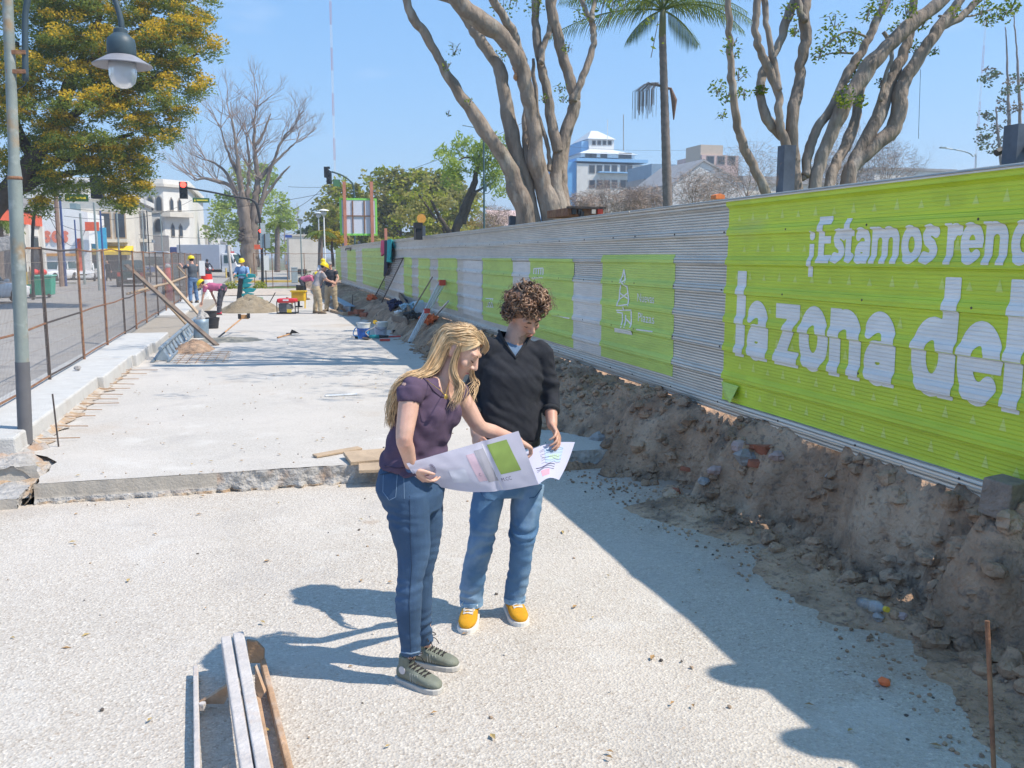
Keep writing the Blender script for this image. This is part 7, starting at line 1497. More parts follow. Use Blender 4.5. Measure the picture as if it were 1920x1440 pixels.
# shirt with short sleeves and a scoop neck
b = MB(); rw2 = [(yw(774, 874), .170, .134), (yw(776, 858), .162, .128), (yw(785, 822), .152, .122), (yw(798, 782), .162, .132), (yw(809, 745), .160, .108), (yw(816, 722), .125, .085), (yw(820, 704), .075, .06)]
b.loft([(c, rw * a, dw * d_) for c, a, d_ in rw2], 28, power=2.3)
for sg, off_ in ((1, .06), (-1, .06)): b.ell(yw(806, 772) + dw * .060 + rw * sg * .055, .074, .074, .072, Matrix.Identity(3))
limb(b, [sN, sN.lerp(eN, .15), sN.lerp(eN, .30)], [.060, .058, .056], 16, 3, False); limb(b, [sF, sF.lerp(eF, .14), sF.lerp(eF, .25)], [.057, .056, .054], 16, 3, False)
for s_ in (sN, sF): b.ell(s_ + (nbw - s_) * .08, 0.055, .055, .053); limb(b, [nbw - UP * .05, nbw.lerp(s_, .55) - UP * .016, s_ - UP * .004], [.060, .056, .055], 14, 3)
me = fuse(b, 'tshirt', .006, 4)
cloth(me, lambda c, n_: .007 * fbm(c.x * 6, c.y * 6, c.z * 9, 3) + .0055 * max(0, min(1, (1.22 - c.z) / .12)) * math.sin(c.z * 85 - c.dot(RT) * 30 + 5 * nz(c.x * 6, c.y * 6, c.z * 4)) + .003 * math.sin(c.z * 50 + c.dot(RT) * 60 + 4 * nz(c.x * 8, c.y * 8, 3)))
nc = yw(834, 722) + dw * .03
m2 = split(me, lambda c: ((c - nc).dot(rw) / .085) ** 2 + ((c - nc).dot(spw) / .062) ** 2 + 0 * (c - nc).dot(dw) < 1 and (c - nc).dot(dw) > -.06); bpy.data.meshes.remove(m2)
meshobj(me, 'tshirt', M_PLUM, wom)
tt = bvh(bpy.data.objects['tshirt'])
for q, r_ in (([(788, 703), (800, 716), (812, 732), (826, 744), (842, 744), (853, 730), (859, 716)], .004), ([(735, 752), (748, 757), (764, 757), (778, 752)], .0035), ([(722, 874), (745, 878), (775, 876), (805, 868), (832, 856)], .003)):
    q = drape(tt, q, .001, 6)
    if len(q) > 2: MB().tube(q, r_, 6).build('hem', mat('plum_rib', (.06, .04, .07), .95), wom, True)
# necklace with pendant
MB().tube(spline([yw(800, 712, -.10), yw(812, 722, -.16), yw(826, 732, -.19), yw(834, 740, -.19), yw(838, 732, -.15), yw(842, 718, -.06)], 5), .0016, 5).build('necklace', mat('gold', (.65, .42, .12), .3, metal=.7), wom); 
q = MB().lathe([(.010, -.002), (.012, 0), (.010, .002)], yw(836, 744, -.19), 14, rotb(UP, -dw)); q.build('pendant', bpy.data.materials['gold'], wom, True)
# watch
d = (wN - eN).normalized(); c = wN - d * .012; MB().tube([c - d * .009, c + d * .009], .0285, 18).build('wristband', mat('blue_band', (.05, .11, .25), .5), wom, True, angle=40)
# boots
M_BOOT = mat('green_grey_leather', (.175, .19, .155), .7, .2, 14, .2, 90, spots=[((.27, .23, .17), 9, .52, .68, .7)]); M_BSOLE = mat('worn_pale_sole', (.48, .46, .43), .8, .15, 20); M_LACEB = mat('black_lace', (.025, .022, .025), .8)
for c, f in ((Vector((aN.x, aN.y, 0)), G(836, 1296) - G(768, 1274)), (Vector((aF.x, aF.y, 0)), G(862, 1244) - G(800, 1234))):
    s_ = shoe(wom, c, f, (M_BOOT, M_BSOLE), .96, True, M_LACEB, 'boot'); f = Vector((f.x, f.y, 0)).normalized(); r_ = Vector((f.y, -f.x, 0))
    q = MB().lathe([(.019, 0), (.019, .003)], c + r_ * .0375 - f * .022 + UP * .078, 18, rotb(UP, r_)); q.build('round_patch', mat('patch_white', (.55, .53, .55), .7), s_)
    for k in range(4): MB().bar(c + r_ * .041 + f * (.03 + .014 * k) + UP * .036, c + r_ * .036 + f * (.024 + .014 * k) + UP * .075, .004, .003).build('side_stripe', mat('stripe_grey', (.33, .34, .31), .8), s_)
# blonde hair: a cap on the skull, then locks combed along guide curves
M_BLOND = mat('blonde_hair', (.60, .41, .23), .5, .25, 9, stretch=(3, 3, 1), spots=[((.74, .58, .38), 7, .48, .66, .8), ((.36, .235, .13), 9, .56, .68, .6)], spec=.3)
random.seed(99); b = MB()
HC = hw_ + MW @ Vector((0, -.012, .026)) * HS2
def hs(a, e, r_=1.06): return HC + MW @ Vector((math.sin(a) * math.cos(e) * .0785 * r_, math.cos(a) * math.cos(e) * .099 * r_, math.sin(e) * .089 * r_))
cap = MB(); na, ne = 36, 14
def capv(u, v):
    a = -math.pi + 2 * math.pi * u; fr_ = max(0, math.cos(a)); lo = -.65 + 1.40 * fr_ ** 1.1; e = lo + (math.pi / 2 - .02 - lo) * v; p = hs(a, e, 1.055 + .02 * nz(a * 5, e * 2)); return p
b.grid(capv, na, ne)
def strand(pts, r0, jit, n=12):
    w = [random.gauss(0, jit) for _ in range(3)]; ph = random.uniform(0, 6.28); sp = spline(pts, 5); m_ = len(sp)
    out = []
    for i, p in enumerate(sp):
        t_ = i / (m_ - 1); out.append(p + Vector(w) * (.35 + .9 * t_) + Vector((math.sin(ph + t_ * 7), math.cos(ph + t_ * 5), math.sin(ph * 2 + t_ * 6))) * .0035 * t_)
    b.tube(out, [r0 * (.7 + .5 * math.sin(math.pi * min(.9, .15 + i / m_ * .9))) * (1 if i < m_ - 4 else .75 ** (i - m_ + 5)) for i in range(m_)], 5)
# near-side locks: from the parting on top, over the side of the head, back and down behind the shoulder
part = [hs(.15, e, 1.05) for e in (.72, .95, 1.2, 1.45)] + [hs(math.pi, e, 1.05) for e in (1.45, 1.2, .95)]
for k in range(720):
    s_ = random.random(); i = s_ * (len(part) - 1); j = min(len(part) - 2, int(i)); p0 = part[j].lerp(part[j + 1], i - j)
    q = random.random()   # 0: runs low by the ear, 1: over the crown
    a1 = 1.15 + .55 * q + .4 * s_; p1 = hs(a1, .95 - .15 * q, 1.10); p2 = hs(1.65 + .75 * q, .45 - .05 * q, 1.14); p3 = hs(2.05 + .7 * q, -.05, 1.16)
    g1 = yw(805 + 14 * q * random.random() - 6, 692 + 10 * random.random() - 6 * q, -.06 + .10 * q); g2 = yw(772 + random.uniform(-8, 12), 706 + 8 * random.random(), -.10 + .10 * q); L = random.random()
    end = [yw(748 + random.uniform(-5, 10), 728, -.10 + .10 * q), yw(737 + random.uniform(-4, 8), 762, -.08 + .08 * q), yw(734 + random.uniform(-3, 7), 795, -.06 + .06 * q)][: 1 + int(L * 2.99)]
    strand([p0, p1, p2, p3, g1, g2] + end, random.uniform(.0010, .0021), .0105)
for k in range(330):   # swept from the hairline back over the temple and the top of the ear
    q = random.random(); strand([hs(.70 + .3 * random.random(), .82 - .22 * q, 1.05), hs(1.1, .66 - .34 * q, 1.08), hs(1.45, .44 - .30 * q, 1.10), hs(1.9, .02 - .2 * q, 1.13), yw(812 + random.uniform(-6, 6), 690, -.05), yw(775 + random.uniform(-8, 8), 708, -.09), yw(748, 730 + random.uniform(-4, 8), -.09)], random.uniform(.0010, .0022), .005)
# far-side and back locks
for k in range(360):
    p0 = random.choice(part); q = random.random(); sd_ = -1
    p1 = hs(-.8 - q, .9, 1.10); p2 = hs(-1.6 - .8 * q, .4, 1.13); p3 = hs(-2.2 - .6 * q, -.1, 1.15); strand([p0, p1, p2, p3, yw(812, 694, .05), yw(778, 708, .04), yw(750, 735, .02), yw(738 + random.uniform(-3, 8), 770, .0)], random.uniform(.0010, .0021), .010)
for k in range(60):   # front fringe swept to the far side of the forehead
    p0 = hs(.0, .74 + .22 * random.random(), 1.05); strand([p0, yw(901, 626, .07) + Vector((0, 0, random.uniform(-.01, .012))), yw(911, 639, .10), yw(913, 650, .12), yw(906, 660, .15)], random.uniform(.0012, .0024), .005)
for k in range(60):   # thin locks falling before the neck and below the chin
    q = random.random(); p0 = hs(1.45, .1, 1.12); strand([p0, yw(850, 682, -.07), yw(853, 706, -.08), yw(860 + 8 * q, 724, -.09), yw(858 + 3 * q, 742, -.10), yw(846 + 12 * q, 765 - 10 * q, -.11)], random.uniform(.0009, .0016), .012)
for k in range(16): q = random.random(); strand([hs(-1.3, .1, 1.1), yw(886, 704, .16), yw(891 + 4 * q, 718, .14), yw(888 - 6 * q, 734, .10), yw(872 + 16 * q, 754, .05)], random.uniform(.0009, .0015), .014)
for k in range(90):   # fly-away hairs
    a = random.uniform(1.3, 3.6); e = random.uniform(-.2, 1.4); p0 = hs(a, e, 1.08); d = (p0 - HC).normalized(); b.tube([p0, p0 + d * .012 - UP * .004, p0 + d * .022 + RT * random.uniform(-.03, .01) - UP * .02, p0 + d * .02 + RT * random.uniform(-.06, .0) - UP * .05], .0007, 3, False)
hr = b.build('hair', islands(M_BLOND, .6, 1.3), wom, True)

# ------------------------------------------------------------------ the plan sheet they hold
M_PAPER = mat('plan_paper', (.66, .66, .84), .8, .02, 4); n_, l_ = M_PAPER.node_tree.nodes, M_PAPER.node_tree.links
tl = n_.new('ShaderNodeBsdfTranslucent'); tl.inputs[0].default_value = (.62, .62, .74, 1); mx = n_.new('ShaderNodeMixShader'); mx.inputs[0].default_value = .32; o_ = n_['Material Output']
l_.new(n_['Principled BSDF'].outputs[0], mx.inputs[1]); l_.new(tl.outputs[0], mx.inputs[2]); l_.new(mx.outputs[0], o_.inputs[0])
plan = thing('plan_sheet', 'large folded white plan sheet held open between the two people', 'plan', yw(900, 860))
def pA(u, v):   # left and middle part, seen from behind; u along the sheet, v top to bottom
    top = yw(762, 869, -.19).lerp(yw(972, 808, .06), u) if u <= 1 else 0; bl = yw(786, 902, -.10); br = yw(1010, 909, .22)
    bot = bl.lerp(br, u) - UP * .055 * math.sin(math.pi * min(1, u * 1.02)) * (1 - .35 * u); p = top.lerp(bot, v); return p - VW * (.03 * math.sin(math.pi * v) * (1 - abs(u - .5))) + VW * (.012 * (1 - min(1, abs(u - .655) / .05))) + Vector((0, .004 * nz(u * 9, v * 5), .0))
MB().grid(pA, 60, 20).build('left_sheet', M_PAPER, plan, True)
def pB(u, v):   # right part, its printed face up; v from the fold outwards
    a0, a1 = yw(980, 850, .34), yw(1010, 908, .22); b0, b1 = yw(1066, 829, .44), yw(1048, 900, .28)
    p = a0.lerp(a1, u).lerp(b0.lerp(b1, u), v); return p + UP * (.022 * math.sin(math.pi * v) - .018 * math.sin(math.pi * u) * v) + (yw(1078, 829, .42) - yw(1066, 829, .42)) * (v * (1 - u))
MB().grid(pB, 30, 24).build('right_sheet', M_PAPER, plan, True)
def onA(u0, u1, v0, v1, m_, name, sk=0., d=.0018): return MB().grid(lambda a, c: pA(u0 + (u1 - u0) * a + sk * c, v0 + (v1 - v0) * c) - VW * d - RT * d * .3, 16, 10).build(name, m_, plan, True)
onA(.685, .87, .08, .66, mat('print_green', (.25, .36, .10), .8), 'print_block', .03); onA(.56, .645, .12, .78, mat('print_grey', (.34, .34, .42), .8), 'print_block', .03); onA(.485, .555, .16, .74, mat('print_pink', (.58, .44, .56), .8), 'print_block', .03)
onA(.30, .44, .42, .75, mat('print_pale', (.60, .62, .78), .8), 'print_block'); onA(.02, .10, .30, .95, mat('print_lines', (.52, .50, .64), .8), 'print_block'); onA(.645, .652, .05, .97, mat('fold_white', (.72, .72, .80), .8), 'fold_line', .03)
MI = mat('print_ink', (.10, .09, .20), .8)
b = MB()
for r_ in (.045, .03): b.tube([pA(.175 + r_ * .55 * math.cos(a), .34 + r_ * 3.2 * math.sin(a)) - VW * .003 for a in [R(100 - 20 * i) for i in range(11)]], .0011, 4)
b.build('logo_print', MI, plan)
def ptxt(s, u0, u1, vb, h, fn=pA, m_=MI):
    me = textmesh(s, 0, 3); xs = [v.co.x for v in me.vertices]
    for v in me.vertices: v.co = fn(u0 + (u1 - u0) * (v.co.x - min(xs)) / (max(xs) - min(xs)), vb - h * v.co.y) - VW * .0035
    meshobj(me, 'print_text', m_, plan)
ptxt('M.CC', .70, .79, .80, .10); ptxt('C', .535, .55, .62, .09)
def onB(u0, u1, v0, v1, m_): return MB().grid(lambda a, c: pB(u0 + (u1 - u0) * a, v0 + (v1 - v0) * c) + UP * .0018, 8, 8).build('print_block', m_, plan, True)
onB(.12, .50, .40, .80, mat('print_cyan', (.40, .50, .66), .8)); onB(.70, .88, .24, .52, mat('print_rose', (.72, .34, .44), .8)); onB(.30, .42, .5, .75, mat('print_leaf', (.42, .55, .38), .8))
b = MB()
for j in range(3): b.tube([pB(.58 + .05 * j + .03 * math.sin(6 * t_ + j), .12 + .55 * t_) + UP * .003 for t_ in [i / 14 for i in range(15)]], .0018 if j == 0 else .001, 4)
for j in range(7): b.tube([pB(.1 + .1 * random.random() + .06 * j, .3 + .5 * t_) + UP * .003 for t_ in [i / 6 for i in range(7)]], .0006, 3)
b.build('line_print', MI, plan)

# ------------------------------------------------------------------ tools and material lying about
# long steel form: rails on brackets, in the foreground
M_STEEL = mat('dusty_steel', (.50, .46, .44), .85, .14, 9, .4, 50, metal=.0, spots=[((.40, .22, .12), 6, .62, .72, .7), ((.60, .57, .55), 5, .5, .7, .6)])
M_STEELO = mat('rusty_dusty_steel', (.42, .27, .17), .8, .25, 9, .5, 50, spots=[((.55, .50, .46), 5, .5, .66, .6)])
form = thing('steel_form', 'dusty steel edge form with four rails and triangular brackets at the bottom left', 'steel form', G(430, 1300))
def rail(pts, w, h, z, m_, n_): 
    a, c = G(*pts[0], z), G(*pts[1], z); c = a + (c - a) * 1.5; return MB().bar(a, c, w, h).build(n_, m_, form, bevel=.006)
rail([(367, 1256), (370, 1440)], .024, .05, .035, M_STEEL, 'side_rail'); rail([(424, 1203), (462, 1440)], .046, .06, .17, M_STEEL, 'channel'); rail([(447, 1197), (492, 1440)], .05, .07, .18, M_STEEL, 'channel'); rail([(493, 1243), (542, 1440)], .026, .05, .035, M_STEELO, 'side_rail')
rail([(480, 1300), (505, 1440)], .03, .03, .02, M_STEELO, 'inner_rail')
for k, y in enumerate((1290, 1445)):
    a, c, e = G(373, y + 30, .03), G(428, y - 5, .13), G(420, y + 30, .03); MB().prism([a, c, c - UP * .05, e], (0, .03, .0)).build('bracket', M_STEELO, form)
    e = G(380, y + 40, .03); MB().tube([e, e + UP * .03], .016, 6).build('bolt', M_STEEL, form)
    a, c, e = G(478, y - 40, .14), G(496, y + 10, .06), G(488, y + 22, .03); MB().prism([a, c, e, G(478, y + 5, .05)], (.008, .025, 0)).build('bracket', M_STEELO, form)
a = G(470, 1222, .10); MB().prism([a + RT * -.02 + UP * .06, a + RT * .03 + UP * .05, a + RT * .065 + UP * .01, a + RT * .06 - UP * .06, a - RT * .01 - UP * .06], VW * .02).build('end_plate', M_STEELO, form, bevel=.004)
# bracing planks from the mesh fence
def plank(a, c, w, h, m_, lb): tag(MB().bar(a, c, w, h).build('brace_plank', m_, bevel=.004), lb, 'plank', 'wooden braces of the mesh fence')
M_WDARK = mat('dark_plank', (.20, .15, .115), .9, .25, 5); 
plank(P(236, 497, 22.6), G(407, 648, TOPZ), .10, .05, M_WDARK, 'long dark brace plank from the mesh fence down to the slab, the lowest in view'); plank(P(290, 497, 27.5), G(384, 602, TOPZ + .04), .10, .05, M_WOOD2, 'orange-brown brace plank in the middle of the mesh fence'); plank(P(331, 499, 34.5), G(373, 543, .3), .08, .05, M_WOOD, 'pale brace plank beside the worker at the fence'); plank(P(303, 559, 23), G(358, 618, TOPZ), .05, .04, M_WOOD, 'thin pale brace stick under the long dark plank')
tag(MB().tube(spline([P(238, 551, 22), P(290, 537, 25), P(318, 530, 29), P(348, 519, 34)], 5), .03, 6).build('crooked_pole', M_WOOD), 'crooked grey pole tied along the mesh fence', 'pole')
# galvanised truss screed
t = thing('truss', 'galvanised triangular truss lying along the kerb between slab and street', 'truss', (-1.75, 16.5, TOPZ)); M_TR = mat('galv_truss', (.30, .36, .41), .5, .2, 9, metal=.4, spots=[((.36, .30, .24), 5, .55, .7, .6)])
y0, y1 = 16.5, 24.6
for x, z in ((-1.75, .24), (-1.88, .03), (-1.62, .03)): MB().tube([(x, y0, TOPZ + z), (x + .04, y1, TOPZ + z)], .035 if z > .1 else .025, 8).build('rail', M_TR, t)
for k in range(14):
    y = y0 + .2 + k * .58
    for x, s_ in ((-1.88, -1), (-1.62, 1)): MB().hexa([(x - .02, y - .02, TOPZ + .03), (x + .02, y - .02, TOPZ + .03), (x + .02, y + .02, TOPZ + .03), (x - .02, y + .02, TOPZ + .03), (-1.77, y + .22, TOPZ + .23), (-1.73, y + .22, TOPZ + .23), (-1.73, y + .3, TOPZ + .23), (-1.77, y + .3, TOPZ + .23)]).build('diagonal', M_TR, t)
    if k % 2 == 0: MB().prism([(-1.89, y, TOPZ + .02), (-1.61, y, TOPZ + .02), (-1.75, y, TOPZ + .22)], (0, .02, 0)).build('web_plate', M_TR, t)
# soil lump heaps
def heap(name, label, c, rx, ry, h, m_, seed, cat, rough=.3, kind=None):
    b = MB(); 
    def f(u, v):
        a = 6.2832 * u; r_ = v; k = 1 + .18 * nz(math.cos(a) * 2, math.sin(a) * 2, seed); x, y = c[0] + math.cos(a) * rx * r_ * k, c[1] + math.sin(a) * ry * r_ * k
        z = h * (1 - r_ ** 1.5) ** 1.0 * (1 + rough * fbm(x * 3, y * 3, seed)) + .03 * fbm(x * 12, y * 12, seed) * (1 - r_); return (x, y, c[2] - .02 + max(0, z) if r_ < 1 else c[2] - .03)
    b.grid(f, 60, 22, flip=True); o = b.build(name, m_, smooth=True); tag(o, label, cat); return o
M_MORT = mat('mortar_mix', (.255, .205, .14), .95, .25, 6, 1.4, 20, spots=[((.33, .28, .21), 3, .5, .68, .6)])
heap('mortar_pile', 'pile of wet sandy mortar mix in the middle of the far slab', (G(468, 584, TOPZ).x, 31.3, TOPZ), 1.05, 1.25, .52, M_MORT, 3, 'pile')
heap('soil_heap', 'small heap of brown soil beside the truss end', (-1.35, 18.6, TOPZ), .42, .8, .22, M_DIRT, 5, 'pile'); heap('mortar_puddle', 'flat smear of grey mortar at the foot of the dark brace plank', (-.75, 20.6, TOPZ), .95, .9, .06, mat('grey_mortar', (.22, .21, .18), .8, .2, 8, .8, 20), 8, 'mortar', .8); heap('rubble_heap', 'heap of broken concrete at the far end of the truss', (-1.55, 25.2, TOPZ), .35, .7, .34, M_ROUGHC, 9, 'pile', .9)
# grey bent sheet
b = MB(); c = G(376, 634, TOPZ); b.grid(lambda u, v: (c.x + .17 * math.cos(R(200 + 150 * u)) + .02 * v, c.y + .2 + .17 * math.sin(R(200 + 150 * u)), TOPZ + .42 * v), 16, 4); o = b.build('bent_sheet', mat('zinc_sheet', (.25, .33, .40), .5, .15, 5, metal=.3), smooth=True); s_ = o.modifiers.new('solid', 'SOLIDIFY'); s_.thickness = .006; tag(o, 'upright bent grey zinc sheet beside the black buckets', 'sheet')
# buckets
def bucket(label, c, r_, h, m_, group=None, band=None, handle=True):
    t = thing('bucket', label, 'bucket', c, group); MB().lathe([(r_ * .8, 0), (r_, h), (r_ * 1.05, h), (r_ * 1.05, h - .02), (r_ * .99, h - .02), (r_ * .97, h - .005), (r_ * .76, .02)], c, 22).build('bucket_body', m_, t, True, angle=40)
    if band: MB().lathe([(r_ * .825, h * .05), (r_ * .955, h * .68)], c, 22).build('label_band', band, t, True, angle=40)
    if handle: MB().tube([Vector(c) + Vector((r_ * 1.05 * math.cos(a), -.05 - .1 * math.sin(a), h * .95 - .16 * math.sin(a))) for a in [math.pi * i / 12 for i in range(13)]], .004, 5).build('handle', M_RUSTD, t)
    return t
M_BB = mat('black_rubber', (.035, .035, .04), .7); p = G(399, 616, TOPZ); bucket('black rubber bucket with its rim towards the camera, the nearer one', tuple(p), .17, .28, M_BB, 'black buckets by the bending worker'); p = G(396, 600, TOPZ); bucket('black rubber bucket behind the nearer one', tuple(p), .17, .26, M_BB, 'black buckets by the bending worker')
M_WB = mat('white_plastic', (.66, .67, .66), .5, .05); MBL = mat('bucket_blue', (.03, .12, .42), .5, .5, 12, spots=[((.06, .45, .75), 7, .55, .6, .9)]); MBG = mat('bucket_grey_print', (.45, .47, .56), .5, .2, 14)
p = G(682, 636, TOPZ); bucket('white plastic bucket with bright blue label on the slab at right', tuple(p), .155, .37, M_WB, 'white buckets', MBL); p = G(714, 633, TOPZ); bucket('white plastic bucket with grey label, right of the blue one', tuple(p), .155, .36, M_WB, 'white buckets', MBG); q = p + Vector((-.13, -.08, .36)); tag(MB().lathe([(.02, -.02), (.05, -.02), (.05, .02), (.02, .02)], q, 14, Matrix.Rotation(R(90), 3, 'X')).build('tape_roll', mat('tape_yellow', (.7, .45, .05), .5)), 'yellow tape roll hooked on the bucket rim', 'tape')
# power tools before the buckets
t = thing('angle_grinder', 'teal angle grinder lying before the white buckets', 'power tool', G(705, 638, TOPZ)); c = G(703, 637, TOPZ); c.z += .07; M_TEAL = mat('tool_teal', (.02, .26, .28), .5)
MB().tube([c - RT * .12, c + RT * .1], [.04, .045], 10).build('motor_body', M_TEAL, t, True); MB().tube([c + RT * .1, c + RT * .3], [.035, .028], 8).build('grip', M_BLACK, t, True); MB().lathe([(.1, -.004), (.1, .004)], c - RT * .18 - UP * .02, 18, Matrix.Rotation(.3, 3, 'X')).build('disc', M_RUSTD, t); MB().tube(spline([c - RT * .12, c - RT * .2 + UP * .1, c + RT * .02 + UP * .22, c + RT * .05 + UP * .3], 4), .012, 6).build('side_bar', M_STEEL, t)
t = thing('drill', 'blue-black drill with coiled lead in front of the blue-label bucket', 'power tool', G(675, 637, TOPZ)); c = G(676, 636, TOPZ); c.z += .05; MB().tube([c - RT * .12, c + RT * .06], [.035, .04], 8).build('drill_body', M_BLACK, t); MB().tube([c - RT * .2, c - RT * .12], .014, 6).build('chuck', M_STEEL, t); MB().tube(spline([c + RT * .04, c + RT * .02 + UP * .16, c - RT * .1 + UP * .2, c - RT * .16 + UP * .05, c - RT * .02 + UP * .02 - VW * .05], 5), .012, 6).build('lead', mat('lead_blue', (.05, .3, .6), .5), t)
p = G(712, 640, TOPZ); tag(MB().bar(p + UP * .03, p + RT * .22 + UP * .03 + VW * .02, .05, .05).build('hand_tool', mat('tool_red', (.6, .08, .06), .5), bevel=.01), 'small red-handled tool on the slab before the buckets', 'tool')
p = G(735, 633, TOPZ); tag(MB().tube([p - RT * .12 + UP * .02, p + RT * .2 + UP * .03], .018, 6).build('iron_bar', mat('tool_red', (.6, .08, .06), .5)), 'short red bar between buckets and broom head', 'bar')
# long tools
def handle_tool(name, label, cat, a, c, hm, parts): 
    t = thing(name, label, cat, a); MB().tube([a, c], .016, 8).build('handle', hm, t); 
    for n_, b_, m_ in parts: b_.build(n_, m_, t)
    return t
M_HAND = mat('orange_wood', (.50, .27, .12), .7, .2, 6)
p = G(408, 634, TOPZ + .02); c = P(452, 598, 22.4); handle_tool('concrete_float', 'long-handled concrete tool with orange and black head by the dark plank', 'tool', p, c, M_HAND, [('head', MB().box(P(457, 594, 22.4), (.24, .08, .1)), M_HAND), ('rubber', MB().box(P(449, 593, 22.35), (.07, .09, .11)).box(P(466, 592, 22.35), (.07, .09, .11)), M_BLACK), ('tip', MB().tube([p, p + (c - p) * .28], .02, 8), M_BLACK)])
p = G(520, 633, TOPZ + .02); c = G(545, 626, TOPZ + .04); handle_tool('trowel', 'short shovel with wooden handle lying on the slab', 'shovel', p, c, M_HAND, [('blade', MB().prism([c - VW * .1, c + RT * .06 - VW * .12 + UP * .1, c + RT * .2 + UP * .0, c + RT * .06 + VW * .1 + UP * .06], UP * .015), M_BLACK), ('ferrule', MB().tube([c - RT * .1, c + RT * .02], .024, 8), M_RUSTD)])
p = G(500, 572, TOPZ + .1); c = P(516, 549, 31); handle_tool('shovel', 'shovel stuck in the mortar pile', 'shovel', p - UP * .1, c, M_RUSTD, [('blade', MB().box(p - UP * .05, (.2, .02, .28)), M_RUSTD)])
p = G(748, 624, .2); c = PX(811, 519, XF - .06); handle_tool('broom', 'long wooden broom leaning on the hoarding with a dark red-collared head', 'broom', p, c, mat('grey_handle', (.30, .22, .16), .8, .2, 6), [('head', MB().box(p - RT * .05 + UP * .02, (.2, .09, .1)), M_BLACK), ('collar', MB().tube([p + (c - p) * .03, p + (c - p) * .07], .03, 8), mat('tool_red', (.6, .08, .06), .5))])
M_ALU = mat('aluminium', (.66, .67, .68), .35, .1, 6, metal=.3)
p = G(769, 641, .2); c = PX(829, 530, XF - .1); t = thing('tripod', 'folded aluminium surveying tripod with red clamps leaning on the hoarding', 'tripod', p)
for k, s_ in enumerate((-.065, .0, .065)): MB().bar(p + RT * s_ * .5, c + RT * s_, .028, .035).build('leg', M_ALU, t)
MB().box(c, (.14, .12, .12)).build('head', mat('tool_red', (.6, .08, .06), .5), t, bevel=.01); q = p.lerp(c, .52); MB().box(q, (.12, .1, .1)).build('clamp', mat('tool_red', (.6, .08, .06), .5), t, bevel=.01); MB().tube([p, p - (c - p) * .02], .012, 6).build('foot_spike', M_BLACK, t)
p = G(799, 612, .35); c = PX(836, 570, XF - .12); tag(MB().bar(p, c, .04, .03).bar(c, c + (c - p) * .12, .03).build('level_staff', M_ALU), 'short aluminium staff with dark end beside the tripod', 'staff')
p = G(775, 632, .2); tag(MB().bar(G(776, 632, .22), G(812, 596, .42), .035).build('wood_batten', mat('pale_batten', (.55, .5, .48), .9)), 'pale thin batten lying on the bank under the tripod', 'batten')
# things dumped on the bank
def put(px, py, dz=0., zz=None):
    for z in range(80, 10, -2):
        q = G(px, py, z / 100)
        if soil(q.x, q.y) >= q.z - .012: return Vector((q.x, q.y, q.z + dz))
    return G(px, py, .3)
def lump(name, label, cat, c, r_, m_, sq=.7, n=5):
    b = MB()
    for k in range(n): 
        q = Vector(c) + Vector((random.uniform(-1, 1), random.uniform(-.6, .6), random.uniform(0, .5))) * r_ * .7; b.rock(q, r_ * random.uniform(.5, .8), fl=sq)
    me = fuse(b, name, r_ * .07, 1); cloth(me, lambda c_, n_: r_ * (.34 * fbm(c_.x * 2.2 / r_, c_.y * 2.2 / r_, c_.z * 2.2 / r_, 3) - .08)); o = meshobj(me, name, m_); tag(o, label, cat); return o
random.seed(4)
lump('orange_sheeting', 'crumpled orange plastic sheeting under the short staff', 'plastic', put(808, 607, .05), .20, mat('orange_plastic', (.75, .16, .05), .5)); lump('orange_sheeting', 'crumpled orange plastic far along the bank below the mesh frame', 'plastic', put(698, 563, .04), .2, mat('orange_plastic', (.75, .16, .05), .5))
lump('cloth_bundle', 'dark navy clothes bundle with a pale shoe on the bank', 'clothes', put(745, 580, .08), .28, mat('navy_cloth', (.03, .035, .09), .9)); lump('plastic_bag', 'pale blue plastic bag right of the clothes bundle', 'bag', put(766, 582, .08), .2, mat('bag_blue', (.35, .5, .62), .5)); lump('black_cloth', 'black cloth hanging over the bank under the canister', 'cloth', put(784, 600, .03), .25, M_BLACK, .5); lump('pale_bag', 'small white bag left of the clothes bundle foot', 'bag', put(747, 592, .05), .12, M_WHITE)
t = thing('canister', 'white plastic canister beside the broom handle', 'canister', put(789, 590)); c = put(790, 588, .16); MB().box(c, (.34, .16, .3)).build('canister_body', mat('bluish_white_plastic', (.55, .64, .72), .5), t, bevel=.03); MB().box(c + UP * .15, (.14, .06, .05)).build('grip', mat('bluish_white_plastic', (.55, .64, .72), .5), t, bevel=.01); MB().tube([c + UP * .14 + RT * .1, c + UP * .2 + RT * .1], .03, 8).build('cap', M_BLACK, t)
tag(MB().bar(put(772, 598, .1), put(743, 562, .32), .04, .16).build('board', M_WDARK, bevel=.004), 'dark board propped on the bank beside the clothes bundle', 'board'); tag(MB().bar(put(735, 600, .05), put(765, 612, .12), .03, .14).build('board', M_WDARK, bevel=.004), 'short dark board half buried in the bank under the broom', 'board')
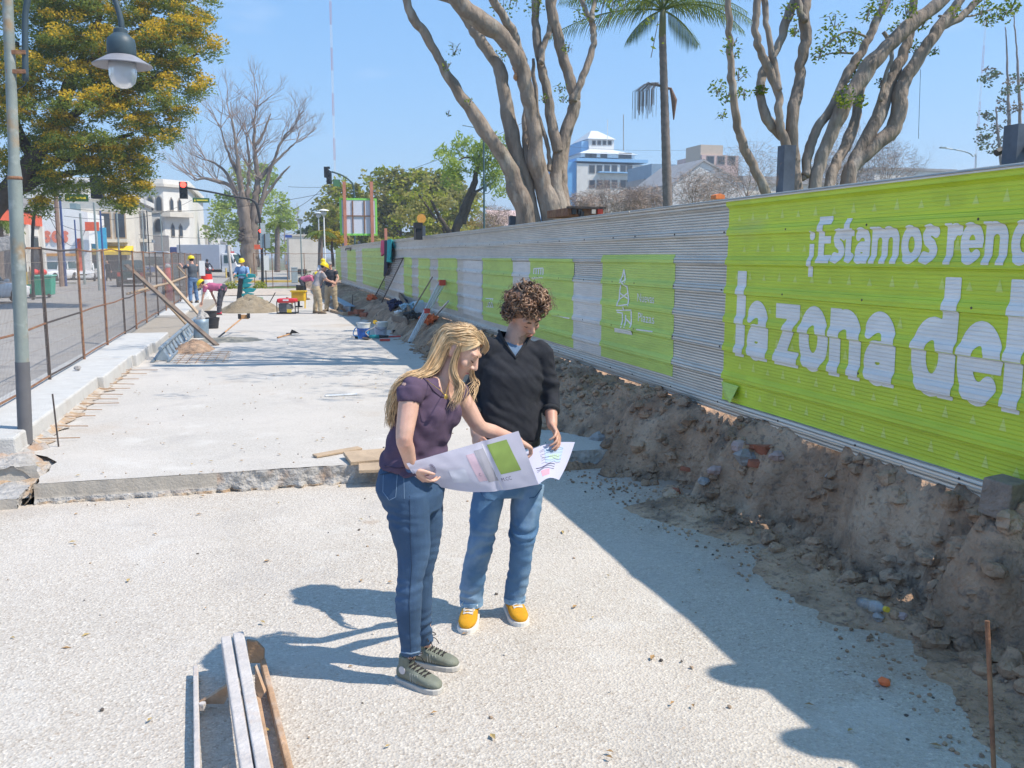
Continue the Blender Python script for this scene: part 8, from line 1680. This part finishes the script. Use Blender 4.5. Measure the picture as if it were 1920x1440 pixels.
# mesh frames leaning on the hoarding
def frame(label, a0, a1, c0, c1):
    t = thing('leaning_frame', label, 'mesh frame', a0); 
    for a, c in ((a0, c0), (a1, c1), (c0, c1), (a0, a1)): MB().tube([a, c], .016, 6).build('frame_bar', M_RUSTD, t)
    b = MB(); 
    for k in range(1, 9): b.tube([a0.lerp(a1, k / 9), c0.lerp(c1, k / 9)], .0045, 3, False)
    for k in range(1, 20): b.tube([a0.lerp(c0, k / 20), a1.lerp(c1, k / 20)], .0045, 3, False)
    tag(b.build('wire_mesh', M_RUSTD, t), kind='stuff')
frame('dark sieve frame leaning on the hoarding beside the hanging clothes', put(703, 556), put(716, 566), PX(738, 487, XF - .05), PX(756, 484, XF - .05)); frame('narrow dark mesh frame leaning at the far end of the hoarding', G(641, 527, .35), G(651, 537, .4), PX(648, 466, XF - .05), PX(658, 465, XF - .05)); tag(MB().tube([put(701, 603), put(716, 567, .02)], .014, 6).build('iron_rod', M_RUSTD), 'thin dark rod continuing down the bank from the sieve frame', 'rod')
# clothes hung over the hoarding
yc = PX(733, 455, XF).y
def garment(label, y0, y1, zl, m_, name, seed):
    def f(u, v):
        y = y0 + (y1 - y0) * u; k = math.sin(v * math.pi); z = ZT + .05 - (max(0, v - .25) / .75) * zl * (.75 + .25 * math.sin(u * 3.1)) - max(0, .25 - v) * 1.2; return (XF + .07 - .13 * min(1, v * 4) - .06 * math.sin(u * 9 + seed) * v - .05, y + .06 * math.sin(v * 5 + seed) * v, z + .02 * math.sin(u * 12 + seed))
    o = MB().grid(f, 16, 18).build(name, m_, smooth=True); s_ = o.modifiers.new('solid', 'SOLIDIFY'); s_.thickness = .02; tag(o, label, 'clothing', 'clothes hung on the hoarding')
garment('teal jacket hung over the hoarding top, the nearest of the clothes', yc - 1.0, yc + .1, .72, mat('teal_cloth', (.02, .32, .34), .8, .2, 8), 'jacket', 1.); garment('black jacket hung between the teal and the pink clothes', yc - .1, yc + 1.0, 1.15, mat('black_cloth', (.03, .03, .05), .9), 'jacket', 2.5); garment('pink and black shirt hung farthest on the hoarding top', yc + .8, yc + 1.5, .5, mat('pink_cloth', (.6, .1, .18), .9), 'shirt', 4.)
# steel beam and boards beside the two talking workers
t = thing('steel_beam', 'blue-grey steel beam lying at the bank edge behind the man in the vest', 'beam', (2.55, 28.5, TOPZ)); 
b = MB(); 
for q, d in (((2.62, 32.2, TOPZ + .27), (.3, 7.4, .02)), ((2.62, 32.2, TOPZ + .02), (.3, 7.4, .02)), ((2.62, 32.2, TOPZ + .145), (.03, 7.4, .23))): b.box(q, d)
b.build('web_and_flanges', mat('beam_blue', (.16, .27, .38), .5, .1, 4), t); tag(MB().box((2.6, 28.2, TOPZ + .06), (.5, .1, .1)).build('timber_block', M_WOOD), 'timber block under the near end of the steel beam', 'block'); tag(MB().box((2.3, 29.2, TOPZ + .04), (.1, 2.0, .08), rz=.15).build('timber_block', M_WOOD), 'timber batten beside the steel beam on the slab edge', 'batten')
for k, (px, py) in enumerate(((668, 590), (680, 586), (690, 592))): p = put(px, py, .03); tag(MB().box(p, (.5, .24, .14), rz=.4 * k).build('brick', M_BRICK, bevel=.01), ['red brick block at the beam end, the leftmost', 'red brick block at the beam end, the farther one', 'red brick block at the beam end, the rightmost'][k], 'brick', 'bricks by the steel beam')
tag(MB().tube([G(661, 583, TOPZ), P(661, 553, 28.6)], .012, 6).build('rebar_stake', M_RUSTD), 'thin stake standing at the end of the steel beam', 'rebar')
# generator
g0 = G(536, 589, TOPZ); t = thing('generator', 'red portable generator in a black tube frame on the slab', 'generator', g0); c = g0 + VW * .25
for sx in (-1, 1):
    for sy in (-1, 1): MB().tube([c + RT * sx * .29 + VW * sy * .2, c + RT * sx * .29 + VW * sy * .2 + UP * .40], .016, 6).build('frame_tube', M_BLACK, t)
MB().box(c + UP * .42, (.6, .4, .14), M=Matrix.Rotation(-YAW, 3, 'Z')).build('fuel_tank', mat('generator_red', (.62, .03, .04), .35), t, bevel=.05); MB().tube([c + UP * .49, c + UP * .53], .04, 10).build('fuel_cap', M_WOOD, t); MB().box(c + UP * .2 - RT * .12, (.26, .34, .26), M=Matrix.Rotation(-YAW, 3, 'Z')).build('engine', mat('engine_grey', (.10, .10, .11), .5), t, bevel=.02); MB().tube([c + UP * .2 + RT * .04 - VW * .16, c + UP * .2 + RT * .04 + VW * .16], .11, 14).build('alternator', mat('alternator_grey', (.30, .29, .27), .4), t); MB().box(c + RT * .1 - VW * .2 + UP * .1, (.14, .03, .1), M=Matrix.Rotation(-YAW, 3, 'Z')).build('yellow_panel', mat('panel_yellow', (.75, .55, .05), .5), t); MB().box(c - VW * .21 + UP * .44, (.18, .01, .05), M=Matrix.Rotation(-YAW, 3, 'Z')).build('sticker', M_WHITE, t); MB().box(c + UP * .03, (.6, .42, .03), M=Matrix.Rotation(-YAW, 3, 'Z')).build('base_plate', M_BLACK, t)
# yellow compactor
g0 = G(561, 578, TOPZ); t = thing('concrete_mixer', 'yellow tray machine on legs with a black motor behind the generator', 'machine', g0); M_YEL = mat('machine_yellow', (.72, .46, .03), .5, .12, 5); c = g0 + UP * .42; MR = Matrix.Rotation(-YAW, 3, 'Z')
MB().box(c + UP * .0, (.46, .3, .32), M=MR).build('hopper', M_YEL, t, bevel=.02); MB().box(c + UP * .18, (.52, .36, .05), M=MR).build('hopper_rim', M_YEL, t); MB().box(c + VW * .25 + UP * .3, (.26, .2, .18), M=MR).build('motor', M_BLACK, t, bevel=.02); MB().box(c + UP * .01 - VW * .155, (.36, .01, .22), M=MR).build('inner_panel', mat('machine_amber', (.62, .33, .02), .5), t)
for sx in (-.23, .23): MB().bar(c + RT * sx - UP * .42 - VW * .1, c + RT * sx + UP * .15, .04).build('leg', M_YEL, t)
MB().bar(c - UP * .36, c - UP * .12, .06).build('pivot', M_BLACK, t); MB().bar(c - UP * .36 - RT * .15, c - UP * .36 + RT * .12, .05).build('axle', M_BLACK, t)
# teal machine before the worker in blue
g0 = G(462, 566, TOPZ); t = thing('power_trowel', 'teal guard of a machine held upright before the worker in the blue shirt', 'machine', g0); g0 = g0 - VW * .35
for k in range(5):
    c = g0 + UP * (.28 + .19 * k) + RT * (.1 * math.sin(k * 2) + .08); MB().prism([c - RT * .30 + UP * .05, c - RT * .05 - UP * .09, c + RT * .22 - UP * .06, c + RT * .34 + UP * .06, c + RT * .1 + UP * .1], VW * .08).build('blade', mat('machine_teal', (.02, .30, .32), .5, .15, 6), t, bevel=.01)
MB().bar(g0 - RT * .2, g0 - RT * .06 + UP * .95, .16).build('mast', M_BLACK, t); MB().tube([g0 - RT * .4 + UP * 1.02 + VW * .1, g0 + UP * 1.1, g0 + RT * .5 + UP * 1.0 + VW * .1], .03, 8).build('handlebar', mat('machine_teal', (.02, .30, .32), .5), t); MB().lathe([(.12, 0), (.12, .1)], g0 - RT * .1 + UP * .02, 14).build('base', M_BLACK, t)
for k, (px, py, r_) in enumerate(((484, 560, .22), (492, 566, .16))): p = G(px, py, TOPZ); tag(MB().lathe([(r_, 0), (r_ * .9, .05), (.03, .09)], p, 16).build('tool_disc', mat('olive_green', (.12, .22, .14), .6)), ['green round tool disc lying behind the mortar pile, the larger', 'green round tool disc lying behind the mortar pile, the smaller'][k], 'disc')
# red and white barrier drum beside the fence worker
p = G(388, 545, TOPZ); p = P(388, 532, 41); t = thing('barrier_drum', 'red and white plastic barrier drum behind the bending worker', 'barrier', (p.x, 41, 0)); zt = P(388, 514, 41).z; zm = P(388, 524, 41).z; MB().lathe([(.26, TOPZ), (.24, zm)], (p.x, 41, 0), 18).build('lower_drum', M_WHITE, t, True, angle=40); MB().lathe([(.24, zm), (.22, zt)], (p.x, 41, 0), 18).build('upper_drum', mat('barrier_red', (.7, .05, .04), .5), t, True, angle=40)
p = P(316, 530, 44); t = thing('barrier_drum', 'small red barrier post in the street behind the mesh fence', 'barrier', (p.x, 44, 0)); MB().lathe([(.2, -.03), (.13, P(0, 512, 44).z - .35), (.12, P(0, 503, 44).z)], (p.x, 44, 0), 14).build('post_body', mat('barrier_red', (.7, .05, .04), .5), t, True); MB().ell((p.x, 44, P(0, 500, 44).z), .13, .13, .12).build('lamp', M_LAMPW, t, True)
# sidewalk bits beyond: verge and pale paving strip, yellow kerb, bollards and bench
sheet('grass_verge', -1.6, 4.4, 52, 60.6, .02, M_GRASS, 30, 30, .04); sheet('paving_dirt', -1.9, 3.4, 43.5, 52.2, TOPZ + .02, M_PALE, 60, 60, .03); sheet('far_pavement', -2, 60, 72, 130, .04, M_SIDE)
b = MB().box((28, 72.1, .06), (60, .25, .16)); tag(b.build('yellow_kerb', mat('kerb_yellow', (.55, .38, .08), .8, .2, 3)), kind='structure')
for k in range(6): 
    p = P(424 + 9 * k, 512, 88); tag(MB().tube([(p.x, 88, 0), (p.x, 88, .9)], .07, 8).build('bollard', mat('bollard_yellow', (.62, .45, .12), .7)), f'yellow bollard at the street corner under the plane tree, {ORD[k]} from the left', 'bollard', 'bollards at the street corner')
p = P(552, 508, 70); tag(MB().box((p.x, 70, .55), (.45, .45, 1.1)).box((p.x, 70, 1.13), (.5, .5, .06)).build('litter_bin', mat('bin_grey', (.30, .36, .38), .6), bevel=.03), 'grey litter bin before the low white building', 'bin')
random.seed(2)
for px, Y, s_, lb in ((487, 53, .5, 'green weed tuft at the end of the slab, by the notice sheet'), (432, 53, .5, 'green weed tuft at the foot of the pale concrete post'), (577, 72, .8, 'round shrub before the low white building')):
    b = MB(); p = P(px, 520, Y); leaf_quads(b, (p.x, Y, .1 + s_ * .4), 160, s_ * .8, .2, .35, .8); tag(b.build('weed', LM_LIGHT if Y < 60 else LM_DKGREEN), lb, 'plant')
# plywood cover and a sheet of white foam on the slab
p = G(665, 743, TOPZ); p2 = G(640, 742, TOPZ); tag(MB().box((p2.x, p2.y, TOPZ + .012), (.42, .07, .012), rz=.1).build('foam_strip', M_WHITE), 'thin white strip lying alone on the sunlit slab', 'strip')
p = G(260, 700, .39); tag(MB().rock(G(290 * .5, 690, .41), .05).build('stone', M_STONEG), 'small pale stone on the kerb slab by the mesh fence', 'stone')

# ------------------------------------------------------------------ the hazy air
hz = MB().box((0, 415, 24.3), (1230, 990, 52.6)).build('haze', M_BLACK); hz.data.materials.clear()
hm = bpy.data.materials.new('haze_air'); hm.use_nodes = True; hn = hm.node_tree.nodes; hn.clear()
pv = hn.new('ShaderNodeVolumePrincipled'); pv.inputs['Color'].default_value = (.80, .88, 1, 1); pv.inputs['Density'].default_value = .0011; pv.inputs['Anisotropy'].default_value = .2
ho = hn.new('ShaderNodeOutputMaterial'); hm.node_tree.links.new(pv.outputs[0], ho.inputs['Volume']); hz.data.materials.append(hm); tag(hz, kind='stuff')
